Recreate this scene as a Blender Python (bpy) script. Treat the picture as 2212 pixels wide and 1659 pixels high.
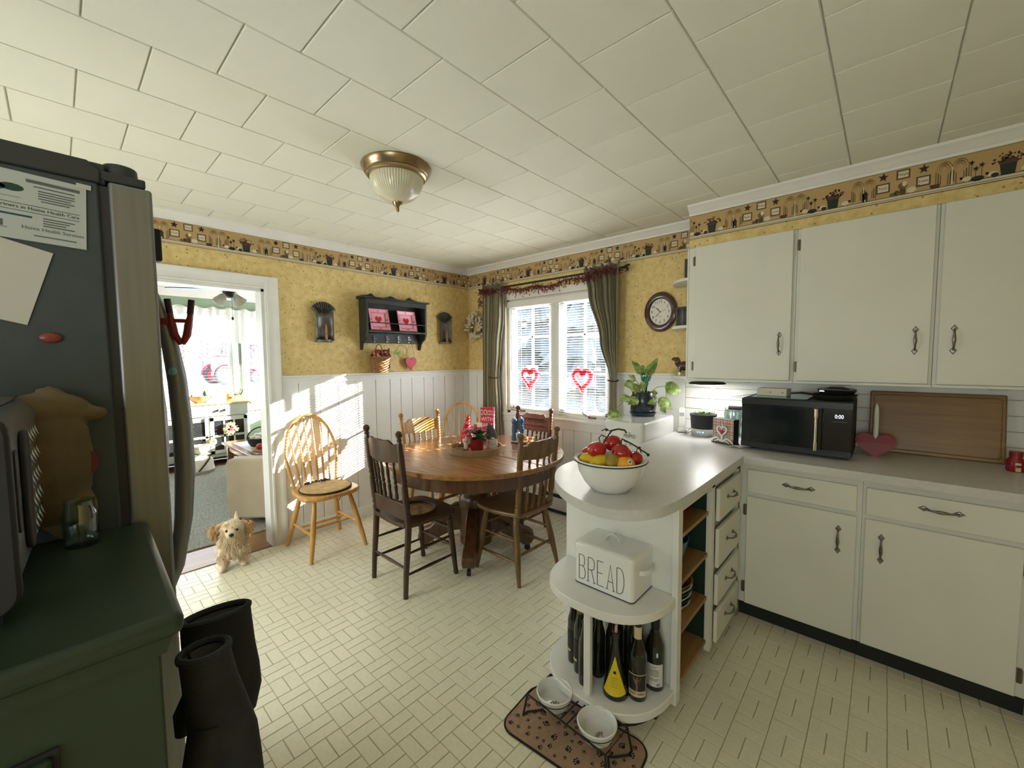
import bpy, bmesh, math, random
from mathutils import Vector, Matrix, Euler
R = math.radians
random.seed(7)
for o in list(bpy.data.objects): bpy.data.objects.remove(o)
scene = bpy.context.scene
col = scene.collection
PI = math.pi

# ------------------------------------------------------------------ camera
cam_d = bpy.data.cameras.new('camera'); cam = bpy.data.objects.new('camera', cam_d); col.objects.link(cam)
cam_d.sensor_fit = 'HORIZONTAL'; cam_d.sensor_width = 36.0; cam_d.lens = 890.746 / 2212 * 36.0
cam_d.clip_start = 0.02; cam_d.clip_end = 300
_y, _p, _r = R(42.2224), R(-3.6265), R(-0.4476)
_fw = Vector((-math.sin(_y)*math.cos(_p), math.cos(_y)*math.cos(_p), math.sin(_p)))
_rt = Vector((math.cos(_y), math.sin(_y), 0)); _up = _rt.cross(_fw)
_r2 = math.cos(_r)*_rt + math.sin(_r)*_up; _u2 = -math.sin(_r)*_rt + math.cos(_r)*_up
_m = Matrix((_r2, _u2, -_fw)).transposed().to_4x4(); _m.translation = Vector((3.50294, -3.13827, 1.45312))
cam.matrix_world = _m
scene.camera = cam

# ------------------------------------------------------------------ world, sun, exposure
SKY = 2.5; SUN = 14.0; EXPO = 2.3
w = bpy.data.worlds.new('sky'); scene.world = w; w.use_nodes = True
bg = w.node_tree.nodes['Background']; bg.inputs[0].default_value = (0.78, 0.88, 1.0, 1); bg.inputs[1].default_value = SKY
sd = bpy.data.lights.new('sun', 'SUN'); sd.energy = SUN; sd.angle = R(0.30); sd.color = (1.0, 0.96, 0.89)
sun = bpy.data.objects.new('sun', sd); col.objects.link(sun)
sun.rotation_euler = Vector((-1, -2.1, -0.765)).to_track_quat('-Z', 'Y').to_euler(); sun.location = (6, 10, 6)
vs = scene.view_settings; vs.view_transform = 'Standard'; vs.look = 'None'; vs.exposure = EXPO; vs.gamma = 1.0; vs.use_curve_mapping = False
def area(name, loc, direction, sx, sy, power, color=(1, 1, 1)):
    d = bpy.data.lights.new(name, 'AREA'); d.shape = 'RECTANGLE'; d.size = sx; d.size_y = sy; d.energy = power; d.color = color
    o = bpy.data.objects.new(name, d); col.objects.link(o); o.location = loc
    o.rotation_euler = Vector(direction).to_track_quat('-Z', 'Y').to_euler(); return o
# added fill lights on unseen walls, standing in for daylight; no openings there
area('rear_fill', (3.6, -4.36, 1.55), (0, 1, 0.25), 1.5, 1.1, 6, (0.90, 1.0, 0.97))
area('rear_left_fill', (0.85, -4.36, 1.25), (0.3, 1, -0.45), 1.2, 0.9, 12, (0.90, 1.0, 0.98))
area('living_fill', (-1.6, -4.35, 1.5), (0, 1, 0), 2.0, 1.2, 4, (0.92, 0.96, 1.0))  # added fill on the near living room wall, which has no window

# ------------------------------------------------------------------ materials
MATS = {}
def nt(name):
    m = bpy.data.materials.new(name); m.use_nodes = True; n = m.node_tree
    return m, n, n.nodes['Principled BSDF']
def rgba(c): return (c[0], c[1], c[2], 1)
def coords(n, scale=(1, 1, 1), kind='Object'):
    t = n.nodes.new('ShaderNodeTexCoord'); mp = n.nodes.new('ShaderNodeMapping'); mp.inputs['Scale'].default_value = scale
    n.links.new(t.outputs[kind], mp.inputs[0]); return mp.outputs[0]
def ramp(n, fac, stops):
    r = n.nodes.new('ShaderNodeValToRGB'); e = r.color_ramp.elements
    e[0].position, e[0].color = stops[0][0], rgba(stops[0][1]); e[1].position, e[1].color = stops[-1][0], rgba(stops[-1][1])
    for p, c in stops[1:-1]:
        x = e.new(p); x.color = rgba(c)
    n.links.new(fac, r.inputs[0]); return r.outputs[0]
def noise(n, vec, scale, detail=3, rough=0.5):
    t = n.nodes.new('ShaderNodeTexNoise'); t.inputs['Scale'].default_value = scale; t.inputs['Detail'].default_value = detail
    t.inputs['Roughness'].default_value = rough; n.links.new(vec, t.inputs[0]); return t.outputs[0]
def bump(n, p, h, strength, dist=0.002):
    b = n.nodes.new('ShaderNodeBump'); b.inputs['Strength'].default_value = strength; b.inputs['Distance'].default_value = dist
    n.links.new(h, b.inputs['Height']); n.links.new(b.outputs[0], p.inputs['Normal'])
def M(name, c, rough=0.5, metal=0.0, var=0.05, scale=6.0, stretch=(1, 1, 1), bmp=0.0, bscale=120.0, spec=0.5, coat=0.0, trans=0.0, emit=0.0, sheen=0.0, alpha=1.0, ior=1.45):
    if name in MATS: return MATS[name]
    m, n, p = nt(name); MATS[name] = m
    v = coords(n, stretch); f = noise(n, v, scale)
    lo = tuple(max(0, x*(1-var)) for x in c); hi = tuple(min(1, x*(1+var)) for x in c)
    n.links.new(ramp(n, f, [(0.3, lo), (0.7, hi)]), p.inputs['Base Color'])
    p.inputs['Roughness'].default_value = rough; p.inputs['Metallic'].default_value = metal
    p.inputs['Specular IOR Level'].default_value = spec; p.inputs['Coat Weight'].default_value = coat
    p.inputs['Transmission Weight'].default_value = trans; p.inputs['Sheen Weight'].default_value = sheen
    p.inputs['Alpha'].default_value = alpha; p.inputs['IOR'].default_value = ior
    if emit:
        p.inputs['Emission Color'].default_value = rgba(c); p.inputs['Emission Strength'].default_value = emit
    if bmp: bump(n, p, noise(n, v, bscale, 2), bmp)
    return m
def WOOD(name, c1, c2, rough=0.4, stretch=(14, 1.2, 14), scale=3.0, coat=0.1, bmp=0.15):
    if name in MATS: return MATS[name]
    m, n, p = nt(name); MATS[name] = m
    v = coords(n, stretch); f = noise(n, v, scale, 5, 0.6)
    n.links.new(ramp(n, f, [(0.28, c1), (0.5, tuple((a+b)/2 for a, b in zip(c1, c2))), (0.72, c2)]), p.inputs['Base Color'])
    p.inputs['Roughness'].default_value = rough; p.inputs['Coat Weight'].default_value = coat; p.inputs['Coat Roughness'].default_value = 0.25
    bump(n, p, noise(n, v, scale*6, 3), bmp, 0.001); return m
def attr_mat(name, rough=0.7):
    m, n, p = nt(name); MATS[name] = m
    a = n.nodes.new('ShaderNodeVertexColor'); a.layer_name = 'Col'
    n.links.new(a.outputs[0], p.inputs['Base Color']); p.inputs['Roughness'].default_value = rough; return m

M('white_trim', (0.80, 0.79, 0.755), 0.42, var=0.03, bmp=0.05)
M('wainscot', (0.80, 0.80, 0.78), 0.45, var=0.02, bmp=0.05)
M('cabinet_white', (0.74, 0.735, 0.665), 0.42, var=0.03, scale=3, bmp=0.06)
M('peninsula_white', (0.77, 0.765, 0.73), 0.45, var=0.03, scale=4, bmp=0.06)
M('ceiling_white', (0.80, 0.80, 0.715), 0.75, var=0.03, scale=2, bmp=0.35, bscale=300)
M('ceiling_gap', (0.52, 0.49, 0.40), 0.9)
M('grout', (0.40, 0.355, 0.225), 0.6, var=0.08, scale=20)
def floor_mat(name, c):
    m, n, p = nt(name); MATS[name] = m
    v = coords(n); f = noise(n, v, 55, 4, 0.7)
    t = n.nodes.new('ShaderNodeObjectInfo')
    n.links.new(ramp(n, f, [(0.3, tuple(x*0.93 for x in c)), (0.7, tuple(x*1.05 for x in c))]), p.inputs['Base Color'])
    p.inputs['Roughness'].default_value = 0.33; p.inputs['Specular IOR Level'].default_value = 0.5
    bump(n, p, noise(n, v, 150, 3), 0.12, 0.001); return m
floor_mat('vinyl_brick', (0.80, 0.755, 0.59))
def wallpaper():
    m, n, p = nt('wallpaper'); MATS['wallpaper'] = m
    v = coords(n)
    f = noise(n, v, 22, 5, 0.65)
    base = ramp(n, f, [(0.25, (0.56, 0.395, 0.135)), (0.5, (0.71, 0.535, 0.22)), (0.75, (0.80, 0.645, 0.33))])
    vo = n.nodes.new('ShaderNodeTexVoronoi'); vo.inputs['Scale'].default_value = 38; n.links.new(v, vo.inputs[0])
    d = ramp(n, vo.outputs['Distance'], [(0.0, (1, 1, 1)), (0.13, (1, 1, 1)), (0.22, (0, 0, 0))])
    mx = n.nodes.new('ShaderNodeMix'); mx.data_type = 'RGBA'; mx.inputs[7].default_value = (0.16, 0.085, 0.015, 1)
    c2 = n.nodes.new('ShaderNodeMath'); c2.operation = 'MULTIPLY'; n.links.new(d, c2.inputs[0])
    sel = n.nodes.new('ShaderNodeSeparateColor'); n.links.new(vo.outputs['Color'], sel.inputs[0])
    gt = n.nodes.new('ShaderNodeMath'); gt.operation = 'GREATER_THAN'; gt.inputs[1].default_value = 0.45; n.links.new(sel.outputs[0], gt.inputs[0])
    n.links.new(gt.outputs[0], c2.inputs[1])
    c3 = n.nodes.new('ShaderNodeMath'); c3.operation = 'MULTIPLY'; c3.inputs[1].default_value = 0.75; n.links.new(c2.outputs[0], c3.inputs[0])
    n.links.new(c3.outputs[0], mx.inputs[0]); n.links.new(base, mx.inputs[6]); n.links.new(mx.outputs[2], p.inputs['Base Color'])
    p.inputs['Roughness'].default_value = 0.7
wallpaper()
attr_mat('border_print'); attr_mat('print')
M('glass', (1, 1, 1), 0.02, var=0, trans=1.0, spec=0.5)
def thin_glass(name, tint, mix=0.9):
    m = bpy.data.materials.new(name); m.use_nodes = True; n = m.node_tree; MATS[name] = m
    for x in list(n.nodes): n.nodes.remove(x)
    o = n.nodes.new('ShaderNodeOutputMaterial'); t = n.nodes.new('ShaderNodeBsdfTransparent'); g = n.nodes.new('ShaderNodeBsdfGlossy'); x = n.nodes.new('ShaderNodeMixShader')
    t.inputs[0].default_value = rgba(tint); g.inputs['Roughness'].default_value = 0.03; x.inputs[0].default_value = 1-mix
    n.links.new(t.outputs[0], x.inputs[1]); n.links.new(g.outputs[0], x.inputs[2]); n.links.new(x.outputs[0], o.inputs[0])
thin_glass('window_glass', (0.97, 0.985, 0.98), 0.95)
thin_glass('jar_glass', (0.75, 0.82, 0.80), 0.86)
thin_glass('teal_glass', (0.02, 0.45, 0.45), 0.86)
M('brass', (0.36, 0.27, 0.16), 0.28, 0.95, var=0.12)
M('pewter', (0.23, 0.215, 0.19), 0.32, 0.9, var=0.25, scale=60)
M('hinge_metal', (0.20, 0.17, 0.13), 0.4, 0.85)
M('chrome', (0.75, 0.75, 0.73), 0.15, 1.0, var=0.02)
M('black_gloss', (0.012, 0.013, 0.015), 0.16, var=0.1, coat=0.3)
M('black_matte', (0.014, 0.014, 0.015), 0.6, var=0.15)
M('laminate', (0.62, 0.615, 0.60), 0.28, var=0.05, scale=60, bmp=0.04, bscale=200)
M('laminate_edge', (0.44, 0.44, 0.41), 0.4, var=0.02, scale=30)
M('enamel', (0.82, 0.82, 0.80), 0.2, var=0.02, coat=0.3)
M('dark_green', (0.022, 0.036, 0.02), 0.42, var=0.12, scale=5)
M('cubby_green', (0.012, 0.04, 0.025), 0.5, var=0.15)
WOOD('honey_oak', (0.46, 0.22, 0.045), (0.70, 0.40, 0.12), 0.36, stretch=(10, 10, 1.3))
WOOD('dark_oak', (0.024, 0.009, 0.004), (0.066, 0.026, 0.010), 0.34, stretch=(10, 10, 1.3))
WOOD('mid_oak', (0.09, 0.042, 0.011), (0.22, 0.115, 0.032), 0.36, stretch=(10, 10, 1.3))
WOOD('gold_oak', (0.30, 0.14, 0.035), (0.52, 0.28, 0.08), 0.36, stretch=(10, 10, 1.3))
WOOD('red_oak', (0.09, 0.024, 0.010), (0.18, 0.055, 0.022), 0.36, stretch=(10, 10, 1.3))
WOOD('table_oak', (0.19, 0.075, 0.018), (0.37, 0.165, 0.045), 0.24, stretch=(1.2, 14, 14), coat=0.35)
WOOD('table_dark', (0.05, 0.019, 0.007), (0.12, 0.05, 0.018), 0.3, stretch=(10, 10, 1.3), coat=0.2)
WOOD('bamboo', (0.20, 0.10, 0.026), (0.32, 0.175, 0.05), 0.42, stretch=(1.0, 14, 20))
WOOD('tray_wood', (0.28, 0.17, 0.085), (0.46, 0.31, 0.17), 0.5, stretch=(4, 4, 1))
WOOD('shelf_pine', (0.22, 0.11, 0.03), (0.40, 0.22, 0.08), 0.55, stretch=(10, 1, 10))
WOOD('floor_wood', (0.22, 0.10, 0.035), (0.36, 0.18, 0.07), 0.35, stretch=(12, 1, 12))
WOOD('pine_top', (0.62, 0.40, 0.14), (0.80, 0.56, 0.25), 0.35, stretch=(12, 1, 12))

# ------------------------------------------------------------------ mesh builder
class B:
    def __init__(s): s.v = []; s.f = []; s.c = None
    def add(s, vs_, fs, color=None):
        k = len(s.v); s.v += [tuple(x) for x in vs_]; s.f += [tuple(i+k for i in f) for f in fs]
        if s.c is not None: s.c += [color or (0.5, 0.5, 0.5)]*len(fs)
        return s
    def box(s, x0, x1, y0, y1, z0, z1):
        return s.add([(x0,y0,z0),(x1,y0,z0),(x1,y1,z0),(x0,y1,z0),(x0,y0,z1),(x1,y0,z1),(x1,y1,z1),(x0,y1,z1)],
                     [(0,3,2,1),(4,5,6,7),(0,1,5,4),(1,2,6,5),(2,3,7,6),(3,0,4,7)])
    def rings(s, rs, closed=True, cap=True, loop=False):
        n = len(rs[0]); vs_ = [p for r in rs for p in r]; fs = []
        m = len(rs)
        for i in range(m if loop else m-1):
            a = i*n; b = ((i+1) % m)*n
            for j in range(n if closed else n-1):
                k = (j+1) % n; fs.append((a+j, a+k, b+k, b+j))
        if cap and closed and not loop:
            fs.append(tuple(reversed(range(n)))); fs.append(tuple(range((m-1)*n, m*n)))
        return s.add(vs_, fs)
    def lathe(s, prof, n=24, c=(0, 0, 0), cap=True, sx=1, sy=1, flute=0, nf=0):
        rs = []
        for r, z in prof:
            ring = []
            for j in range(n):
                a = 2*PI*j/n; q = r*(1+flute*math.cos(nf*a)) if flute else r
                ring.append((c[0]+q*sx*math.cos(a), c[1]+q*sy*math.sin(a), c[2]+z))
            rs.append(ring)
        return s.rings(rs, cap=cap)
    def cyl(s, p0, p1, r0, r1=None, n=12, cap=True):
        return s.tube([p0, p1], [r0, r0 if r1 is None else r1], n, cap=cap)
    def tube(s, pts, r, n=8, closed=False, cap=True, flat=1.0):
        pts = [Vector(p) for p in pts]; m = len(pts)
        if not isinstance(r, (list, tuple)): r = [r]*m
        rs = []; prev = None
        for i, p in enumerate(pts):
            if closed: t = pts[(i+1) % m]-pts[i-1]
            else: t = pts[min(i+1, m-1)]-pts[max(i-1, 0)]
            t = t.normalized() if t.length > 1e-9 else Vector((0, 0, 1))
            if prev is None:
                a = Vector((0, 0, 1)) if abs(t.z) < 0.9 else Vector((1, 0, 0)); u = t.cross(a).normalized()
            else:
                u = prev-t*prev.dot(t); u = u.normalized() if u.length > 1e-6 else t.orthogonal().normalized()
            prev = u; w_ = t.cross(u)
            rs.append([p+r[i]*(math.cos(2*PI*j/n)*u+flat*math.sin(2*PI*j/n)*w_) for j in range(n)])
        return s.rings(rs, cap=cap, loop=closed)
    def turned(s, p0, p1, prof, n=12):
        """lathe profile [(t, r)] along the line p0-p1"""
        p0, p1 = Vector(p0), Vector(p1); q = (p1-p0).normalized().to_track_quat('Z', 'Y'); L = (p1-p0).length
        return s.rings([[p0+q @ Vector((r*math.cos(2*PI*j/n), r*math.sin(2*PI*j/n), t*L)) for j in range(n)] for t, r in prof])
    def prism(s, poly, a0, a1, plane='xy'):
        def P(u, v, w_):
            return {'xy': (u, v, w_), 'xz': (u, w_, v), 'yz': (w_, u, v)}[plane]
        n = len(poly)
        return s.add([P(u, v, a0) for u, v in poly]+[P(u, v, a1) for u, v in poly],
                     [tuple(reversed(range(n))), tuple(range(n, 2*n))]+[(i, (i+1) % n, n+(i+1) % n, n+i) for i in range(n)])
    def sphere(s, c, r, n=14, m=9, rot=None):
        if not isinstance(r, (list, tuple)): r = (r, r, r)
        c = Vector(c); rs = []
        for i in range(m+1):
            th = PI*i/m; ring = []
            for j in range(n):
                a = 2*PI*j/n; p = Vector((r[0]*max(math.sin(th), 0.02)*math.cos(a), r[1]*max(math.sin(th), 0.02)*math.sin(a), -r[2]*math.cos(th)))
                ring.append(c+(rot @ p if rot else p))
            rs.append(ring)
        return s.rings(rs)
    def grid(s, fn, nu, nv, thick=None):
        vs_ = [fn(i/nu, j/nv) for j in range(nv+1) for i in range(nu+1)]
        return s.add(vs_, [(j*(nu+1)+i, j*(nu+1)+i+1, (j+1)*(nu+1)+i+1, (j+1)*(nu+1)+i) for j in range(nv) for i in range(nu)])
    def xf(s, m):
        s.v = [tuple(m @ Vector(p)) for p in s.v]; return s
def rrect(x0, x1, y0, y1, r, n=6):
    out = []
    for cx, cy, a0 in ((x1-r, y1-r, 0), (x0+r, y1-r, 90), (x0+r, y0+r, 180), (x1-r, y0+r, 270)):
        for k in range(n+1):
            a = R(a0+90*k/n); out.append((cx+r*math.cos(a), cy+r*math.sin(a)))
    return out
def heart(cx, cz, w_, h, n=26):
    out = []
    for k in range(n):
        t = 2*PI*k/n; x = 16*math.sin(t)**3; y = 13*math.cos(t)-5*math.cos(2*t)-2*math.cos(3*t)-math.cos(4*t)
        out.append((cx+x/32*w_, cz+(y+2.5)/29*h))
    return out
def star(cx, cz, r, rot=0.0, k=0.42):
    return [(cx+(r if i % 2 == 0 else r*k)*math.sin(rot+PI*i/5), cz+(r if i % 2 == 0 else r*k)*math.cos(rot+PI*i/5)) for i in range(10)]
def mesh(name, b, smooth=True, angle=35):
    me = bpy.data.meshes.new(name); me.from_pydata(b.v, [], b.f)
    bm = bmesh.new(); bm.from_mesh(me); bmesh.ops.recalc_face_normals(bm, faces=bm.faces) if b.c is None else None; bm.to_mesh(me); bm.free()
    if b.c is not None:
        at = me.color_attributes.new('Col', 'FLOAT_COLOR', 'CORNER'); i = 0
        dat = []
        for p, c in zip(me.polygons, b.c): dat += [c[0], c[1], c[2], 1.0]*p.loop_total
        at.data.foreach_set('color', dat)
    if smooth:
        me.polygons.foreach_set('use_smooth', [True]*len(me.polygons)); me.set_sharp_from_angle(angle=R(angle))
    return me
def ob(name, b, mat, parent=None, bev=0.0, smooth=True, loc=None, rot=None, angle=35, seg=2):
    me = b if isinstance(b, bpy.types.Mesh) else mesh(name, b, smooth, angle)
    if not me.materials: me.materials.append(MATS[mat] if isinstance(mat, str) else mat)
    o = bpy.data.objects.new(name, me); col.objects.link(o)
    if parent is not None: o.parent = parent
    if loc: o.location = loc
    if rot: o.rotation_euler = rot
    if bev:
        md = o.modifiers.new('bevel', 'BEVEL'); md.width = bev; md.segments = seg; md.limit_method = 'ANGLE'; md.angle_limit = R(40)
    return o
def tag(o, label=None, cat=None, group=None, kind=None):
    if label: o['label'] = label
    if cat: o['category'] = cat
    if group: o['group'] = group
    if kind: o['kind'] = kind
    return o
def thing(name, label, cat, loc=(0, 0, 0), rz=0.0, group=None):
    o = bpy.data.objects.new(name, None); col.objects.link(o); o.location = loc; o.rotation_euler = (0, 0, rz); o.empty_display_size = 0.1
    return tag(o, label, cat, group)
def struct(name, b=None, mat=None, parent=None, bev=0.0, label=None):
    if b is None:
        o = bpy.data.objects.new(name, None); col.objects.link(o); o.empty_display_size = 0.1
    else: o = ob(name, b, mat, parent, bev)
    if parent is None: o['kind'] = 'structure'
    if label: o['label'] = label
    return o
def copy_tree(o, parent=None):
    c = o.copy(); col.objects.link(c); c.parent = parent
    for ch in list(o.children): copy_tree(ch, c)
    return c
_tc = {}
def text2d(body, size, align='CENTER'):
    """flat letter mesh (x, y) from the built-in font, centred"""
    if (body, size) in _tc: return _tc[(body, size)]
    cu = bpy.data.curves.new('letters', 'FONT'); cu.body = body; cu.size = size; cu.align_x = align; cu.align_y = 'CENTER'; cu.resolution_u = 2
    o = bpy.data.objects.new('letters', cu); col.objects.link(o); bpy.context.view_layer.update()
    ev = o.evaluated_get(bpy.context.evaluated_depsgraph_get()); me = ev.to_mesh()
    vv = [tuple(v.co) for v in me.vertices]; ff = [tuple(p.vertices) for p in me.polygons]; ev.to_mesh_clear()
    bpy.data.objects.remove(o); bpy.data.curves.remove(cu); _tc[(body, size)] = (vv, ff); return vv, ff
def letters(name, body, size, mat, parent, mtx, squash=1.0, stretch=1.0, slab=0.0):
    vv, ff = text2d(body, size); b = B(); b.add([(x*squash, y*stretch, 0) for x, y, z in vv], ff); b.xf(mtx)
    return ob(name, b, mat, parent, smooth=False)
def frame_mtx(origin, xdir, ydir):
    x = Vector(xdir).normalized(); y = Vector(ydir).normalized(); z = x.cross(y)
    m = Matrix((x, y, z)).transposed().to_4x4(); m.translation = Vector(origin); return m
# ================================================================== SETTING
XR, YR, CZ = 4.7, -4.4, 2.43
# ---- floor
def chamfer_slab(sx, sy, t, ch):
    b = B(); a, c = sx/2, sy/2
    b.add([(-a,-c,-t),(a,-c,-t),(a,c,-t),(-a,c,-t),(-a+ch,-c+ch,0),(a-ch,-c+ch,0),(a-ch,c-ch,0),(-a+ch,c-ch,0)],
          [(4,5,6,7),(0,1,5,4),(1,2,6,5),(2,3,7,6),(3,0,4,7)])
    return b
floor = struct('floor', B().box(0, XR, YR, 0, -0.06, -0.0011), 'grout', label='pale vinyl floor in a basketweave brick pattern')
_pm = [mesh('brick', chamfer_slab(0.1118, 0.0533, 0.0012, 0.0009), False), mesh('brick', chamfer_slab(0.0533, 0.1118, 0.0012, 0.0009), False)]
_bricks = []
CW = 0.1143; CH = 0.1130
for i in range(-19, 24):
    for j in range(-18, 22):
        x0, y0 = 2.0715+i*CW, -2.4615+j*CH
        for h in (0.25, 0.75):
            k = (i+j) % 2
            c = (x0+CW/2, y0+CH*h) if k == 0 else (x0+CW*h, y0+CH/2)
            if 0.03 < c[0] < XR-0.05 and YR+0.05 < c[1] < -0.03: _bricks.append((k, c))
def _vis(c):
    d = Vector((c[0], c[1], 0))-_m.translation; z = d.dot(_fw)
    if z < 0.2: return 9e9
    u = 1106+890.7*d.dot(_r2)/z; v = 829.5-890.7*d.dot(_u2)/z
    if not (0 < u < 2212 and 0 < v < 1640): return 9e9
    if c[0] > 2.38 and c[1] > -1.72: 
        if c[0] < 2.93 or c[1] > -0.66: return 9e9
    if 2.40 < c[0] < 2.92 and -2.02 < c[1] < -1.74: return 9e9
    if c[0] < 2.9 and c[1] < -2.7: return 9e9
    return d.length
_bricks.sort(key=lambda q: _vis(q[1]))
rest = B()
for n_, (k, c) in enumerate(_bricks):
    if n_ < 300: ob('brick', _pm[k], 'vinyl_brick', floor, loc=(c[0], c[1], 0))
    else:
        q = chamfer_slab(0.1118, 0.0533, 0.0012, 0.0009) if k == 0 else chamfer_slab(0.0533, 0.1118, 0.0012, 0.0009)
        rest.add([(v[0]+c[0], v[1]+c[1], v[2]) for v in q.v], q.f)
tag(ob('bricks_beyond', rest, 'vinyl_brick', floor, smooth=False), kind='stuff')

# ---- ceiling
ceil = struct('ceiling', B().box(-0.12, XR+0.1, YR-0.1, 0.12, CZ+0.007, CZ+0.1), 'ceiling_gap', label='white painted ceiling of square staggered tiles')
_tc2 = {}
def ceil_tile(x0, x1, y0, y1):
    sx, sy = round(x1-x0, 4), round(y1-y0, 4)
    if sx < 0.02 or sy < 0.02: return
    if (sx, sy) not in _tc2:
        b = chamfer_slab(sx-0.0015, sy-0.003, 0.008, 0.003); b.v = [(a, c, -z) for a, c, z in b.v]; b.f = [tuple(reversed(f)) for f in b.f]
        _tc2[(sx, sy)] = mesh('ceiling_tile', b, False)
    ob('ceiling_tile', _tc2[(sx, sy)], 'ceiling_white', ceil, loc=((x0+x1)/2, (y0+y1)/2, CZ))
for k in range(-8, 8):
    x0 = max(0.0, 2.393+0.3125*k); x1 = min(XR, 2.393+0.3125*(k+1))
    if x1 <= x0: continue
    off = -2.0695 + (0.155 if k % 2 else 0.0)
    for j in range(-9, 8):
        ceil_tile(x0, x1, max(YR, off+0.324*j), min(0.0, off+0.324*(j+1)))

# ---- walls
DY0, DY1, DZ = -2.95, -2.06, 1.985
WT = -0.12
wall_left = struct('wall_left', B().box(WT, 0, DY1, 0.12, 0, CZ).box(WT, 0, YR, DY0, 0, CZ).box(WT, 0, DY0, DY1, DZ, CZ), 'wallpaper', label='gold patterned wallpaper wall with doorway and white wainscot')
WX0, WX1, WZ0, WZ1 = 0.585, 1.775, 0.875, 2.04
wall_window = struct('wall_back', B().box(0, WX0, 0, 0.12, 0, CZ).box(WX1, XR, 0, 0.12, 0, CZ).box(WX0, WX1, 0, 0.12, 0, WZ0).box(WX0, WX1, 0, 0.12, WZ1, CZ), 'wallpaper', label='gold patterned wallpaper wall around the curtained window')
struct('wall_right', B().box(XR, XR+0.12, YR-0.12, 0.12, 0, CZ), 'wallpaper')
struct('wall_rear', B().box(WT, XR, YR-0.12, YR, 0, CZ), 'wallpaper')
rear_frame = struct('rear_fill_frame', B().box(2.80, 4.40, YR, YR+0.05, 0.92, 0.99).box(2.80, 4.40, YR, YR+0.05, 2.11, 2.18).box(2.80, 2.87, YR, YR+0.05, 0.92, 2.18).box(4.33, 4.40, YR, YR+0.05, 0.92, 2.18), 'white_trim', label='added frame around the unseen fill light behind the camera')  # frame added around the rear fill light, wall stays solid
rear_left_frame = struct('rear_left_fill_frame', B().box(0.18, 1.52, YR, YR+0.05, 0.72, 0.79).box(0.18, 1.52, YR, YR+0.05, 1.71, 1.78).box(0.18, 0.25, YR, YR+0.05, 0.72, 1.78).box(1.45, 1.52, YR, YR+0.05, 0.72, 1.78), 'white_trim', label='added frame around the unseen fill light behind the refrigerator')  # frame added around the rear left fill light, nothing opens behind it
# soffit above the cabinets
SY, SX = -0.287, 2.51
soffit = struct('wall_soffit', B().box(SX, XR, SY, 0, 2.165, CZ), 'wallpaper', label='boxed soffit above the wall cabinets, papered gold')

# wainscot boards, each its own piece
RZ = 1.325
def boards(parent, xs, along, z0=0.10, z1=1.27):
    xs = sorted(xs)
    for a, b_ in zip(xs, xs[1:]):
        bb = B()
        if along == 'y': bb.box(0, 0.012, a+0.0022, b_-0.0022, z0, z1)
        else: bb.box(a+0.0022, b_-0.0022, -0.012, 0, z0, z1)
        ob('board', bb, 'wainscot', parent, bev=0.002, smooth=False, seg=1)
boards(wall_left, [-1.965, -1.842, -1.675, -1.52, -1.366, -1.167, -1.018, -0.901, -0.773, -0.628, -0.512, -0.36, -0.22, -0.10, -0.012], 'y')
boards(wall_window, [0.0, 0.14, 0.30, 0.42, 0.53], 'x'); boards(wall_window, [0.53, 0.70, 0.83, 0.98, 1.16, 1.30, 1.42, 1.60, 1.72, 1.83], 'x', 0.10, 0.79); boards(wall_window, [1.83, 1.98, 2.10, 2.26, 2.404], 'x')
trim = struct('trim_1', B().prism([(0, 1.262), (0.020, 1.262), (0.020, 1.285), (0.014, 1.292), (0.014, 1.305), (0.024, 1.312), (0.024, 1.325), (0, 1.325)], -1.965, 0, 'xz'), 'wainscot', label='white chair rail along the doorway wall')
trim.data.transform(Matrix.Identity(4))
struct('trim_2', B().prism([(0, 1.262), (-0.020, 1.262), (-0.020, 1.285), (-0.014, 1.292), (-0.014, 1.305), (-0.024, 1.312), (-0.024, 1.325), (0, 1.325)], 0, 0.535, 'yz'), 'wainscot', label='white chair rail left of the window')
struct('trim_3', B().prism([(0, 1.262), (-0.020, 1.262), (-0.020, 1.285), (-0.014, 1.292), (-0.014, 1.305), (-0.024, 1.312), (-0.024, 1.325), (0, 1.325)], 1.845, 2.505, 'yz'), 'wainscot', label='white chair rail right of the window')
struct('baseboard_left', B().prism([(0, 0), (0.018, 0), (0.018, 0.10), (0.012, 0.112), (0, 0.112)], -1.965, 0, 'xz'), 'wainscot', label='white baseboard under the doorway wall wainscot')
struct('baseboard_back', B().prism([(0, 0), (-0.018, 0), (-0.018, 0.10), (-0.012, 0.112), (0, 0.112)], 0.018, 2.39, 'yz'), 'wainscot')
# crown moulding
def crown(d): return [(0, CZ-0.062), (d*0.012, CZ-0.062), (d*0.014, CZ-0.05), (d*0.022, CZ-0.045), (d*0.030, CZ-0.028), (d*0.045, CZ-0.018), (d*0.052, CZ-0.012), (d*0.054, CZ), (0, CZ)]
struct('trim_4', B().prism(crown(1), YR, 0, 'xz'), 'white_trim', label='white crown moulding above the doorway wall')
struct('trim_5', B().prism(crown(-1), 0, SX, 'yz'), 'white_trim', label='white crown moulding above the window')
struct('trim_6', B().prism([(SY+a, z) for a, z in crown(-1)], SX, XR, 'yz'), 'white_trim', label='white crown moulding along the soffit')
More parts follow.
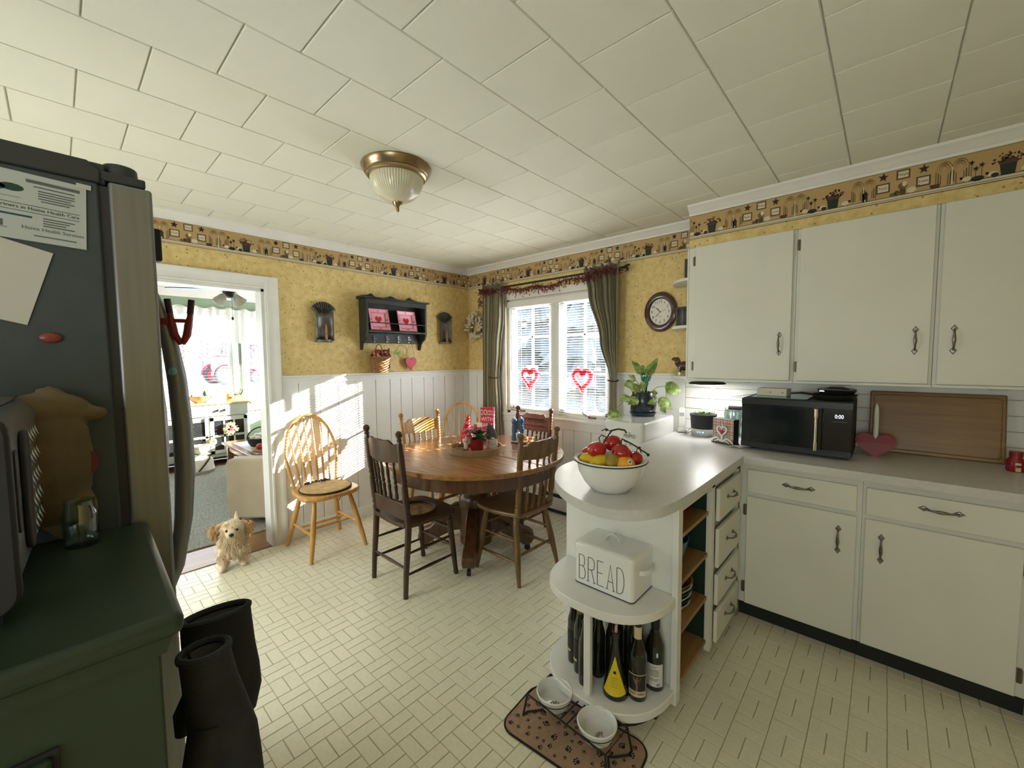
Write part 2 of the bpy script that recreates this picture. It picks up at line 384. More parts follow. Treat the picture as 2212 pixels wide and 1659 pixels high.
# door casing
cas = B()
def casing(b, y0, y1, z0, z1):
    pass
prof = [(0, 0), (0.0, 0.022), (0.012, 0.024), (0.018, 0.019), (0.045, 0.017), (0.06, 0.020), (0.075, 0.026), (0.092, 0.024), (0.092, 0)]
d1 = struct('door_1', None, label='white cased doorway to the living room')
ob('side_casing', B().prism([(x, DY1+a) for a, x in prof], 0, DZ+0.092, 'xy'), 'white_trim', d1)
ob('side_casing', B().prism([(x, DY0-a) for a, x in prof], 0, DZ+0.092, 'xy'), 'white_trim', d1)
ob('head_casing', B().prism([(x, DZ+a) for a, x in prof], DY0-0.0, DY1+0.0, 'xz'), 'white_trim', d1)
ob('jamb', B().box(WT-0.01, 0.003, DY1-0.022, DY1, 0, DZ).box(WT-0.01, 0.003, DY0, DY0+0.022, 0, DZ).box(WT-0.01, 0.003, DY0, DY1, DZ-0.022, DZ), 'white_trim', d1, bev=0.002)
ob('threshold', B().box(-0.34, -0.002, DY0, DY1-0.02, -0.02, 0.004), 'floor_wood', d1, bev=0.002)

# ---- wallpaper border, flat print
NAVY = (0.028, 0.016, 0.016); TAN = (0.50, 0.335, 0.145); CREAM = (0.66, 0.58, 0.42); BRN = (0.105, 0.06, 0.022); OLIVE = (0.17, 0.125, 0.05); WHT = (0.68, 0.60, 0.45); PLUM = (0.10, 0.032, 0.03); DGR = (0.02, 0.026, 0.02)
rnd = random.Random(3)
def motif(P):
    """P(poly, colour, layer) draws one repeat, s along the wall from the pot's centre, z up from the shelf line"""
    def rect(s0, s1, z0, z1, c, l=1): P([(s0, z0), (s1, z0), (s1, z1), (s0, z1)], c, l)
    def ell(s, z, a, b_, c, l=1): P([(s+a*math.cos(2*PI*k/10), z+b_*math.sin(2*PI*k/10)) for k in range(10)], c, l)
    def sheep(s, fl=1):
        ell(s, 0.014, 0.016, 0.011, WHT, 2); ell(s+fl*0.017, 0.020, 0.005, 0.006, NAVY, 3); P([(s+fl*0.012, 0.026), (s+fl*0.024, 0.024), (s+fl*0.019, 0.019)], NAVY, 3)
        rect(s-0.010, s-0.007, 0, 0.006, NAVY, 1); rect(s+0.007, s+0.010, 0, 0.006, NAVY, 1)
    def willow(s, w_, h):
        for q in (-1, 1):
            for k in range(3):
                rr = w_*(0.9-0.25*k); cx = s+q*w_*0.45
                pts = [(cx+rr*0.55*math.cos(PI*t/8), h*0.62-k*0.008+(h*0.36)*math.sin(PI*t/8)) for t in range(9)]
                for a, b_ in zip(pts, pts[1:]): P([a, b_, (b_[0], b_[1]-0.005), (a[0], a[1]-0.005)], OLIVE if k != 1 else BRN, 1)
                for e in (pts[0], pts[-1]):
                    zz = 0.004+0.012*rnd.random(); P([(e[0]-0.0022, zz), (e[0]+0.0022, zz), (e[0]+0.0018, e[1]), (e[0]-0.0018, e[1])], OLIVE if k != 1 else BRN, 1)
        P([(s-0.004, 0), (s+0.004, 0), (s+0.002, h*0.7), (s-0.002, h*0.7)], CREAM, 2)
    def pict(s, z, w_, h, word):
        rect(s-w_/2, s+w_/2, z-h/2, z+h/2, BRN, 1); rect(s-w_/2+0.006, s+w_/2-0.006, z-h/2+0.006, z+h/2-0.006, WHT, 2)
        vv, ff = text2d(word, 0.017)
        for f in ff: P([(s+vv[i][0], z+vv[i][1]) for i in f], BRN, 3)
    # pot with berries
    P([(-0.020, 0), (0.020, 0), (0.025, 0.045), (-0.025, 0.045)], DGR, 2); ell(0, 0.052, 0.03, 0.016, PLUM, 1)
    for k in range(46):
        a = R(15+150*rnd.random()); q = 0.016+0.032*rnd.random(); ell(1.15*q*math.cos(a), 0.044+q*math.sin(a), 0.0036, 0.0036, rnd.choice((PLUM, DGR, BRN)), 2)
    sheep(0.052, 1); willow(0.125, 0.05, 0.108)
    rect(0.122, 0.142, 0, 0.035, NAVY, 2); P([(0.118, 0.035), (0.146, 0.035), (0.132, 0.052)], NAVY, 2); rect(0.129, 0.135, 0.002, 0.012, CREAM, 3)
    P(star(0.20, 0.098, 0.021, 0.1), NAVY, 2); pict(0.20, 0.047, 0.052, 0.045, 'Faith')
    pict(0.273, 0.094, 0.050, 0.042, 'Hope'); ell(0.273, 0.042, 0.018, 0.016, OLIVE, 1); ell(0.279, 0.05, 0.009, 0.012, WHT, 2); rect(0.262, 0.284, 0.002, 0.028, BRN, 1); ell(0.236, 0.010, 0.012, 0.009, OLIVE, 2); ell(0.252, 0.014, 0.010, 0.012, BRN, 2)
    ell(0.305, 0.016, 0.017, 0.013, WHT, 2)
    P(star(0.345, 0.098, 0.021, 0.05), NAVY, 2); pict(0.345, 0.045, 0.050, 0.045, 'Love'); P([(0.328, 0.03), (0.334, 0.024), (0.330, 0.036)], NAVY, 3)
    P([(0.372, 0), (0.398, 0), (0.404, 0.018), (0.366, 0.018)], PLUM, 2); willow(0.44, 0.056, 0.112)
    for s_, z_ in ((0.500, 0.078), (0.514, 0.050), (0.532, 0.062)):
        P([(s_-0.0012, 0.008), (s_+0.0012, 0.008), (s_+0.0012, z_), (s_-0.0012, z_)], BRN, 1); P(star(s_, z_, 0.012, 0.2), NAVY, 3)
    sheep(0.487, -1); ell(0.52, 0.008, 0.022, 0.011, DGR, 2); sheep(0.566, -1); ell(0.572, 0.008, 0.012, 0.010, DGR, 3)
def border(parent, o, sdir, ndir, s0, s1, pot, z0=2.2195, z1=2.371):
    o, sdir, ndir = Vector(o), Vector(sdir), Vector(ndir)
    b = B(); b.c = []
    def put(poly, colr, layer):
        poly = [(max(s0, min(s1, s)), z) for s, z in poly]
        if max(p[0] for p in poly)-min(p[0] for p in poly) < 1e-5: return
        pts = [o+sdir*s+ndir*(0.0012+0.0005*layer)+Vector((0, 0, z)) for s, z in poly]
        nrm = Vector((0, 0, 0))
        for i in range(len(pts)): nrm += pts[i].cross(pts[(i+1) % len(pts)])
        f = tuple(range(len(pts)))
        b.add(pts, [f if nrm.dot(ndir) > 0 else tuple(reversed(f))], colr)
    def strip(za, zb, c, l): put([(s0, za), (s1, za), (s1, zb), (s0, zb)], c, l)
    strip(z0, z1, TAN, 0); strip(z0, z0+0.003, NAVY, 1); strip(z0+0.003, z0+0.022, CREAM, 1); strip(z0+0.0085, z0+0.0105, BRN, 2); strip(z0+0.0215, z0+0.0245, BRN, 2); strip(z1-0.004, z1, NAVY, 1)
    k = -8
    while pot+0.61*k < s1+0.61:
        base = pot+0.61*k
        if base+0.62 > s0: motif(lambda poly, c, l: put([(s+base, z*1.06+z0+0.0215) for s, z in poly], c, l))
        k += 1
    # pieces stay simple polygons; concave ones are split by bmesh
    me = mesh('wallpaper_border', b, False); bm = bmesh.new(); bm.from_mesh(me); bmesh.ops.triangulate(bm, faces=[f for f in bm.faces if len(f.verts) > 4]); bm.to_mesh(me); bm.free()
    return ob('wallpaper_border', me, 'border_print', parent)
border(wall_left, (0, 0, 0), (0, 1, 0), (1, 0, 0), -2.9, 0.0, -0.332)
border(wall_window, (0, 0, 0), (1, 0, 0), (0, -1, 0), 0.0, SX, 0.27)
border(soffit, (0, SY, 0), (1, 0, 0), (0, -1, 0), SX, XR, 2.648)
border(soffit, (SX, 0, 0), (0, -1, 0), (-1, 0, 0), 0.0, -SY, 0.2)

# ---- backsplash planks behind the counter
for k, (za, zb) in enumerate(((0.92, 0.993), (0.993, 1.071), (1.071, 1.149), (1.149, 1.227), (1.227, 1.298))):
    ob('plank', B().box(2.405, XR, -0.010, 0, za+0.0015, zb-0.0015), 'wainscot', wall_window, bev=0.0015, smooth=False, seg=1)

# ---- window with casements
win = struct('window_1', B().box(WX0, WX1, 0.015, 0.115, WZ0, WZ0+0.035).box(WX0, WX1, 0.015, 0.115, WZ1-0.035, WZ1).box(WX0, WX0+0.03, 0.015, 0.115, WZ0, WZ1).box(WX1-0.03, WX1, 0.015, 0.115, WZ0, WZ1).box(1.135, 1.225, 0.03, 0.115, WZ0, WZ1), 'white_trim', label='double casement window over the dining table')
for (a, b_) in ((WX0+0.03, 1.135), (1.225, WX1-0.03)):
    sa = ob('sash', B().box(a, b_, 0.055, 0.095, WZ0+0.035, WZ0+0.085).box(a, b_, 0.055, 0.095, WZ1-0.085, WZ1-0.035).box(a, a+0.045, 0.055, 0.095, WZ0+0.035, WZ1-0.035).box(b_-0.045, b_, 0.055, 0.095, WZ0+0.035, WZ1-0.035), 'white_trim', win, bev=0.003)
    mx_ = (a+b_)/2; zs = (WZ0+0.085, 1.305, 1.66, WZ1-0.085)
    ob('muntin', B().box(mx_-0.009, mx_+0.009, 0.064, 0.086, WZ0+0.08, WZ1-0.08), 'white_trim', win)
    for z in zs[1:3]: ob('muntin', B().box(a+0.04, b_-0.04, 0.064, 0.086, z-0.009, z+0.009), 'white_trim', win)
    for za, zb in zip(zs, zs[1:]):
        for xa, xb in ((a+0.045, mx_-0.009), (mx_+0.009, b_-0.045)):
            ob('pane', B().box(xa, xb, 0.074, 0.077, za, zb), 'window_glass', win, smooth=False)
for cx in (0.78, 1.60):
    ob('crank', B().box(cx-0.035, cx+0.035, -0.004, 0.02, WZ0+0.034, WZ0+0.05).tube([(cx-0.02, 0.0, WZ0+0.05), (cx-0.03, -0.025, WZ0+0.062), (cx-0.06, -0.035, WZ0+0.075), (cx-0.075, -0.035, WZ0+0.092)], 0.006, 8), 'hinge_metal', win)
ob('stool', B().box(WX0-0.05, WX1+0.06, -0.03, 0.03, WZ0-0.012, WZ0+0.012), 'white_trim', win, bev=0.003)
ob('apron', B().box(WX0-0.06, WX1+0.06, -0.018, 0, WZ0-0.085, WZ0-0.012), 'white_trim', win, bev=0.003)
ob('side_casing', B().box(WX0-0.06, WX0, -0.018, 0, WZ0, WZ1), 'white_trim', win, bev=0.003)
ob('side_casing', B().box(WX1, WX1+0.065, -0.018, 0, WZ0, WZ1), 'white_trim', win, bev=0.003)
ob('head_casing', B().box(WX0-0.06, WX1+0.065, -0.018, 0, WZ1, WZ1+0.065), 'white_trim', win, bev=0.003)
# unseen overhang added to cut off the top of the sunlight
struct('sun_cut_overhang', B().box(-6, 8, 0.12, 0.78, 2.14, 2.20), 'white_trim')

# ---- blinds
def blind_mat():
    m, n, p = nt('blind_white'); MATS['blind_white'] = m; p.inputs['Base Color'].default_value = (0.84, 0.83, 0.80, 1); p.inputs['Roughness'].default_value = 0.4
    t_ = n.nodes.new('ShaderNodeBsdfTranslucent'); t_.inputs[0].default_value = (0.86, 0.85, 0.82, 1); mx = n.nodes.new('ShaderNodeMixShader'); mx.inputs[0].default_value = 0.06
    n.links.new(p.outputs[0], mx.inputs[1]); n.links.new(t_.outputs[0], mx.inputs[2]); n.links.new(mx.outputs[0], n.nodes['Material Output'].inputs[0])
blind_mat()
bl = thing('window_blind', 'white horizontal slat blind covering the kitchen casement window', 'blind', (1.18, 0.028, WZ0))
ob('head_rail', B().box(-0.575, 0.575, -0.02, 0.02, 1.105, 1.145), 'blind_white', bl, bev=0.003)
ob('valance', B().box(-0.58, 0.58, -0.036, -0.024, 1.085, 1.15), 'blind_white', bl, bev=0.003)
def slat_mesh(w_, d=0.0125):
    return mesh('slat', B().add([(-w_,-d,-0.0012),(w_,-d,-0.0012),(w_,0,0.0012),(-w_,0,0.0012),(w_,d,-0.0012),(-w_,d,-0.0012),
                                 (-w_,-d,-0.0004),(w_,-d,-0.0004),(w_,0,0.0020),(-w_,0,0.0020),(w_,d,-0.0004),(-w_,d,-0.0004)],
                                [(0,1,2,3),(3,2,4,5),(6,9,8,7),(9,11,10,8),(0,6,7,1),(5,4,10,11)]), False)
_sl = slat_mesh(0.573)
for k in range(46): ob('slat', _sl, 'blind_white', bl, loc=(0, 0, 0.075+k*0.0225), rot=(R(-4), 0, 0))
ob('bottom_rail', B().box(-0.575, 0.575, -0.013, 0.013, 0.045, 0.062), 'blind_white', bl, bev=0.003)
for x in (-0.43, 0.0, 0.43): ob('ladder_cord', B().cyl((x, -0.0135, 0.05), (x, -0.0135, 1.11), 0.0009, n=5).cyl((x, 0.0135, 0.05), (x, 0.0135, 1.11), 0.0009, n=5), 'blind_white', bl)
M('wand', (0.30, 0.30, 0.29), 0.3)
ob('tilt_wand', B().cyl((-0.53, -0.03, 0.45), (-0.53, -0.03, 1.09), 0.004, n=8), 'wand', bl)
# ---- baseboard heater
ht = thing('baseboard_heater', 'white metal baseboard heater under the window', 'heater', (0, 0, 0))
ob('cover', B().prism([(-0.02, 0.03), (-0.07, 0.03), (-0.075, 0.15), (-0.055, 0.185), (-0.02, 0.20)], 1.05, 2.15, 'yz'), 'white_trim', ht, bev=0.003)
ob('back_plate', B().box(1.04, 2.16, -0.02, -0.018, 0.0, 0.205), 'white_trim', ht)
ob('end_cap', B().box(1.035, 1.055, -0.08, -0.018, 0.0, 0.205), 'white_trim', ht, bev=0.003)
ob('end_cap', B().box(2.145, 2.165, -0.08, -0.018, 0.0, 0.205), 'white_trim', ht, bev=0.003)
ob('fin_slot', B().box(1.06, 2.14, -0.0745, -0.05, 0.006, 0.028).prism([(-0.0765, 0.152), (-0.0765, 0.163), (-0.06, 0.18), (-0.058, 0.17)], 1.06, 2.14, 'yz'), 'black_matte', ht)
# ================================================================== LIVING ROOM
M('sage', (0.27, 0.36, 0.25), 0.6, var=0.04)
LX = -3.72
struct('floor_living', B().box(LX, WT, YR, 0, -0.06, -0.001), 'floor_wood')
struct('ceiling_living', B().box(LX-0.1, WT, YR, 0.1, CZ, CZ+0.1), 'white_trim')
LA, LB, LC, LD, LZ0, LZ1 = -3.3, -1.37, -1.19, -0.55, 0.79, 2.12
struct('wall_living_far', B().box(LX-0.12, LX, YR, LA, 0, CZ).box(LX-0.12, LX, LB, LC, LZ0, LZ1).box(LX-0.12, LX, LD, 0.12, 0, CZ).box(LX-0.12, LX, LA, LD, 0, LZ0).box(LX-0.12, LX, LA, LD, LZ1, CZ), 'sage')
SA, SB, SZ0, SZ1 = -3.35, -1.75, 0.85, 2.05
struct('wall_living_sunny', B().box(LX, SA, 0, 0.12, 0, CZ).box(SB, WT, 0, 0.12, 0, CZ).box(SA, SB, 0, 0.12, 0, SZ0).box(SA, SB, 0, 0.12, SZ1, CZ), 'sage')
struct('wall_living_near', B().box(LX, WT, YR-0.12, YR, 0, CZ), 'sage')
struct('trim_7', B().prism([(LX, CZ-0.10), (LX+0.02, CZ-0.10), (LX+0.03, CZ-0.06), (LX+0.07, CZ-0.02), (LX+0.08, CZ), (LX, CZ)], YR, 0, 'xz'), 'white_trim')
w3 = struct('window_3', B().box(LX-0.1, LX-0.03, LA, LB, LZ0, LZ0+0.04).box(LX-0.1, LX-0.03, LA, LB, LZ1-0.04, LZ1).box(LX-0.1, LX-0.03, LA, LA+0.04, LZ0, LZ1).box(LX-0.1, LX-0.03, LB-0.04, LB, LZ0, LZ1).box(LX-0.09, LX-0.05, LA, LB, 1.44, 1.47), 'white_trim')
w4 = struct('window_4', B().box(LX-0.1, LX-0.03, LC, LD, LZ0, LZ0+0.04).box(LX-0.1, LX-0.03, LC, LD, LZ1-0.04, LZ1).box(LX-0.1, LX-0.03, LC, LC+0.04, LZ0, LZ1).box(LX-0.1, LX-0.03, LD-0.04, LD, LZ0, LZ1).box(LX-0.09, LX-0.05, LC, LD, 1.44, 1.47), 'white_trim')
ob('pane', B().box(LX-0.072, LX-0.069, LA, LB, LZ0, LZ1), 'window_glass', w3); ob('pane', B().box(LX-0.072, LX-0.069, LC, LD, LZ0, LZ1), 'window_glass', w4)
for ww, a, b_ in ((w3, LA, LB), (w4, LC, LD)):
    ob('casing', B().box(LX, LX+0.02, a-0.07, a, LZ0-0.08, LZ1+0.07).box(LX, LX+0.02, b_, b_+0.07, LZ0-0.08, LZ1+0.07).box(LX, LX+0.02, a, b_, LZ1, LZ1+0.07), 'white_trim', ww)
    ob('sill', B().box(LX-0.02, LX+0.05, a-0.08, b_+0.08, LZ0-0.025, LZ0).box(LX, LX+0.02, a-0.06, b_+0.06, LZ0-0.11, LZ0-0.025), 'white_trim', ww)
for nm, lab, a, b_ in (('window_blind', 'white slat blind on the living room window left of the post', LA, LB), ('window_blind', 'white slat blind on the narrow living room window right of the post', LC, LD)):
    t = thing(nm, lab, 'blind', (LX-0.005, (a+b_)/2, LZ0)); hw = (b_-a)/2-0.02
    ob('head_rail', B().box(-0.015, 0.015, -hw, hw, 1.28, 1.32), 'blind_white', t)
    s_ = B()
    for k in range(30): s_.add([(-0.014, -hw, 0.03+k*0.0415), (0.014, -hw, 0.03+k*0.0415), (0.014, hw, 0.03+k*0.0415), (-0.014, hw, 0.03+k*0.0415)], [(0, 1, 2, 3)])
    tag(ob('slats', s_, 'blind_white', t, smooth=False), kind='stuff')
w5 = struct('window_5', B().box(SA, SB, 0.03, 0.1, SZ0, SZ0+0.05).box(SA, SB, 0.03, 0.1, SZ1-0.05, SZ1).box(SA, SA+0.05, 0.03, 0.1, SZ0, SZ1).box(SB-0.05, SB, 0.03, 0.1, SZ0, SZ1).box(-2.59, -2.51, 0.03, 0.1, SZ0, SZ1), 'white_trim')
s_ = B()
for k in range(44): s_.add([(SA, 0.008, SZ0+0.05+k*0.025), (SB, 0.008, SZ0+0.05+k*0.025), (SB, 0.033, SZ0+0.05+k*0.025), (SA, 0.033, SZ0+0.05+k*0.025)], [(0, 1, 2, 3)])
tag(ob('blind_slats', s_, 'blind_white', w5, smooth=False), kind='stuff')
# sheer valance
M('sheer', (0.80, 0.80, 0.76), 0.8, var=0.03, sheen=0.3, alpha=0.62)
va = thing('valance_curtain', 'sheer white gathered valance hanging on the living room window', 'curtain', (LX+0.07, 0, 0))
def vfn(y0, y1):
    return lambda u, v: (0.018*math.sin(u*2*PI*13+0.6*math.sin(u*31))*(0.4+0.6*v), y0+(y1-y0)*u, 2.20-0.50*v+0.015*math.sin(u*43)*(1-v))
ob('panel', B().grid(vfn(-3.35, -1.86), 110, 6), 'sheer', va); ob('panel', B().grid(vfn(-1.85, -0.5), 110, 6), 'sheer', va)
ob('rod', B().cyl((-0.01, -3.4, 2.165), (-0.01, -0.45, 2.165), 0.008), 'white_trim', va)
# ceiling fan
M('fan_dark', (0.03, 0.024, 0.02), 0.35, 0.3); M('frosted', (0.85, 0.85, 0.80), 0.35, var=0.02, trans=0.25)
fan = thing('ceiling_fan', 'dark bladed ceiling fan with white tulip shades in the living room', 'ceiling fan', (-2.0, -1.80, CZ))
ob('motor', B().lathe([(0.02, 0), (0.08, 0), (0.08, -0.03), (0.03, -0.05), (0.03, -0.10), (0.11, -0.12), (0.12, -0.17), (0.10, -0.20), (0.06, -0.21), (0.05, -0.26), (0.02, -0.28)], 20), 'fan_dark', fan)
for k in range(5):
    a = R(18+72*k); b = B().prism([(0.10, -0.03), (0.24, -0.06), (0.54, -0.07), (0.60, -0.04), (0.60, 0.04), (0.54, 0.07), (0.24, 0.06), (0.10, 0.03)], -0.192, -0.184)
    ob('blade', b, 'fan_dark', fan, rot=(0, 0, a))
for k in range(4):
    a = R(40+90*k); sh = B().lathe([(0.022, 0), (0.035, -0.02), (0.045, -0.05), (0.062, -0.09), (0.066, -0.10), (0.060, -0.09), (0.03, -0.02)], 16, cap=False)
    sh.xf(Matrix.Translation((0.075*math.cos(a), 0.075*math.sin(a), -0.255)) @ Matrix.Rotation(a, 4, 'Z') @ Matrix.Rotation(R(-38), 4, 'Y'))
    ob('lamp_shade', sh, 'frosted', fan)
ob('pull_chain', B().cyl((0.03, 0.02, -0.27), (0.03, 0.02, -0.50), 0.002, n=5).sphere((0.03, 0.02, -0.51), (0.012, 0.012, 0.02), 8, 6), 'fan_dark', fan)
# rug
M('rug', (0.30, 0.31, 0.28), 0.95, var=0.22, scale=14, stretch=(1, 5, 1), bmp=0.5, bscale=200)
tag(ob('area_rug', B().prism(rrect(-3.22, -0.37, -4.0, -0.6, 0.01), -0.001, 0.010), 'rug', bev=0.002), 'grey woven area rug covering the living room floor', 'rug')
# sideboard against the window
M('sage_grey', (0.46, 0.49, 0.43), 0.5, var=0.06); M('sage_dark', (0.10, 0.115, 0.095), 0.5, var=0.08); M('cabinet_glass', (0.02, 0.022, 0.022), 0.08, var=0.2, scale=8)
sb_ = thing('sideboard', 'grey-green glass-door sideboard with a pine top under the living room window', 'cabinet', (-3.28, -1.31, 0))
SW = -1.42   # width along -y
ob('top', B().box(-0.42, 0.025, SW-0.03, 0.03, 0.848, 0.872), 'pine_top', sb_, bev=0.004)
ob('carcass', B().box(-0.40, 0, SW, 0, 0.12, 0.848), 'sage_grey', sb_, bev=0.003)
for (y0, y1) in ((-0.68, -0.02), (-1.38, -0.72)): ob('drawer_front', B().box(0.0, 0.016, y0, y1, 0.69, 0.84), 'sage_grey', sb_, bev=0.003); 
def gdoor(y0, y1):
    f = ob('door', B().box(0, 0.018, y0, y1, 0.62, 0.67).box(0, 0.018, y0, y1, 0.17, 0.215).box(0, 0.018, y0, y0+0.045, 0.17, 0.67).box(0, 0.018, y1-0.045, y1, 0.17, 0.67).box(0, 0.014, y0, y1, 0.395, 0.425), 'sage_grey', sb_, bev=0.002)
    w_ = (y1-y0-0.09)/3
    for k in (1, 2): ob('glazing_bar', B().box(0, 0.014, y0+0.045+w_*k-0.010, y0+0.045+w_*k+0.010, 0.20, 0.64), 'sage_grey', f)
    for k in range(3):
        for z0, z1 in ((0.215, 0.395), (0.425, 0.62)): ob('pane', B().box(0, 0.005, y0+0.045+w_*k, y0+0.045+w_*(k+1), z0, z1), 'cabinet_glass', f, smooth=False)
    ob('knob', B().sphere((0.03, y0+0.02, 0.42), 0.012, 10, 6), 'hinge_metal', f)
gdoor(-0.475, -0.03)
ob('open_bay_back', B().box(0, 0.004, -1.38, -0.52, 0.215, 0.62), 'cabinet_glass', sb_, smooth=False)
ob('bay_shelf', B().box(0, 0.02, -1.38, -0.50, 0.395, 0.425).box(0, 0.02, -0.53, -0.49, 0.17, 0.67), 'sage_grey', sb_)
for y in (-0.05, -1.37): ob('leg', B().box(-0.39, -0.0, y-0.03, y+0.03, 0, 0.12), 'sage_dark', sb_)
for y in (-0.30, -0.38): ob('drawer_pull', B().sphere((0.03, y, 0.765), 0.016, 10, 6), 'black_matte', sb_)
# things on the sideboard
TZ = 0.872
M('bowl_wood', (0.42, 0.25, 0.13), 0.5, var=0.25, scale=10)
tag(ob('dough_bowl', B().lathe([(0.0, 0.012), (0.05, 0.0), (0.06, 0.0), (0.10, 0.03), (0.14, 0.075), (0.148, 0.095), (0.138, 0.095), (0.09, 0.045), (0.0, 0.03)], 24, (-3.45, -1.845, TZ)), 'bowl_wood'), 'round wooden dough bowl on the sideboard top', 'bowl')
M('paper_white', (0.78, 0.78, 0.75), 0.7, var=0.05); M('bottle_green', (0.10, 0.16, 0.08), 0.2)
for k, (dx, dy, h) in enumerate(((0.02, -0.05, 0.10), (-0.03, 0.06, 0.13), (0.03, 0.02, 0.09), (0.0, -0.09, 0.08))):
    tag(ob('trinket', B().lathe([(0.0, 0.05), (0.022, 0.05), (0.022, h), (0.010, h+0.02), (0.010, h+0.035), (0, h+0.035)], 12, (-3.45+dx, -1.845+dy, TZ)), ('paper_white', 'bottle_green')[k % 2]), 'small bottle standing in the wooden dough bowl', 'bottle', 'bottles in the dough bowl')
M('amber', (0.75, 0.38, 0.06), 0.25, var=0.1)
jr = thing('candle_jar', 'amber jar candle with white lid on the sideboard', 'candle', (-3.45, -1.50, TZ))
ob('jar', B().lathe([(0, 0), (0.038, 0), (0.042, 0.01), (0.042, 0.09), (0.036, 0.10), (0, 0.10)], 18), 'amber', jr); ob('lid', B().lathe([(0, 0.10), (0.04, 0.10), (0.04, 0.122), (0.012, 0.128), (0.012, 0.14), (0, 0.14)], 18), 'paper_white', jr)
ob('label', B().box(0.041, 0.044, -0.02, 0.02, 0.03, 0.06), 'black_matte', jr)
bxp = thing('flower_box', 'small planter box of greenery and utensils beside the candle jar', 'planter', (-3.45, -1.38, TZ))
ob('box', B().box(-0.04, 0.04, -0.065, 0.065, 0, 0.075), 'tray_wood', bxp, bev=0.003)
M('leaf_mix', (0.20, 0.26, 0.06), 0.6, var=0.5, scale=40)
q = B()
for k in range(26):
    c = Vector((random.uniform(-.03, .03), random.uniform(-.05, .05), 0.075+random.uniform(0, .03))); q.sphere(c, (0.012, 0.006, 0.012), 6, 4, Euler((random.random()*3, random.random()*3, 0)).to_matrix())
ob('foliage', q, 'leaf_mix', bxp); ob('utensil', B().cyl((0, 0.01, 0.07), (0.01, 0.05, 0.15), 0.006).cyl((0, -0.01, 0.07), (0.01, 0.02, 0.16), 0.005), 'black_matte', bxp)
# wreaths on the sideboard doors
M('wreath_cream', (0.72, 0.60, 0.36), 0.8, var=0.25, scale=30); M('wreath_red', (0.35, 0.02, 0.02), 0.5)
wr = thing('cream_flower_wreath', 'cream flower wreath hung on the sideboard glass door', 'wreath', (-3.255, -1.555, 0.495))
q = B(); rr = random.Random(5)
for k in range(70):
    a = rr.random()*2*PI; r_ = 0.055+rr.uniform(-.02, .03); q.sphere((rr.uniform(0, .03), r_*math.cos(a), r_*math.sin(a)), (0.010, 0.02, 0.012), 7, 5, Euler((a, rr.random(), 0)).to_matrix())
ob('petals', q, 'wreath_cream', wr); q = B()
for k in range(9): q.sphere((0.035, rr.uniform(-.02, .02), rr.uniform(-.015, .025)), 0.010, 7, 5)
ob('berries', q, 'wreath_red', wr); ob('ring', B().tube([(0.012, 0.06*math.cos(2*PI*k/16), 0.06*math.sin(2*PI*k/16)) for k in range(16)], 0.012, 6, closed=True), 'wreath_cream', wr)
tag(ob('hanging_rose', B().sphere((-3.24, -1.765, 0.345), (0.03, 0.045, 0.05), 10, 7).sphere((-3.22, -1.75, 0.36), (0.02, 0.02, 0.025), 8, 6).sphere((-3.23, -1.78, 0.32), (0.025, 0.03, 0.05), 8, 6), 'wreath_cream'), 'small cream flower ball hanging from the sideboard door knob', 'ornament')
M('stoneware', (0.62, 0.58, 0.50), 0.6, var=0.12, scale=60)
tag(ob('stoneware_bowl', B().lathe([(0, 0), (0.05, 0), (0.09, 0.04), (0.105, 0.09), (0.11, 0.11), (0.10, 0.11), (0.08, 0.04), (0, 0.02)], 20, (-3.14, -1.93, 0.225)), 'stoneware'), 'speckled stoneware bowl in front of the sideboard', 'bowl')
st = tag(ob('bowl_stool', B().box(-3.24, -3.04, -2.03, -1.83, 0.20, 0.225).box(-3.23, -3.21, -2.02, -2.0, 0.01, 0.2).box(-3.07, -3.05, -2.02, -2.0, 0.01, 0.2).box(-3.23, -3.21, -1.86, -1.84, 0.01, 0.2).box(-3.07, -3.05, -1.86, -1.84, 0.01, 0.2), 'sage_dark'), 'low dark stool holding the stoneware bowl', 'stool')
# tote bag
M('canvas', (0.70, 0.66, 0.55), 0.85, var=0.1, scale=20); 
bag = thing('canvas_tote', 'cream canvas tote bag with dark strap slumped on the rug', 'bag', (-2.98, -1.96, 0.010), R(20))
def loft(secs, n=20, cap=True):
    return [[Vector(c)+a*math.cos(2*PI*j/n)*Vector(u)+b_*math.sin(2*PI*j/n)*Vector(v) for j in range(n)] for c, a, u, b_, v in secs]
X_, Y_, Z_ = (1, 0, 0), (0, 1, 0), (0, 0, 1)
ob('body', B().rings(loft([((0, 0, 0), 0.10, X_, 0.13, Y_), ((0, 0, 0.04), 0.13, X_, 0.155, Y_), ((-0.01, 0, 0.10), 0.12, X_, 0.15, Y_), ((-0.02, 0.02, 0.17), 0.10, X_, 0.13, Y_), ((-0.03, 0.03, 0.20), 0.04, X_, 0.06, Y_)])), 'canvas', bag)
ob('strap', B().tube([(0.13, -0.10, 0.05), (0.12, -0.02, 0.12), (0.08, 0.06, 0.18), (0.02, 0.10, 0.19)], 0.010, 6), 'black_matte', bag)
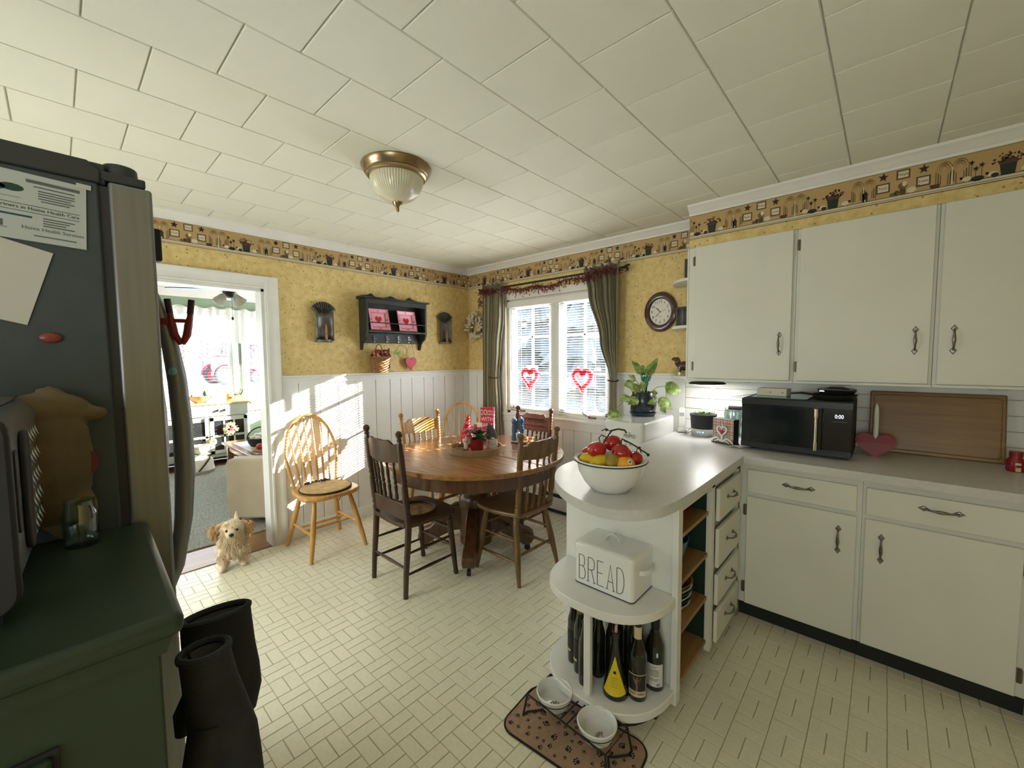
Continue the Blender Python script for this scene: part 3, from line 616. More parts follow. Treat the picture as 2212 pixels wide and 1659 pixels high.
# coffee table and things
WOOD('cherry', (0.16, 0.05, 0.02), (0.30, 0.11, 0.045), 0.22, stretch=(1, 12, 12), coat=0.4)
ct = thing('coffee_table', 'dark cherry coffee table in the living room', 'table', (-2.0, -1.45, 0))
ob('table_top', B().box(-0.60, 0.58, -0.36, 0.36, 0.405, 0.435), 'cherry', ct, bev=0.006)
ob('apron', B().box(-0.55, 0.53, -0.31, 0.31, 0.33, 0.405), 'cherry', ct)
for x in (-0.56, 0.52):
    for y in (-0.32, 0.26): ob('leg', B().box(x, x+0.06, y, y+0.06, 0.010, 0.405), 'cherry', ct, bev=0.004)
M('lace', (0.74, 0.74, 0.76), 0.85, var=0.06, scale=50)
tag(ob('table_runner', B().box(-2.40, -1.50, -1.74, -1.30, 0.435, 0.4385), 'lace', bev=0.001), 'white cloth runner lying on the coffee table', 'cloth')
eb = thing('egg_basket', 'dark metal basket of white eggs on the coffee table', 'basket', (-1.97, -1.55, 0.4385))
ob('bowl', B().lathe([(0, 0), (0.11, 0), (0.135, 0.045), (0.15, 0.10), (0.143, 0.10), (0.125, 0.045), (0.10, 0.012), (0, 0.012)], 22), 'black_matte', eb)
ob('handle', B().tube([(0, 0.148*math.cos(PI*k/14), 0.09+0.13*math.sin(PI*k/14)) for k in range(15)], 0.007, 8), 'black_matte', eb)
M('egg', (0.82, 0.80, 0.78), 0.5, var=0.02)
for k, (x, y, z) in enumerate(((0.05, -0.05, 0.10), (0.06, 0.04, 0.10), (0.0, 0.0, 0.13), (-0.05, -0.03, 0.12), (-0.04, 0.06, 0.12), (0.09, 0.0, 0.095), (0.01, -0.09, 0.105), (0.02, 0.09, 0.11))):
    tag(ob('egg', B().sphere((0, 0, 0), (0.026, 0.034, 0.026), 14, 9), 'egg', loc=(-1.97+x, -1.55+y, 0.4385+z), rot=(0, 0, k)), 'white egg piled in the dark metal basket', 'egg', 'eggs in the basket')
tr = thing('round_tray', 'round wooden tray with fruit beside the egg basket', 'tray', (-1.62, -1.62, 0.4385))
ob('dish', B().lathe([(0, 0), (0.12, 0), (0.14, 0.03), (0.135, 0.035), (0.115, 0.01), (0, 0.01)], 22), 'bowl_wood', tr)
M('fruit_red', (0.45, 0.03, 0.05), 0.4); M('fruit_cream', (0.72, 0.66, 0.42), 0.5)
tag(ob('red_fruit', B().sphere((-1.66, -1.66, 0.485), 0.036, 12, 8), 'fruit_red'), 'red fruit on the round wooden tray', 'fruit'); tag(ob('pale_fruit', B().sphere((-1.58, -1.60, 0.485), 0.036, 12, 8), 'fruit_cream'), 'pale yellow fruit on the round wooden tray', 'fruit')
# slip-covered chair
M('slipcover', (0.60, 0.52, 0.40), 0.9, var=0.06, scale=8, bmp=0.3, bscale=250)
ch = thing('slipcovered_chair', 'beige slipcovered armchair inside the doorway', 'armchair', (-0.62, -1.88, 0.010), R(-137))
ob('back', B().prism(rrect(-0.22, 0.30, 0.05, 0.58, 0.05), -0.0, 0.16, 'xz'), 'slipcover', ch, bev=0.02)
ob('seat', B().box(-0.20, 0.28, -0.5, 0.0, 0.05, 0.36), 'slipcover', ch, bev=0.03)
for x, y in ((-0.17, 0.1), (0.24, 0.1), (-0.16, -0.45), (0.24, -0.45)): ob('leg', B().cyl((x, y, 0), (x, y, 0.06), 0.018, 0.022), 'dark_oak', ch)

# ================================================================== OUTDOORS
M('snow', (0.86, 0.88, 0.92), 0.8, var=0.03, scale=0.4); M('conifer', (0.050, 0.066, 0.080), 0.9, var=0.5, scale=2); M('bark', (0.13, 0.11, 0.115), 0.9, var=0.3)
def hills(u, v):
    x = -90+150*u; y = -60+110*v; d = math.hypot(x-1, y+2)
    return (x, y, -0.7+0.12*math.sin(x*0.31)*math.cos(y*0.27)*min(1, max(0, d-8)/10)+(0.0 if d > 8 else 0))
struct('ground_snow', B().grid(hills, 50, 40), 'snow', label='snow covered ground outside the windows')
def conifer():
    b = B(); rr = random.Random(11)
    for k in range(9):
        z = 0.6+k*0.85; r_ = 2.0*(1-k/9.6)+0.15; n = 22; ring = []; apex = (0, 0, z+1.5)
        for j in range(n):
            a = 2*PI*j/n; q = r_*(1.0 if j % 2 else 0.6)*rr.uniform(0.75, 1.15); ring.append((q*math.cos(a), q*math.sin(a), z+rr.uniform(-.25, .1)))
        b.add(ring+[apex], [(j, (j+1) % n, n) for j in range(n)])
    return mesh('foliage', b, False)
_cf = conifer(); _tk = mesh('trunk', B().cyl((0, 0, 0), (0, 0, 3), 0.16, 0.1))
_sc = mesh('snow_patch', (lambda b, rr: [b.sphere((rr.uniform(-1, 1)*(1.6-z/6), rr.uniform(-1, 1)*(1.6-z/6), z), (rr.uniform(.12, .35), rr.uniform(.12, .35), .07), 8, 5) for z in [rr.uniform(1, 7) for _ in range(46)]] and b)(B(), random.Random(2)))
for k, (x, y, s, lab) in enumerate(((-3.0, 7.2, 0.95, 'nearest snowy conifer outside, seen at the right of the kitchen window'), (-5.0, 7.8, 1.05, 'snowy conifer outside, seen in the middle of the right casement'), (-6.6, 8.6, 1.1, 'snowy conifer outside, seen behind the window mullion'), (-8.4, 9.6, 1.15, 'snowy conifer outside, seen in the left casement'), (-10.6, 11.2, 1.3, 'snowy conifer outside, seen at the far left of the kitchen window'), (-4.2, 12.5, 1.7, 'tall snowy conifer outside in the back row, at right'), (-8.8, 14.5, 1.8, 'tall snowy conifer outside in the back row, at centre'), (-13.2, 16.5, 1.9, 'tall snowy conifer outside in the back row, at left'))):
    t = thing('conifer_tree', lab, 'tree', (x, y, -0.75), k*1.3, 'snowy conifers outside'); t.scale = (s, s, s)
    ob('foliage', _cf, 'conifer', t); ob('trunk', _tk, 'bark', t); ob('snow_patches', _sc, 'snow', t)
M('shadow_hedge', (0.12, 0.13, 0.14), 0.9, var=0.4)
# bare woods beyond the tractor
def bare():
    b = B(); rr = random.Random(4); b.cyl((0, 0, 0), (0, 0, 9), 0.22, 0.03, 6)
    for k in range(34):
        z = rr.uniform(1.5, 8.5); a = rr.random()*2*PI; L = (9.5-z)*0.42; p = Vector((L*math.cos(a), L*math.sin(a), z+L*0.7)); b.tube([(0, 0, z), p*0.5+Vector((0, 0, z*0.5)), p], [0.05, 0.035, 0.012], 5)
        for q in range(3): e = p+Vector((rr.uniform(-1, 1), rr.uniform(-1, 1), rr.uniform(0, 1))); b.cyl(p*0.8+Vector((0, 0, z*0.2)), e, 0.02, 0.008, 4)
    return mesh('trunk', b)
wb = B(); rr = random.Random(44); _b0 = bare()
_vs = [tuple(v.co) for v in _b0.vertices]; _fs = [tuple(p.vertices) for p in _b0.polygons]
for k in range(64):
    s = rr.uniform(0.7, 1.15); a = rr.random()*6; x0 = -56-(k % 4)*4+rr.uniform(-1.5, 1.5); y0 = -6+k*0.62+rr.uniform(-.4, .4); ca, sa = math.cos(a)*s, math.sin(a)*s
    wb.add([(x0+x*ca-y*sa, y0+x*sa+y*ca, -0.7+z*s) for x, y, z in _vs], _fs)
tag(ob('winter_woods', wb, 'bark'), 'bare grey winter woods behind the red tractor', 'woods', kind='stuff')
# tractor
M('tractor_red', (0.62, 0.02, 0.035), 0.35, coat=0.3); M('tyre', (0.02, 0.02, 0.022), 0.85); M('tractor_glass', (0.12, 0.16, 0.2), 0.1)
tt = thing('tractor', 'red farm tractor with loader parked on the snow outside the living room', 'tractor', (-40.3, 7.3, -0.7), R(15))
ob('hood', B().box(-0.45, 0.45, 0.3, 2.3, 0.95, 1.65), 'tractor_red', tt, bev=0.1); ob('chassis', B().box(-0.35, 0.35, -1.4, 2.1, 0.6, 0.95), 'black_matte', tt)
ob('cab', B().box(-0.75, 0.75, -1.2, 0.3, 1.3, 2.5), 'tractor_glass', tt, bev=0.08); ob('cab_roof', B().box(-0.85, 0.85, -1.35, 0.45, 2.5, 2.68), 'tractor_red', tt, bev=0.06)
for x in (-0.85, 0.85):
    for y, r_, w_ in ((-0.9, 0.85, 0.25), (1.7, 0.55, 0.18)):
        wl = ob('wheel', B().tube([(x, y+(r_-0.17)*math.cos(2*PI*k/24), r_+(r_-0.17)*math.sin(2*PI*k/24)) for k in range(24)], 0.17, 8, closed=True), 'tyre', tt)
        ob('rim', B().cyl((x-0.12, y, r_), (x+0.12, y, r_), r_*0.66, n=20), 'tractor_red', wl)
    ob('fender', B().tube([(x, -0.9+0.98*math.cos(PI*k/10), 0.85+0.98*math.sin(PI*k/10)) for k in range(11)], 0.12, 6), 'tractor_red', tt)
    ob('loader_arm', B().tube([(x*0.7, 0.1, 1.5), (x*0.7, 1.8, 1.3), (x*0.7, 2.9, 0.5)], 0.09, 6), 'tractor_red', tt)
ob('bucket', B().prism([(2.8, 0.15), (3.5, 0.15), (3.5, 0.22), (3.0, 0.35), (2.9, 0.8), (2.8, 0.8)], -0.95, 0.95, 'yz'), 'tractor_red', tt)
tg = thing('farm_trailer', 'red implement parked on the snow right of the tractor', 'trailer', (-41.5, 11.6, -0.7), R(15))
ob('box', B().box(-0.9, 0.9, -1.7, 1.7, 0.6, 1.5), 'tractor_red', tg, bev=0.05)
for x in (-0.9, 0.9): ob('wheel', B().tube([(x, 0.4*math.cos(2*PI*k/20), 0.5+0.4*math.sin(2*PI*k/20)) for k in range(20)], 0.12, 8, closed=True), 'tyre', tg)
# ================================================================== KITCHEN CABINETS
def pull_mesh():
    b = B()
    for z in (-0.052, 0.052):
        s = 1 if z > 0 else -1
        b.add([(0, 0, z-0.019), (0.0125, 0, z), (0, 0, z+0.019), (-0.0125, 0, z), (0, -0.004, z-0.014), (0.009, -0.004, z), (0, -0.004, z+0.014), (-0.009, -0.004, z), (0, -0.006, z)],
              [(0, 1, 5, 4), (1, 2, 6, 5), (2, 3, 7, 6), (3, 0, 4, 7), (4, 5, 8), (5, 6, 8), (6, 7, 8), (7, 4, 8), (3, 2, 1, 0)])
    pts = [(0, -0.004, -0.05), (0, -0.016, -0.043), (0, -0.024, -0.03), (0, -0.027, 0), (0, -0.024, 0.03), (0, -0.016, 0.043), (0, -0.004, 0.05)]
    b.tube(pts, [0.0035, 0.0035, 0.004, 0.0075, 0.004, 0.0035, 0.0035], 8)
    return mesh('pull', b)
_pull = pull_mesh()
def hinge_mesh():
    return mesh('hinge', B().prism([(-0.006, -0.030), (0.006, -0.030), (0.009, -0.022), (0.009, 0.022), (0.006, 0.030), (-0.006, 0.030), (-0.009, 0.022), (-0.009, -0.022)], -0.006, 0, 'xz').cyl((0, -0.007, -0.027), (0, -0.007, 0.027), 0.004, n=8))
_hinge = hinge_mesh()
UY = -0.287
def upper(x0, x1, label, doors):
    t = thing('wall_cabinet', label, 'cabinet', (x0, 0, 1.30), 0, 'white wall cabinets'); w_ = x1-x0
    ob('carcass', B().box(0.0005, w_-0.0005, UY, -0.012, 0.0, 0.864), 'cabinet_white', t, bev=0.002)
    ob('bottom_lip', B().box(0.0005, w_-0.0005, UY-0.012, UY, -0.006, 0.008), 'cabinet_white', t, bev=0.002)
    for a, b_, hx, hinge in doors:
        d = ob('door', B().box(a-x0, b_-x0, UY-0.019, UY-0.001, 0.010, 0.862), 'cabinet_white', t, bev=0.003)
        ob('pull', _pull, 'pewter', d, loc=(hx-x0, UY-0.019, 0.223))
        for z in (0.09, 0.775): ob('hinge', _hinge, 'hinge_metal', d, loc=(hinge-x0, UY-0.002, z))
upper(2.51, 3.107, 'white wall cabinet over the phone, nearest the clock', [(2.556, 3.090, 3.035, 2.547)])
upper(3.107, 3.668, 'middle white wall cabinet, above the microwave', [(3.124, 3.655, 3.603, 3.115)])
upper(3.668, 4.698, 'rightmost white wall cabinet, above the cutting board', [(3.683, 4.18, 3.733, 4.19), (4.21, 4.68, 4.26, 4.69)])
# puck lights under the cabinets
for x, y, lab in ((2.83, -0.16, 'white puck light under the wall cabinet beside the grow lamp'), (3.33, -0.15, 'white puck light under the wall cabinet above the microwave'), (3.90, -0.15, 'white puck light under the rightmost wall cabinet')):
    tag(ob('puck_light', B().lathe([(0, 0), (0.036, 0), (0.036, -0.012), (0.028, -0.018), (0, -0.018)], 20, (x, y, 1.30)), 'enamel'), lab, 'light', 'puck lights under the cabinets')
# corner shelves
cs = thing('corner_shelf', 'white rounded corner shelves on the end of the wall cabinets', 'shelf', (2.51, -0.012, 1.30))
qp = [(0, 0)]+[(-0.185*math.cos(PI/2*k/12), -0.27*math.sin(PI/2*k/12)) for k in range(13)]
for z in (0.0, 0.345, 0.66): ob('shelf', B().prism(qp, z, z+0.02), 'cabinet_white', cs, bev=0.003)
ob('end_panel', B().box(-0.010, -0.0005, UY+0.012, 0, 0.0, 0.864), 'cabinet_white', cs)
M('lantern', (0.035, 0.032, 0.03), 0.5, var=0.3, scale=60); M('tin', (0.045, 0.042, 0.036), 0.35, 0.4, var=0.3, scale=8); M('brown_glaze', (0.10, 0.032, 0.015), 0.25, coat=0.4, var=0.3, scale=25)
lt = thing('lidded_canister', 'dark patterned tall canister on the top corner shelf', 'canister', (2.455, -0.085, 1.98))
ob('body', B().box(-0.035, 0.035, -0.035, 0.035, 0, 0.16), 'lantern', lt, bev=0.004); ob('handle', B().tube([(0, -0.03, 0.16), (0, -0.028, 0.20), (0, 0, 0.215), (0, 0.028, 0.20), (0, 0.03, 0.16)], 0.004, 6), 'black_matte', lt); ob('paper_strip', B().box(0.01, 0.03, -0.038, -0.036, 0.0, 0.09), 'paper_white', lt)
tag(ob('round_tin', B().lathe([(0, 0), (0.068, 0), (0.07, 0.005), (0.07, 0.118), (0.072, 0.12), (0.072, 0.132), (0.06, 0.138), (0, 0.138)], 28, (2.43, -0.095, 1.666)), 'tin'), 'dark round tin on the middle corner shelf', 'tin')
hs = thing('horse_figurine', 'small brown glazed horse figurine on the lowest corner shelf', 'figurine', (2.43, -0.10, 1.32), R(20))
ob('body', B().sphere((0, 0, 0.065), (0.055, 0.03, 0.035), 14, 9).sphere((-0.05, 0, 0.095), (0.02, 0.018, 0.035), 10, 7).sphere((-0.065, 0, 0.115), (0.026, 0.013, 0.014), 10, 7), 'brown_glaze', hs)
for x, y in ((-0.035, 0.015), (-0.035, -0.015), (0.035, 0.015), (0.035, -0.015)): 
    l_ = ob('leg', B().cyl((x, y, 0.02), (x, y, 0.06), 0.009, 0.011, 8), 'brown_glaze', hs); ob('hoof', B().cyl((x, y, 0.0), (x, y, 0.02), 0.010, 0.009, 8), 'enamel', l_)

# ---- countertop
def catmull(pts, n=6):
    out = []
    for i in range(len(pts)-1):
        p0, p1, p2, p3 = (Vector(pts[max(i-1, 0)]), Vector(pts[i]), Vector(pts[i+1]), Vector(pts[min(i+2, len(pts)-1)]))
        for k in range(n):
            t = k/n; out.append(tuple(0.5*((2*p1)+(-p0+p2)*t+(2*p0-5*p1+4*p2-p3)*t*t+(-p0+3*p1-3*p2+p3)*t**3)))
    return out+[tuple(pts[-1])]
edge = [(2.405, -0.012), (2.405, -0.55), (2.40, -0.70)]+catmull([(2.375, -0.95), (2.34, -1.15), (2.322, -1.38), (2.345, -1.53), (2.42, -1.665), (2.52, -1.765), (2.64, -1.835), (2.76, -1.862), (2.85, -1.835), (2.915, -1.755), (2.945, -1.65), (2.955, -1.45)], 5)+[(2.956, -0.70), (XR, -0.70)]
top_poly = edge+[(XR, -0.012)]
ct_ = thing('countertop', 'grey-white laminate countertop with a rounded peninsula end', 'countertop', (0, 0, 0))
ob('slab', B().prism(top_poly, 0.881, 0.92), 'laminate', ct_)
eb_ = B(); m_ = len(edge)
def offs(i, d):
    a = Vector(edge[max(i-1, 0)]); b_ = Vector(edge[min(i+1, m_-1)]); t = (b_-a).normalized(); return Vector(edge[i])+Vector((t.y, -t.x))*(-d)
eb_.add([(offs(i, 0.0012).x, offs(i, 0.0012).y, z) for i in range(m_) for z in (0.8805, 0.9185)], [(2*i, 2*i+2, 2*i+3, 2*i+1) for i in range(m_-1)])
ob('edge_band', eb_, 'laminate_edge', ct_)

# ---- peninsula
pn = thing('peninsula_cabinet', 'white peninsula cabinet with drawers, open cubby and rounded end shelves', 'cabinet', (0, 0, 0))
ob('end_panel', B().box(2.39, 2.925, -1.53, -1.51, 0.06, 0.88), 'peninsula_white', pn, bev=0.002)
ob('side_panel', B().box(2.41, 2.43, -1.51, -0.70, 0.06, 0.88), 'peninsula_white', pn)
ob('face_post', B().box(2.905, 2.93, -1.548, -1.505, 0.055, 0.88), 'peninsula_white', pn, bev=0.002)
ob('face_stile', B().box(2.905, 2.93, -1.135, -1.09, 0.055, 0.88), 'cabinet_white', pn, bev=0.002)
ob('face_stile', B().box(2.905, 2.93, -0.71, -0.665, 0.09, 0.88), 'cabinet_white', pn, bev=0.002)
ob('top_rail', B().box(2.905, 2.93, -1.505, -0.665, 0.845, 0.88), 'cabinet_white', pn)
ob('drawer_case', B().box(2.44, 2.91, -1.10, -0.66, 0.08, 0.88), 'cabinet_white', pn)
ob('cubby_lining', B().box(2.435, 2.45, -1.505, -1.125, 0.09, 0.88).box(2.45, 2.905, -1.125, -1.112, 0.09, 0.88).box(2.45, 2.905, -1.508, -1.500, 0.09, 0.88), 'cubby_green', pn)
for z in (0.09, 0.305, 0.515, 0.715): ob('cubby_shelf', B().box(2.45, 2.915, -1.498, -1.128, z, z+0.018), 'shelf_pine', pn, bev=0.002)
for z0, z1 in ((0.675, 0.832), (0.448, 0.636), (0.264, 0.412), (0.078, 0.230)):
    d = ob('drawer', B().box(2.931, 2.948, -1.082, -0.705, z0, z1), 'cabinet_white', pn, bev=0.003)
    ob('pull', _pull, 'pewter', d, loc=(2.948, -0.895, (z0+z1)/2+0.01), rot=(0, R(90), R(90)))
ob('toe_kick', B().box(2.46, 2.87, -1.60, -0.66, 0.0, 0.075), 'black_matte', pn)
def dshape(a, b_, n=26): return [(2.66+a*math.cos(PI+PI*k/n), -1.53+b_*math.sin(PI+PI*k/n)*(1.0)) for k in range(n+1)]
for z0, z1 in ((0.468, 0.503), (0.085, 0.12)):
    pl = [(2.66+0.264*math.copysign(abs(math.cos(PI+PI*k/28))**0.8, math.cos(PI+PI*k/28)), -1.532-0.295*abs(math.sin(PI*k/28))**0.8) for k in range(29)]
    ob('end_shelf', B().prism(pl, z0, z1), 'peninsula_white', pn, bev=0.004)
ob('corner_slat', B().box(2.655, 2.685, -1.795, -1.775, 0.12, 0.468), 'peninsula_white', pn, bev=0.002)
ob('toe_base', B().prism([(2.66+0.20*math.cos(PI+PI*k/20), -1.56+0.20*math.sin(PI+PI*k/20)) for k in range(21)], 0.0, 0.084), 'black_matte', pn)

# ---- base cabinets along the back wall
def base(x0, x1, label, dr, door, hx, hinge):
    t = thing('base_cabinet', label, 'cabinet', (x0, 0, 0), 0, 'white base cabinets'); w_ = x1-x0
    ob('carcass', B().box(0.0005, w_-0.0005, -0.655, -0.015, 0.10, 0.88), 'cabinet_white', t)
    ob('toe_kick', B().box(0.0005, w_-0.0005, -0.60, -0.56, 0.0, 0.10), 'black_matte', t)
    d = ob('drawer', B().box(dr[0]-x0, dr[1]-x0, -0.674, -0.656, 0.722, 0.846), 'cabinet_white', t, bev=0.003)
    ob('pull', _pull, 'pewter', d, loc=((dr[0]+dr[1])/2-x0, -0.674, 0.795), rot=(0, R(90), 0))
    d = ob('door', B().box(door[0]-x0, door[1]-x0, -0.674, -0.656, 0.105, 0.700), 'cabinet_white', t, bev=0.003)
    ob('pull', _pull, 'pewter', d, loc=(hx-x0, -0.674, 0.575))
    for z in (0.19, 0.62): ob('hinge', _hinge, 'hinge_metal', d, loc=(hinge-x0, -0.657, z))
base(2.932, 3.445, 'white base cabinet under the microwave, next to the peninsula drawers', (2.972, 3.425), (2.972, 3.428), 3.362, 2.962)
base(3.445, 3.962, 'white base cabinet under the cutting board', (3.458, 3.935), (3.458, 3.925), 3.515, 3.935)
rg = thing('end_cabinet', 'white end cabinet at the right edge past the cutting board', 'cabinet', (3.963, 0, 0))
ob('carcass', B().box(0.0, 0.73, -0.69, -0.015, 0.10, 0.88), 'cabinet_white', rg, bev=0.003); ob('toe_kick', B().box(0.01, 0.73, -0.62, -0.56, 0.0, 0.10), 'black_matte', rg)
ob('door', B().box(0.03, 0.70, -0.71, -0.691, 0.11, 0.70), 'cabinet_white', rg, bev=0.003)
# dishes in the cubby
M('bowl_blue', (0.03, 0.16, 0.36), 0.25, coat=0.3); M('bowl_red', (0.30, 0.012, 0.02), 0.25, coat=0.3); M('bowl_white', (0.74, 0.74, 0.72), 0.25); M('bowl_navy', (0.02, 0.03, 0.05), 0.25); M('bowl_green', (0.02, 0.10, 0.07), 0.25)
def nest(c, r_, h, mat, label, name='mixing_bowl', grp='dishes in the open cubby'):
    return tag(ob(name, B().lathe([(0, 0), (r_*0.5, 0), (r_*0.8, h*0.4), (r_, h*0.95), (r_*1.03, h), (r_*0.97, h), (r_*0.75, h*0.4), (r_*0.4, h*0.1), (0, h*0.1)], 28, c), mat), label, 'bowl', grp)
nest((2.78, -1.33, 0.733), 0.11, 0.06, 'bowl_red', 'red bowl on the top cubby shelf of the peninsula')
nest((2.80, -1.36, 0.533), 0.10, 0.13, 'bowl_blue', 'blue mixing bowl on the second cubby shelf of the peninsula')
nest((2.66, -1.25, 0.533), 0.09, 0.09, 'bowl_navy', 'dark bowl behind the blue mixing bowl in the cubby')
for k, (mt, lb) in enumerate((('bowl_white', 'lowest white bowl of the nested stack in the cubby'), ('bowl_navy', 'dark navy bowl second in the nested stack in the cubby'), ('bowl_white', 'white bowl third in the nested stack in the cubby'), ('bowl_green', 'green bowl fourth in the nested stack in the cubby'), ('bowl_white', 'white bowl fifth in the nested stack in the cubby'), ('shelf_pine', 'wooden bowl topmost of the nested stack in the cubby'))):
    nest((2.79, -1.345, 0.323+0.0185*k), 0.112+0.002*k, 0.055, mt, lb)
# ================================================================== DINING TABLE AND CHAIRS
TX, TY, TH = 1.235, -1.06, 0.757
tb = thing('dining_table', 'round oak pedestal dining table', 'table', (TX, TY, 0))
N = 72
def halfdisc(sgn, r_=0.665, gap=0.0012):
    pts = []
    for k in range(N//2+1):
        a = -PI/2+PI*k/(N//2); pts.append((sgn*max(gap, r_*math.cos(a)), r_*math.sin(a)))
    return pts if sgn > 0 else list(reversed(pts))
for s_ in (-1, 1):
    pts = [(y, x) for x, y in halfdisc(s_)]
    ob('tabletop_leaf', B().prism(pts, TH-0.032, TH), 'table_oak', tb, bev=0.006)
ob('apron', B().rings([[(r_*math.cos(2*PI*j/N), r_*math.sin(2*PI*j/N), z) for j in range(N)] for r_, z in ((0.61, TH-0.032), (0.61, TH-0.125), (0.588, TH-0.125), (0.588, TH-0.032))], cap=False, loop=True), 'table_dark', tb)
ob('pedestal', B().lathe([(0, TH-0.04), (0.20, TH-0.04), (0.20, TH-0.07), (0.115, TH-0.10), (0.115, TH-0.15), (0.118, 0.56), (0.118, 0.545), (0.109, 0.54), (0.109, 0.525), (0.118, 0.52), (0.118, 0.50), (0.109, 0.495), (0.109, 0.48), (0.118, 0.475), (0.118, 0.455), (0.10, 0.445), (0.112, 0.43), (0.125, 0.40), (0.125, 0.16), (0.11, 0.13), (0.12, 0.11), (0.12, 0.07), (0.08, 0.055), (0, 0.055)], 36), 'table_dark', tb)
foot = [(0.09, 0.36), (0.16, 0.355), (0.23, 0.31), (0.29, 0.24), (0.345, 0.185), (0.40, 0.165), (0.435, 0.135), (0.44, 0.10), (0.42, 0.065), (0.385, 0.05), (0.35, 0.06), (0.325, 0.085), (0.29, 0.10), (0.23, 0.13), (0.16, 0.16), (0.09, 0.17)]
for k in range(4):
    a = R(-50+90*k)
    l_ = ob('pedestal_foot', B().prism([(x, z) for x, z in foot], -0.042, 0.042, 'xz'), 'table_dark', tb, bev=0.008, rot=(0, 0, a))
    ob('caster', B().cyl((0.39, -0.012, 0.022), (0.39, 0.012, 0.022), 0.022, n=14).cyl((0.385, 0, 0.035), (0.385, 0, 0.06), 0.008, n=8), 'black_matte', l_)

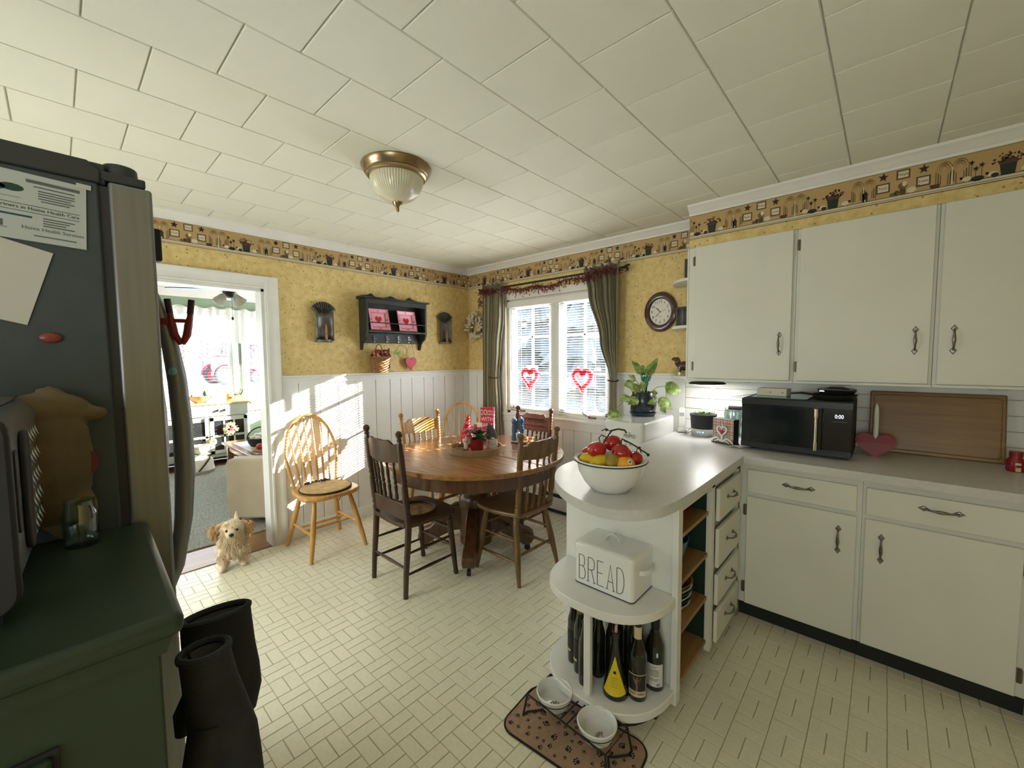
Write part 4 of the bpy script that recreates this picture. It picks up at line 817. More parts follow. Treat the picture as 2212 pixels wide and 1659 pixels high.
FIN = [(0, 0.012), (0.25, 0.017), (0.35, 0.011), (0.5, 0.013), (0.62, 0.020), (0.78, 0.023), (0.92, 0.018), (1, 0.004)]
def pressed_chair(name, label, mat, loc, rz, style):
    t = thing(name, label, 'chair', (loc[0], loc[1], 0), rz, 'pressed-back chairs around the table')
    H_ = 1.0; w_ = 0.185; sb = style
    splay = sb.get('splay', 0.0); HT = sb.get('h', 1.015); crest = sb.get('crest', 0.155); nsp = sb.get('spindles', 5)
    def back_y(z): # profile of the back posts
        return -0.168-0.055*max(0, (z-0.45)/0.57)**1.3
    # seat
    sp = [(-0.17, -0.19), (0.17, -0.19), (0.215, 0.02), (0.205, 0.16), (0.15, 0.205), (0, 0.215), (-0.15, 0.205), (-0.205, 0.16), (-0.215, 0.02)]
    sp = catmull(sp+[sp[0]], 4)[:-1]
    if sb.get('cane'):
        hole = [(0.125*math.cos(2*PI*k/len(sp)+R(229)), 0.01+0.125*math.sin(2*PI*k/len(sp)+R(229))) for k in range(len(sp))]
        b = B(); n = len(sp)
        b.rings([[(x, y, 0.43) for x, y in sp], [(x, y, 0.455) for x, y in sp], [(x, y, 0.455) for x, y in hole], [(x, y, 0.43) for x, y in hole]], cap=False, loop=True)
        ob('seat', b, mat, t, bev=0.004)
        c = B()
        for k in range(-9, 10):
            x = k*0.0135; L = math.sqrt(max(0, 0.128**2-x*x))
            c.box(x-0.0022, x+0.0022, 0.01-L, 0.01+L, 0.444, 0.446); c.box(-L, L, 0.01+x-0.0022, 0.01+x+0.0022, 0.446, 0.448)
        cm = M('cane', (0.34, 0.20, 0.09), 0.6); tag(ob('cane_panel', c, 'cane', t, smooth=False), kind='stuff')
        ob('seat_rail', B().tube([(0.135*math.cos(2*PI*k/28), 0.01+0.135*math.sin(2*PI*k/28), 0.456) for k in range(28)], 0.007, 8, closed=True), mat, t)
    else:
        ob('seat', B().prism(sp, 0.425, 0.455), mat, t, bev=0.010, seg=3)
    # back posts + rear legs
    for s in (-1, 1):
        if not splay:
            zs = [(0, -0.20), (0.15, -0.192), (0.30, -0.178), (0.45, -0.168)]
            ob('rear_leg', B().tube([(s*w_, y, z) for z, y in zs], [0.015, 0.017, 0.019, 0.020], 10), mat, t)
        else:
            ob('rear_leg', B().turned((s*0.15, -0.13, 0.43), (s*(0.15+splay), -0.13-splay*1.4, 0), [(0, 0.014), (0.1, 0.016), (0.2, 0.020), (0.55, 0.022), (0.8, 0.017), (1, 0.012)], 12), mat, t)
        za, zb = 0.45, HT
        pa = Vector((s*(w_ if not splay else w_-0.015), back_y(za), za)); pb = Vector((s*(w_+0.004), back_y(zb), zb))
        pr = [(0, 0.020), (0.06, 0.021), (0.09, 0.015), (0.11, 0.021), (0.14, 0.016), (0.17, 0.020), (0.40, 0.019), (0.44, 0.014), (0.46, 0.021), (0.49, 0.016), (0.52, 0.020), (0.86, 0.019), (0.89, 0.012), (0.905, 0.018), (0.925, 0.012), (0.945, 0.020), (0.97, 0.022), (0.99, 0.015), (1, 0.004)]
        ob('back_post', B().turned(pa, pb, pr, 12), mat, t)
        fx = 0.165
        if splay: ob('front_leg', B().turned((s*0.15, 0.13, 0.43), (s*(0.15+splay*0.9), 0.13+splay*1.1, 0), [(0, 0.014), (0.1, 0.016), (0.2, 0.020), (0.5, 0.023), (0.8, 0.018), (1, 0.013)], 12), mat, t)
        else: ob('front_leg', B().turned((s*fx, 0.155, 0.43), (s*(fx+0.022), 0.195, 0), [(0, 0.022), (0.05, 0.022), (0.08, 0.016), (0.10, 0.021), (0.13, 0.017), (0.3, 0.020), (0.6, 0.019), (0.92, 0.015), (0.96, 0.018), (1, 0.013)], 12), mat, t)
    # stretchers
    e = splay
    for z in (0.14, 0.27):
        k = (0.43-z)/0.43
        for s in (-1, 1):
            ry = (-0.13-e*1.4*k) if e else (-0.193+0.03*(z > 0.2)); fy = (0.13+e*1.1*k) if e else 0.16+0.035*k
            rx = (0.15+e*k) if e else w_; fx = (0.15+e*0.9*k) if e else 0.165+0.022*k
            ob('side_stretcher', B().turned((s*rx, ry, z), (s*fx, fy, z), [(0, 0.007), (0.3, 0.009), (0.5, 0.011), (0.7, 0.009), (1, 0.007)], 8), mat, t)
    for z in (0.20, 0.32):
        k = (0.43-z)/0.43; fx = (0.15+e*0.9*k) if e else 0.165+0.022*k; fy = (0.13+e*1.1*k) if e else 0.16+0.035*k
        ob('front_stretcher', B().turned((-fx, fy, z), (fx, fy, z), [(0, 0.007), (0.12, 0.009), (0.18, 0.014), (0.22, 0.008), (0.26, 0.014), (0.5, 0.011), (0.74, 0.014), (0.78, 0.008), (0.82, 0.014), (0.88, 0.009), (1, 0.007)], 10), mat, t)
    z = 0.18; k = (0.43-z)/0.43
    ob('rear_stretcher', B().turned((-((0.15+e*k) if e else w_), (-0.13-e*1.4*k) if e else -0.19, z), (((0.15+e*k) if e else w_), (-0.13-e*1.4*k) if e else -0.19, z), [(0, 0.007), (0.5, 0.011), (1, 0.007)], 8), mat, t)
    # crest rail, curved and shaped
    zc = HT-0.052
    def crest_fn(u, v, off):
        x = (u*2-1)*(w_-0.006); bow = -0.035*(1-(2*u-1)**2)
        q = abs(2*u-1); topz = zc-0.036+0.024*(1-q**2)+0.010*math.exp(-((q-0.52)/0.10)**2)-0.010*math.exp(-((q-0.74)/0.08)**2)
        botz = zc-crest-0.006*math.cos(q*PI)
        zz = botz+(topz-botz)*v
        return (x, back_y(zz)+bow+off, zz)
    def panel(name, fn, th=0.010):
        b = B(); nu, nv = 22, 4
        fr = [fn(i/nu, j/nv, th) for j in range(nv+1) for i in range(nu+1)]; bk = [fn(i/nu, j/nv, -th) for j in range(nv+1) for i in range(nu+1)]
        q = lambda i, j: j*(nu+1)+i; o_ = len(fr); fs = []
        for j in range(nv):
            for i in range(nu): fs += [(q(i, j), q(i+1, j), q(i+1, j+1), q(i, j+1)), (o_+q(i, j), o_+q(i, j+1), o_+q(i+1, j+1), o_+q(i+1, j))]
        for i in range(nu): fs += [(q(i, 0), o_+q(i, 0), o_+q(i+1, 0), q(i+1, 0)), (q(i, nv), q(i+1, nv), o_+q(i+1, nv), o_+q(i, nv))]
        for j in range(nv): fs += [(q(0, j), q(0, j+1), o_+q(0, j+1), o_+q(0, j)), (q(nu, j), o_+q(nu, j), o_+q(nu, j+1), q(nu, j+1))]
        b.add(fr+bk, fs); return ob(name, b, mat, t, bev=0.003)
    cr = panel('crest_rail', crest_fn)
    if sb.get('carved'):
        b = B()
        for k in range(-6, 7):
            x = k*0.021; u = (x/(w_-0.006)+1)/2; p = Vector(crest_fn(u, 0.62, 0.012)); b.tube([p+Vector((0.010*math.cos(a*PI/4), 0, 0.016*math.sin(a*PI/4))) for a in range(7)], 0.0035, 5)
        for k in range(-7, 8):
            x = k*0.02; u = (x/(w_-0.006)+1)/2; b.sphere(crest_fn(u, 0.3, 0.012), 0.006, 6, 4)
        ob('carving', b, mat, t)
    zlow = 0.56 if sb.get('lower') else 0.455
    if sb.get('lower'):
        def low_fn(u, v, off):
            x = (u*2-1)*(w_-0.006); bow = -0.030*(1-(2*u-1)**2); q = abs(2*u-1); top = 0.575+0.020*(1-q*q); bot = 0.485+0.012*math.cos(q*PI); zz = bot+(top-bot)*v
            return (x, back_y(zz)+bow+off, zz)
        panel('lower_back_panel', low_fn)
    for k in range(nsp):
        u = (k+1)/(nsp+1); x = (u*2-1)*(w_-0.012); bow = -0.033*(1-(2*u-1)**2)
        p0 = (x*0.93, back_y(zlow)+bow*(0.9 if sb.get('lower') else 0.2), zlow+0.0); p1 = (x, back_y(zc-crest)+bow, zc-crest+0.012)
        ob('spindle', B().turned(p0, p1, [(0, 0.007), (0.06, 0.010), (0.10, 0.006), (0.16, 0.012), (0.30, 0.009), (0.42, 0.012), (0.46, 0.007), (0.50, 0.012), (0.56, 0.008), (0.72, 0.011), (0.88, 0.007), (0.93, 0.010), (1, 0.006)], 10), mat, t)
    return t
pressed_chair('pressed_back_chair', 'dark oak pressed-back chair with a cane seat, nearest the camera', 'dark_oak', (1.21, -1.59), 0, dict(cane=True, lower=True, spindles=5, h=1.03, crest=0.15))
pressed_chair('pressed_back_chair', 'medium oak spindle chair on the peninsula side of the table', 'mid_oak', (1.625, -1.04), R(90), dict(splay=0.055, spindles=4, h=0.985, crest=0.13))
pressed_chair('pressed_back_chair', 'golden oak pressed-back chair with a sunlit crest, on the wall side of the table', 'gold_oak', (0.745, -1.05), R(-90), dict(splay=0.03, spindles=5, h=1.0, crest=0.13))
pressed_chair('pressed_back_chair', 'reddish oak chair with a carved crest under the window', 'red_oak', (1.21, -0.545), R(180), dict(spindles=6, h=1.02, crest=0.16, carved=True, splay=0.02))
def windsor(label, loc, rz):
    t = thing('windsor_chair', label, 'chair', (loc[0], loc[1], 0), rz, 'honey hoop-back chairs'); mat = 'honey_oak'
    sp = catmull([(-0.165, -0.20), (0, -0.215), (0.165, -0.20), (0.215, 0.0), (0.21, 0.14), (0.12, 0.205), (0, 0.215), (-0.12, 0.205), (-0.21, 0.14), (-0.215, 0.0), (-0.165, -0.20)], 5)[:-1]
    ob('seat', B().prism(sp, 0.425, 0.458), mat, t, bev=0.012, seg=3)
    hoop = []
    for k in range(33):
        a = PI*k/32; x = 0.205*math.cos(a); z = 0.458+(0.545*math.sin(a)**0.62 if 0 < k < 32 else 0)
        x *= (0.80+0.20*min(1, (z-0.458)/0.25)); hoop.append((x, -0.165-0.13*(z-0.458)/0.545, z))
    ob('hoop', B().tube(hoop, 0.0145, 10, flat=0.8), mat, t)
    for k in range(6):
        u = (k+0.5)/6*2-1; xt = u*0.185; xb = u*0.135
        zt = 0.458+0.545*(max(0.0, 1-(xt/0.205)**2)**0.5)**0.62
        ob('spindle', B().turned((xb, -0.165, 0.455), (xt, -0.165-0.13*(zt-0.458)/0.545, zt), [(0, 0.007), (0.35, 0.0105), (0.42, 0.008), (0.46, 0.0105), (0.5, 0.008), (0.8, 0.006), (1, 0.005)], 8), mat, t)
    P = {}
    for sx in (-1, 1):
        for sy in (-1, 1):
            a = Vector((sx*0.13, sy*0.125, 0.43)); b_ = Vector((sx*0.208, sy*0.222, 0)); P[(sx, sy)] = (a, b_)
            ob('leg', B().turned(a, b_, [(0, 0.012), (0.08, 0.015), (0.3, 0.019), (0.55, 0.020), (0.8, 0.017), (1, 0.013)], 12), mat, t)
    at = lambda s, k: P[s][0].lerp(P[s][1], k)
    mids = []
    for sx in (-1, 1):
        a, b_ = at((sx, -1), 0.58), at((sx, 1), 0.58); ob('side_stretcher', B().turned(a, b_, [(0, 0.008), (0.5, 0.013), (1, 0.008)], 8), mat, t)
    for f_ in (0.35, 0.62):
        a = at((-1, -1), 0.58).lerp(at((-1, 1), 0.58), f_); b_ = at((1, -1), 0.58).lerp(at((1, 1), 0.58), f_)
        ob('cross_stretcher', B().turned(a, b_, [(0, 0.007), (0.5, 0.012), (1, 0.007)], 8), mat, t)
    return t
windsor('honey hoop-back chair standing in the sunlight by the doorway', (0.31, -1.79), R(-90))
windsor('honey hoop-back chair in the far corner behind the table', (0.52, -0.59), R(-135))
# cushion on the sunlit chair
M('pad_beige', (0.50, 0.35, 0.17), 0.9, var=0.2, scale=18, bmp=0.4, bscale=120); M('pad_edge', (0.05, 0.03, 0.015), 0.9)
pd = thing('seat_pad', 'braided oval beige chair pad with dark ties on the sunlit chair', 'cushion', (0.325, -1.79, 0.459), R(-90))
b = B()
prof = []
for k in range(8): prof += [(0.18*(1-k/8)-0.001, 0.012+0.0045), (0.18*(1-k/8)-0.011, 0.012+0.0065), (0.18*(1-k/8)-0.021, 0.012+0.0045)]
b.lathe([(0, 0), (0.17, 0), (0.185, 0.006), (0.185, 0.012)]+prof+[(0.0, 0.015)], 36, sx=1.0, sy=0.95)
ob('pad', b, 'pad_beige', pd); ob('edging', B().tube([(0.186*math.cos(2*PI*k/40), 0.177*math.sin(2*PI*k/40), 0.009) for k in range(40)], 0.0055, 6, closed=True), 'pad_edge', pd)
ob('tie', B().tube([(-0.13, -0.13, 0.01), (-0.19, -0.16, 0.02), (-0.215, -0.17, -0.02), (-0.215, -0.165, -0.10), (-0.19, -0.16, -0.15), (-0.17, -0.17, -0.19)], 0.0035, 6), 'pad_edge', pd)
b = B(); rr = random.Random(8)
for k in range(40): x = rr.uniform(-.09, .09); b.sphere((x, -0.15+rr.uniform(-.02, .02), 0.016+rr.uniform(0, .008)), 0.009, 6, 4)
ob('fringe', b, 'pad_edge', pd)
# ================================================================== ON THE WALLS
M('tin_dark', (0.17, 0.165, 0.15), 0.42, 0.55, var=0.3, scale=12); M('candle_brown', (0.42, 0.20, 0.09), 0.55, var=0.35, scale=70)
def sconce(y, z, label, clabel, s=1.0):
    t = thing('wall_sconce', label, 'sconce', (0.0, y, z), 0, 'tin candle sconces')
    ob('back_plate', B().grid(lambda u, v: (0.006+0.040*abs(2*u-1)**2.6, (2*u-1)*0.074, 0.012+0.245*v), 18, 4), 'tin_dark', t).modifiers.new('solid', 'SOLIDIFY').thickness = 0.003
    b = B(); n = 22
    c = (0.010, 0, 0.205); ring = [[], [], []]
    for k in range(n+1):
        a = R(30+120*k/n); rd = 0.011 if k % 2 else -0.009
        for q, (r_, x) in enumerate(((0.004, 0.010), (0.06, 0.016+rd*0.7), (0.118, 0.022+rd))): ring[q].append((x, r_*math.cos(a), 0.215+r_*math.sin(a)))
    b.rings(ring, closed=False, cap=False); o = ob('fan_top', b, 'tin_dark', t, smooth=False); o.modifiers.new('solid', 'SOLIDIFY').thickness = 0.002
    half = [(0.0, -0.072)]+[(0.075*math.sin(PI*k/14), -0.072*math.cos(PI*k/14)) for k in range(1, 14)]+[(0.0, 0.072)]
    ob('tray', B().prism(half, 0.0, 0.004), 'tin_dark', t)
    ob('tray_rim', B().tube([(x, yy, 0.011) for x, yy in half], 0.0028, 6).rings([[(x, yy, 0.0) for x, yy in half], [(x, yy, 0.018) for x, yy in half]], closed=False, cap=False), 'tin_dark', t)
    cd = thing('candle', clabel, 'candle', (0.036, y+0.012, z+0.004), 0, 'candles in the sconces')
    ob('wax', B().lathe([(0, 0), (0.0095, 0), (0.0105, 0.03), (0.0095, 0.07), (0.0105, 0.10), (0.0095, 0.112), (0.0055, 0.122), (0.003, 0.14), (0, 0.145)], 12), 'candle_brown', cd)
    return t
sconce(-1.628, 1.597, 'fan-topped tin sconce left of the plate shelf', 'brown candle in the left tin sconce')
sconce(-0.352, 1.608, 'fan-topped tin sconce right of the plate shelf', 'brown candle in the right tin sconce')
# plate shelf
M('shelf_black', (0.020, 0.023, 0.018), 0.5, var=0.25, scale=30, stretch=(1, 1, 8)); M('plate_pink', (0.80, 0.36, 0.43), 0.3, var=0.06, coat=0.3); M('plate_rose', (0.62, 0.13, 0.21), 0.3); M('heart_red', (0.52, 0.012, 0.03), 0.4)
ps = thing('plate_shelf', 'dark green-black wooden plate shelf with hooks on the doorway wall', 'shelf', (0, -0.985, 1.535))
side = [(0, 0.0), (0.018, 0.0), (0.028, 0.02), (0.038, 0.055), (0.070, 0.085), (0.105, 0.10), (0.125, 0.135), (0.13, 0.16), (0.13, 0.45), (0, 0.45)]
for y in (-0.32, 0.30): ob('side_panel', B().prism(side, y, y+0.02, 'xz'), 'shelf_black', ps, bev=0.002)
ob('back_panel', B().box(0.0, 0.010, -0.30, 0.30, 0.065, 0.45), 'shelf_black', ps); ob('shelf_board', B().box(0.010, 0.132, -0.30, 0.30, 0.155, 0.171), 'shelf_black', ps, bev=0.002)
ob('hook_rail', B().box(0.010, 0.026, -0.30, 0.30, 0.062, 0.155), 'shelf_black', ps, bev=0.002); ob('fascia', B().box(0.115, 0.130, -0.30, 0.30, 0.405, 0.45), 'shelf_black', ps, bev=0.002)
ob('top_board', B().box(0.0, 0.150, -0.345, 0.345, 0.45, 0.464), 'shelf_black', ps, bev=0.004)
cr = [(-0.34, 0.464)]+[(-0.34+0.68*k/60, 0.464+0.010+0.022*abs(math.sin(3*PI*k/60))+(0.018*math.exp(-((k-12)/2.0)**2)+0.018*math.exp(-((k-48)/2.0)**2)+0.012*math.exp(-((k-30)/2.5)**2))) for k in range(61)]+[(0.34, 0.464)]
ob('crest', B().prism(cr, 0.0, 0.012, 'yz'), 'shelf_black', ps); ob('plate_rail', B().cyl((0.122, -0.30, 0.242), (0.122, 0.30, 0.242), 0.005, n=8), 'shelf_black', ps)
for y in (-0.19, -0.06, 0.06, 0.175): ob('hook', B().tube([(0.026, y, 0.10), (0.040, y, 0.085), (0.055, y, 0.09), (0.060, y, 0.11)], 0.004, 6).tube([(0.026, y, 0.11), (0.05, y, 0.118), (0.062, y, 0.135)], 0.004, 6).box(0.025, 0.030, y-0.008, y+0.008, 0.07, 0.13), 'pewter', ps)
for y, lab in ((-1.155, 'square pink heart plate at left on the plate shelf'), (-0.865, 'square pink heart plate at right on the plate shelf')):
    t = thing('heart_plate', lab, 'plate', (0.098, y, 1.708), 0, 'pink plates on the shelf'); t.rotation_euler = (0, R(-14), 0)
    def pl(r_, x): return [(x, sy*r_, 0.1+sz*r_) for sy, sz in ((-1, -1), (1, -1), (1, 1), (-1, 1))]
    ob('dish', B().rings([pl(0.062, 0.0), pl(0.098, 0.022), pl(0.1, 0.020), pl(0.066, -0.006)], cap=True), 'plate_pink', t, bev=0.002)
    ob('rim_band', B().rings([pl(0.063, 0.0012), pl(0.071, 0.0062)], cap=False), 'plate_rose', t)
    ob('corner_band', B().add([(0.0228, s1*0.098, 0.1+s2*0.098) for s1, s2 in ((-1, -1), (1, -1), (1, 1), (-1, 1))]+[(0.0205, s1*0.093, 0.1+s2*0.093) for s1, s2 in ((-1, -1), (1, -1), (1, 1), (-1, 1))], [(0, 1, 5, 4), (1, 2, 6, 5), (2, 3, 7, 6), (3, 0, 4, 7)]), 'plate_rose', t)
    ob('heart', B().prism(heart(0, 0.10, 0.066, 0.068), -0.002, 0.0022, 'yz'), 'heart_red', t)
    for a, b_ in ((0, 0.083), (0, -0.083), (0.083, 0), (-0.083, 0)): ob('small_heart', B().prism(heart(a, 0.1+b_, 0.017, 0.017, 14), 0.008, 0.0145, 'yz'), 'heart_red', t)
# hanging basket of dried flowers
M('wicker', (0.24, 0.115, 0.04), 0.6, var=0.3, scale=50); M('dry_red', (0.24, 0.035, 0.045), 0.75, var=0.4, scale=60); M('dry_tan', (0.48, 0.32, 0.16), 0.8, var=0.3)
bk = thing('wicker_basket', 'small wicker basket of dried red flowers hanging from the plate shelf', 'basket', (0.085, -1.157, 1.325))
for k in range(9):
    z = 0.008+k*0.0152; r_ = 0.062+0.0028*k
    ob('weave_row', B().tube([(r_*0.8*math.cos(2*PI*j/36), (r_+0.002*(1 if (j+k) % 2 else -1))*math.sin(2*PI*j/36), z) for j in range(36)], 0.0086, 6, closed=True), 'wicker', bk)
b = B()
for j in range(16): a = 2*PI*j/16; b.cyl((0.05*math.cos(a), 0.063*math.sin(a), 0.0), (0.069*math.cos(a), 0.087*math.sin(a), 0.142), 0.004, n=5)
ob('stakes', b, 'wicker', bk); ob('base', B().lathe([(0, 0), (0.058, 0), (0.058, 0.006), (0, 0.006)], 20, sx=0.8), 'wicker', bk)
ob('rim', B().tube([(0.068*math.cos(2*PI*j/30), 0.088*math.sin(2*PI*j/30), 0.145) for j in range(30)], 0.007, 6, closed=True), 'wicker', bk)
ob('handle', B().tube([(0.0, 0.034*math.cos(PI*j/12)-0.01, 0.185+0.075*math.sin(PI*j/12)) for j in range(13)], 0.004, 6), 'black_matte', bk)
b = B(); rr = random.Random(9)
for k in range(60): b.sphere((rr.uniform(-.05, .06), rr.uniform(-.075, .075), 0.15+rr.uniform(0, .055)), (0.012, 0.012, 0.014), 6, 5, Euler((rr.random()*3, rr.random()*3, 0)).to_matrix())
ob('flowers', b, 'dry_red', bk); b = B()
for k in range(22): b.sphere((rr.uniform(-.03, .065), rr.uniform(-.08, .08), 0.155+rr.uniform(0, .05)), (0.009, 0.006, 0.014), 6, 4, Euler((rr.random()*3, rr.random()*3, 0)).to_matrix())
ob('seed_heads', b, 'dry_tan', bk)
tag(ob('black_taper', B().turned((0.05, -1.045, 1.55), (0.05, -1.045, 1.365), [(0, 0.002), (0.02, 0.006), (0.2, 0.008), (1, 0.010)], 8), 'black_matte'), 'thin black taper hanging beside the wicker basket', 'taper')
M('twine_green', (0.30, 0.38, 0.16), 0.6, var=0.2); M('clover', (0.16, 0.36, 0.04), 0.5, var=0.3)
rg_ = thing('green_ring', 'thin green ring ornament with clover leaves hanging from the plate shelf', 'ornament', (0.05, -0.905, 1.525))
ob('ring', B().tube([(0, 0.055*math.cos(2*PI*k/28), 0.055*math.sin(2*PI*k/28)) for k in range(28)], 0.0045, 6, closed=True), 'twine_green', rg_)
b = B()
for k in range(9): b.sphere((0.006, -0.06+rr.uniform(-.02, .03), -0.01+rr.uniform(-.015, .015)), (0.004, 0.012, 0.010), 7, 5)
ob('leaves', b, 'clover', rg_)
hh = thing('heart_ornament', 'red metal heart hanging on a wire from the plate shelf', 'ornament', (0.04, -0.80, 1.34))
ob('heart', B().prism([(0.064*math.sin(2*PI*k/30)**3, 0.068+0.066*(13*math.cos(2*PI*k/30)-5*math.cos(4*PI*k/30)-2*math.cos(6*PI*k/30)-math.cos(8*PI*k/30)+1)/14.5) for k in range(30)], -0.006, 0.006, 'yz'), 'heart_red', hh, bev=0.003)
ob('wire', B().tube([(0, -0.045, 0.125), (0, -0.03, 0.2), (0, 0.0, 0.29), (0, 0.03, 0.2), (0, 0.045, 0.125)], 0.0016, 5), 'pewter', hh)
# white hook plate
hk = thing('wall_hook', 'white hook plate on the sunlit wainscot', 'hook', (0.012, -1.885, 1.115))
ob('plate', B().box(0, 0.006, -0.012, 0.055, -0.055, 0.055), 'wainscot', hk, bev=0.002); ob('bar', B().box(0.006, 0.035, -0.018, -0.008, -0.055, 0.06), 'wainscot', hk, bev=0.002)
ob('curl', B().tube([(0.02, 0.03+0.016*math.cos(2*PI*k/16), 0.012+0.018*math.sin(2*PI*k/16)) for k in range(14)], 0.005, 6), 'wainscot', hk)
# tulip wreath
M('tulip_cream', (0.62, 0.55, 0.42), 0.7, var=0.12, scale=30); M('stem_grey', (0.20, 0.17, 0.11), 0.8)
wr = thing('tulip_wreath', 'cream tulip wreath on the window wall beside the left curtain', 'wreath', (0.155, -0.05, 1.795))
rr = random.Random(12); b = B()
for k in range(84):
    a = rr.random()*2*PI; r_ = 0.088+rr.uniform(-.03, .042); ax = Vector((math.cos(a), -0.5+rr.uniform(-.3, .3), math.sin(a)*1.0)).normalized(); q = ax.to_track_quat('Z', 'Y').to_matrix()
    c = Vector((r_*math.cos(a), rr.uniform(-.035, .02), r_*1.2*math.sin(a)))
    b.sphere(c, (0.014, 0.014, 0.024), 8, 6, q)
ob('tulips', b, 'tulip_cream', wr); ob('ring', B().tube([(0.085*math.cos(2*PI*k/20), 0.012, 0.10*math.sin(2*PI*k/20)) for k in range(20)], 0.022, 7, closed=True), 'stem_grey', wr)
# ---- curtains
def cloth_mat(name, c, c2):
    m, n, p = nt(name); MATS[name] = m; v = coords(n, (30, 30, 1)); f = noise(n, v, 12, 4, 0.7)
    n.links.new(ramp(n, f, [(0.35, c), (0.65, c2)]), p.inputs['Base Color']); p.inputs['Roughness'].default_value = 0.55; p.inputs['Sheen Weight'].default_value = 0.35
    tr_ = n.nodes.new('ShaderNodeBsdfTranslucent'); n.links.new(ramp(n, f, [(0.35, c), (0.65, c2)]), tr_.inputs[0]); mx = n.nodes.new('ShaderNodeMixShader'); mx.inputs[0].default_value = 0.22
    o = n.nodes['Material Output']; n.links.new(p.outputs[0], mx.inputs[1]); n.links.new(tr_.outputs[0], mx.inputs[2]); n.links.new(mx.outputs[0], o.inputs[0])
cloth_mat('curtain_sage', (0.235, 0.215, 0.135), (0.37, 0.335, 0.215))
def interp(tab, z):
    for (z0, a), (z1, b_) in zip(tab, tab[1:]):
        if z0 >= z >= z1:
            t = (z0-z)/(z0-z1); t = t*t*(3-2*t); return a+(b_-a)*t
    return tab[-1][1]
def curtain(label, inner, outer, tie, folds, sgn, ybase=-0.075):
    t = thing('window_curtain', label, 'curtain', (0, ybase, 0), 0, 'sage curtains at the kitchen window')
    def fn(u, v):
        z = 2.17-1.62*v; a, b_ = interp(inner, z), interp(outer, z); w_ = abs(b_-a)
        amp = 0.024*min(1.0, max(0.35, w_/0.26)); ph = u*2*PI*folds
        return (a+(b_-a)*u+0.004*math.sin(ph*1.7), amp*math.sin(ph)+amp*0.35*math.sin(2.3*ph+1)-0.014*(1-min(1, w_/0.2)), z)
    ob('drape', B().grid(fn, folds*14, 48), 'curtain_sage', t).modifiers.new('solid', 'SOLIDIFY').thickness = 0.0025
    x0, x1 = sorted((inner[0][1], outer[0][1]))
    ob('header_ruffle', B().grid(lambda u, v: (x0+(x1-x0)*u+0.012*(v-0.3)*math.sin(u*40), 0.02*math.sin(u*2*PI*9)*(0.4+v)-0.01, 2.165+(0.042+0.014*math.sin(u*27))*v), 80, 5), 'curtain_sage', t).modifiers.new('solid', 'SOLIDIFY').thickness = 0.002
    ob('tie_cord', B().tube([(tie[0]+tie[2]*math.cos(2*PI*k/24), 0.042*math.sin(2*PI*k/24)-0.01, tie[1]+0.004*math.sin(4*PI*k/24)) for k in range(24)], 0.005, 6, closed=True), 'pad_edge', t)
    return t
curtain('sage curtain panel tied back at left of the kitchen window', [(2.17, 0.61), (1.9, 0.605), (1.55, 0.56), (1.25, 0.53), (0.9, 0.55), (0.5, 0.56)], [(2.17, 0.325), (0.5, 0.315)], (0.475, 1.25, 0.065), 8, 1)
curtain('sage curtain panel swept and tied at right of the kitchen window', [(2.17, 1.565), (2.0, 1.60), (1.6, 1.715), (1.27, 1.815), (1.15, 1.815), (0.5, 1.785)], [(2.17, 1.90), (1.27, 1.885), (0.5, 1.885)], (1.85, 1.26, 0.042), 8, -1)
rod = thing('curtain_rod', 'black curtain rod with leaf finials above the kitchen window', 'curtain rod', (0, -0.075, 2.165))
ob('rod', B().cyl((0.30, 0, 0), (1.93, 0, 0), 0.009, n=10), 'black_matte', rod)
for x, s in ((0.30, -1), (1.93, 1)): ob('finial', B().sphere((x+s*0.012, 0, 0), 0.014, 8, 6).sphere((x+s*0.035, 0, 0.012), (0.020, 0.010, 0.010), 8, 6).sphere((x+s*0.03, 0, -0.018), (0.012, 0.008, 0.018), 8, 6), 'black_matte', rod)
for x in (0.40, 1.86): ob('bracket', B().cyl((x, 0, 0), (x, 0.075, 0), 0.006, n=8), 'black_matte', rod)
M('berry', (0.16, 0.02, 0.022), 0.5, var=0.4, scale=60); M('twig', (0.10, 0.05, 0.035), 0.8)
gl = thing('berry_garland', 'burgundy pip berry garland strung along the curtain rod', 'garland', (0, -0.09, 0))
rr = random.Random(21); tw = B(); be = B()
def spray(p, d, n, L):
    for k in range(n):
        e = Vector(p)+Vector((d[0]+rr.gauss(0, .4), d[1]*0.5+rr.gauss(0, .3), d[2]+rr.gauss(0, .35)))*L*rr.uniform(.4, 1); tw.tube([p, e], [0.0018, 0.001], 4)
        be.sphere(e, rr.uniform(.0045, .0065), 6, 4)
        if rr.random() < .6: be.sphere(Vector(p).lerp(e, .6)+Vector((rr.gauss(0, .004), rr.gauss(0, .004), rr.gauss(0, .006))), 0.0045, 6, 4)
gz = lambda x: 2.158-0.045*math.sin(PI*(x-0.3)/1.6)**2-0.01*math.sin(x*17)
tw.tube([(0.32+1.58*k/40, 0, gz(0.32+1.58*k/40)) for k in range(41)], 0.004, 5)
for k in range(90):
    x = 0.32+1.58*k/89; spray((x, 0, gz(x)), (0.3, -0.4, -0.4), 6, 0.075)
for x in (0.36, 0.42, 0.50, 1.62, 1.70, 1.78, 1.84, 1.08): spray((x, -0.015, gz(x)), (0, -0.6, -0.2), 26, 0.10)
for k in range(12): spray((0.30+rr.uniform(-.03, .03), 0, 2.14-0.012*k), (-0.2, 0, -0.6), 4, 0.05)
tag(ob('twigs', tw, 'twig', gl), kind='stuff'); tag(ob('berries', be, 'berry', gl), kind='stuff')
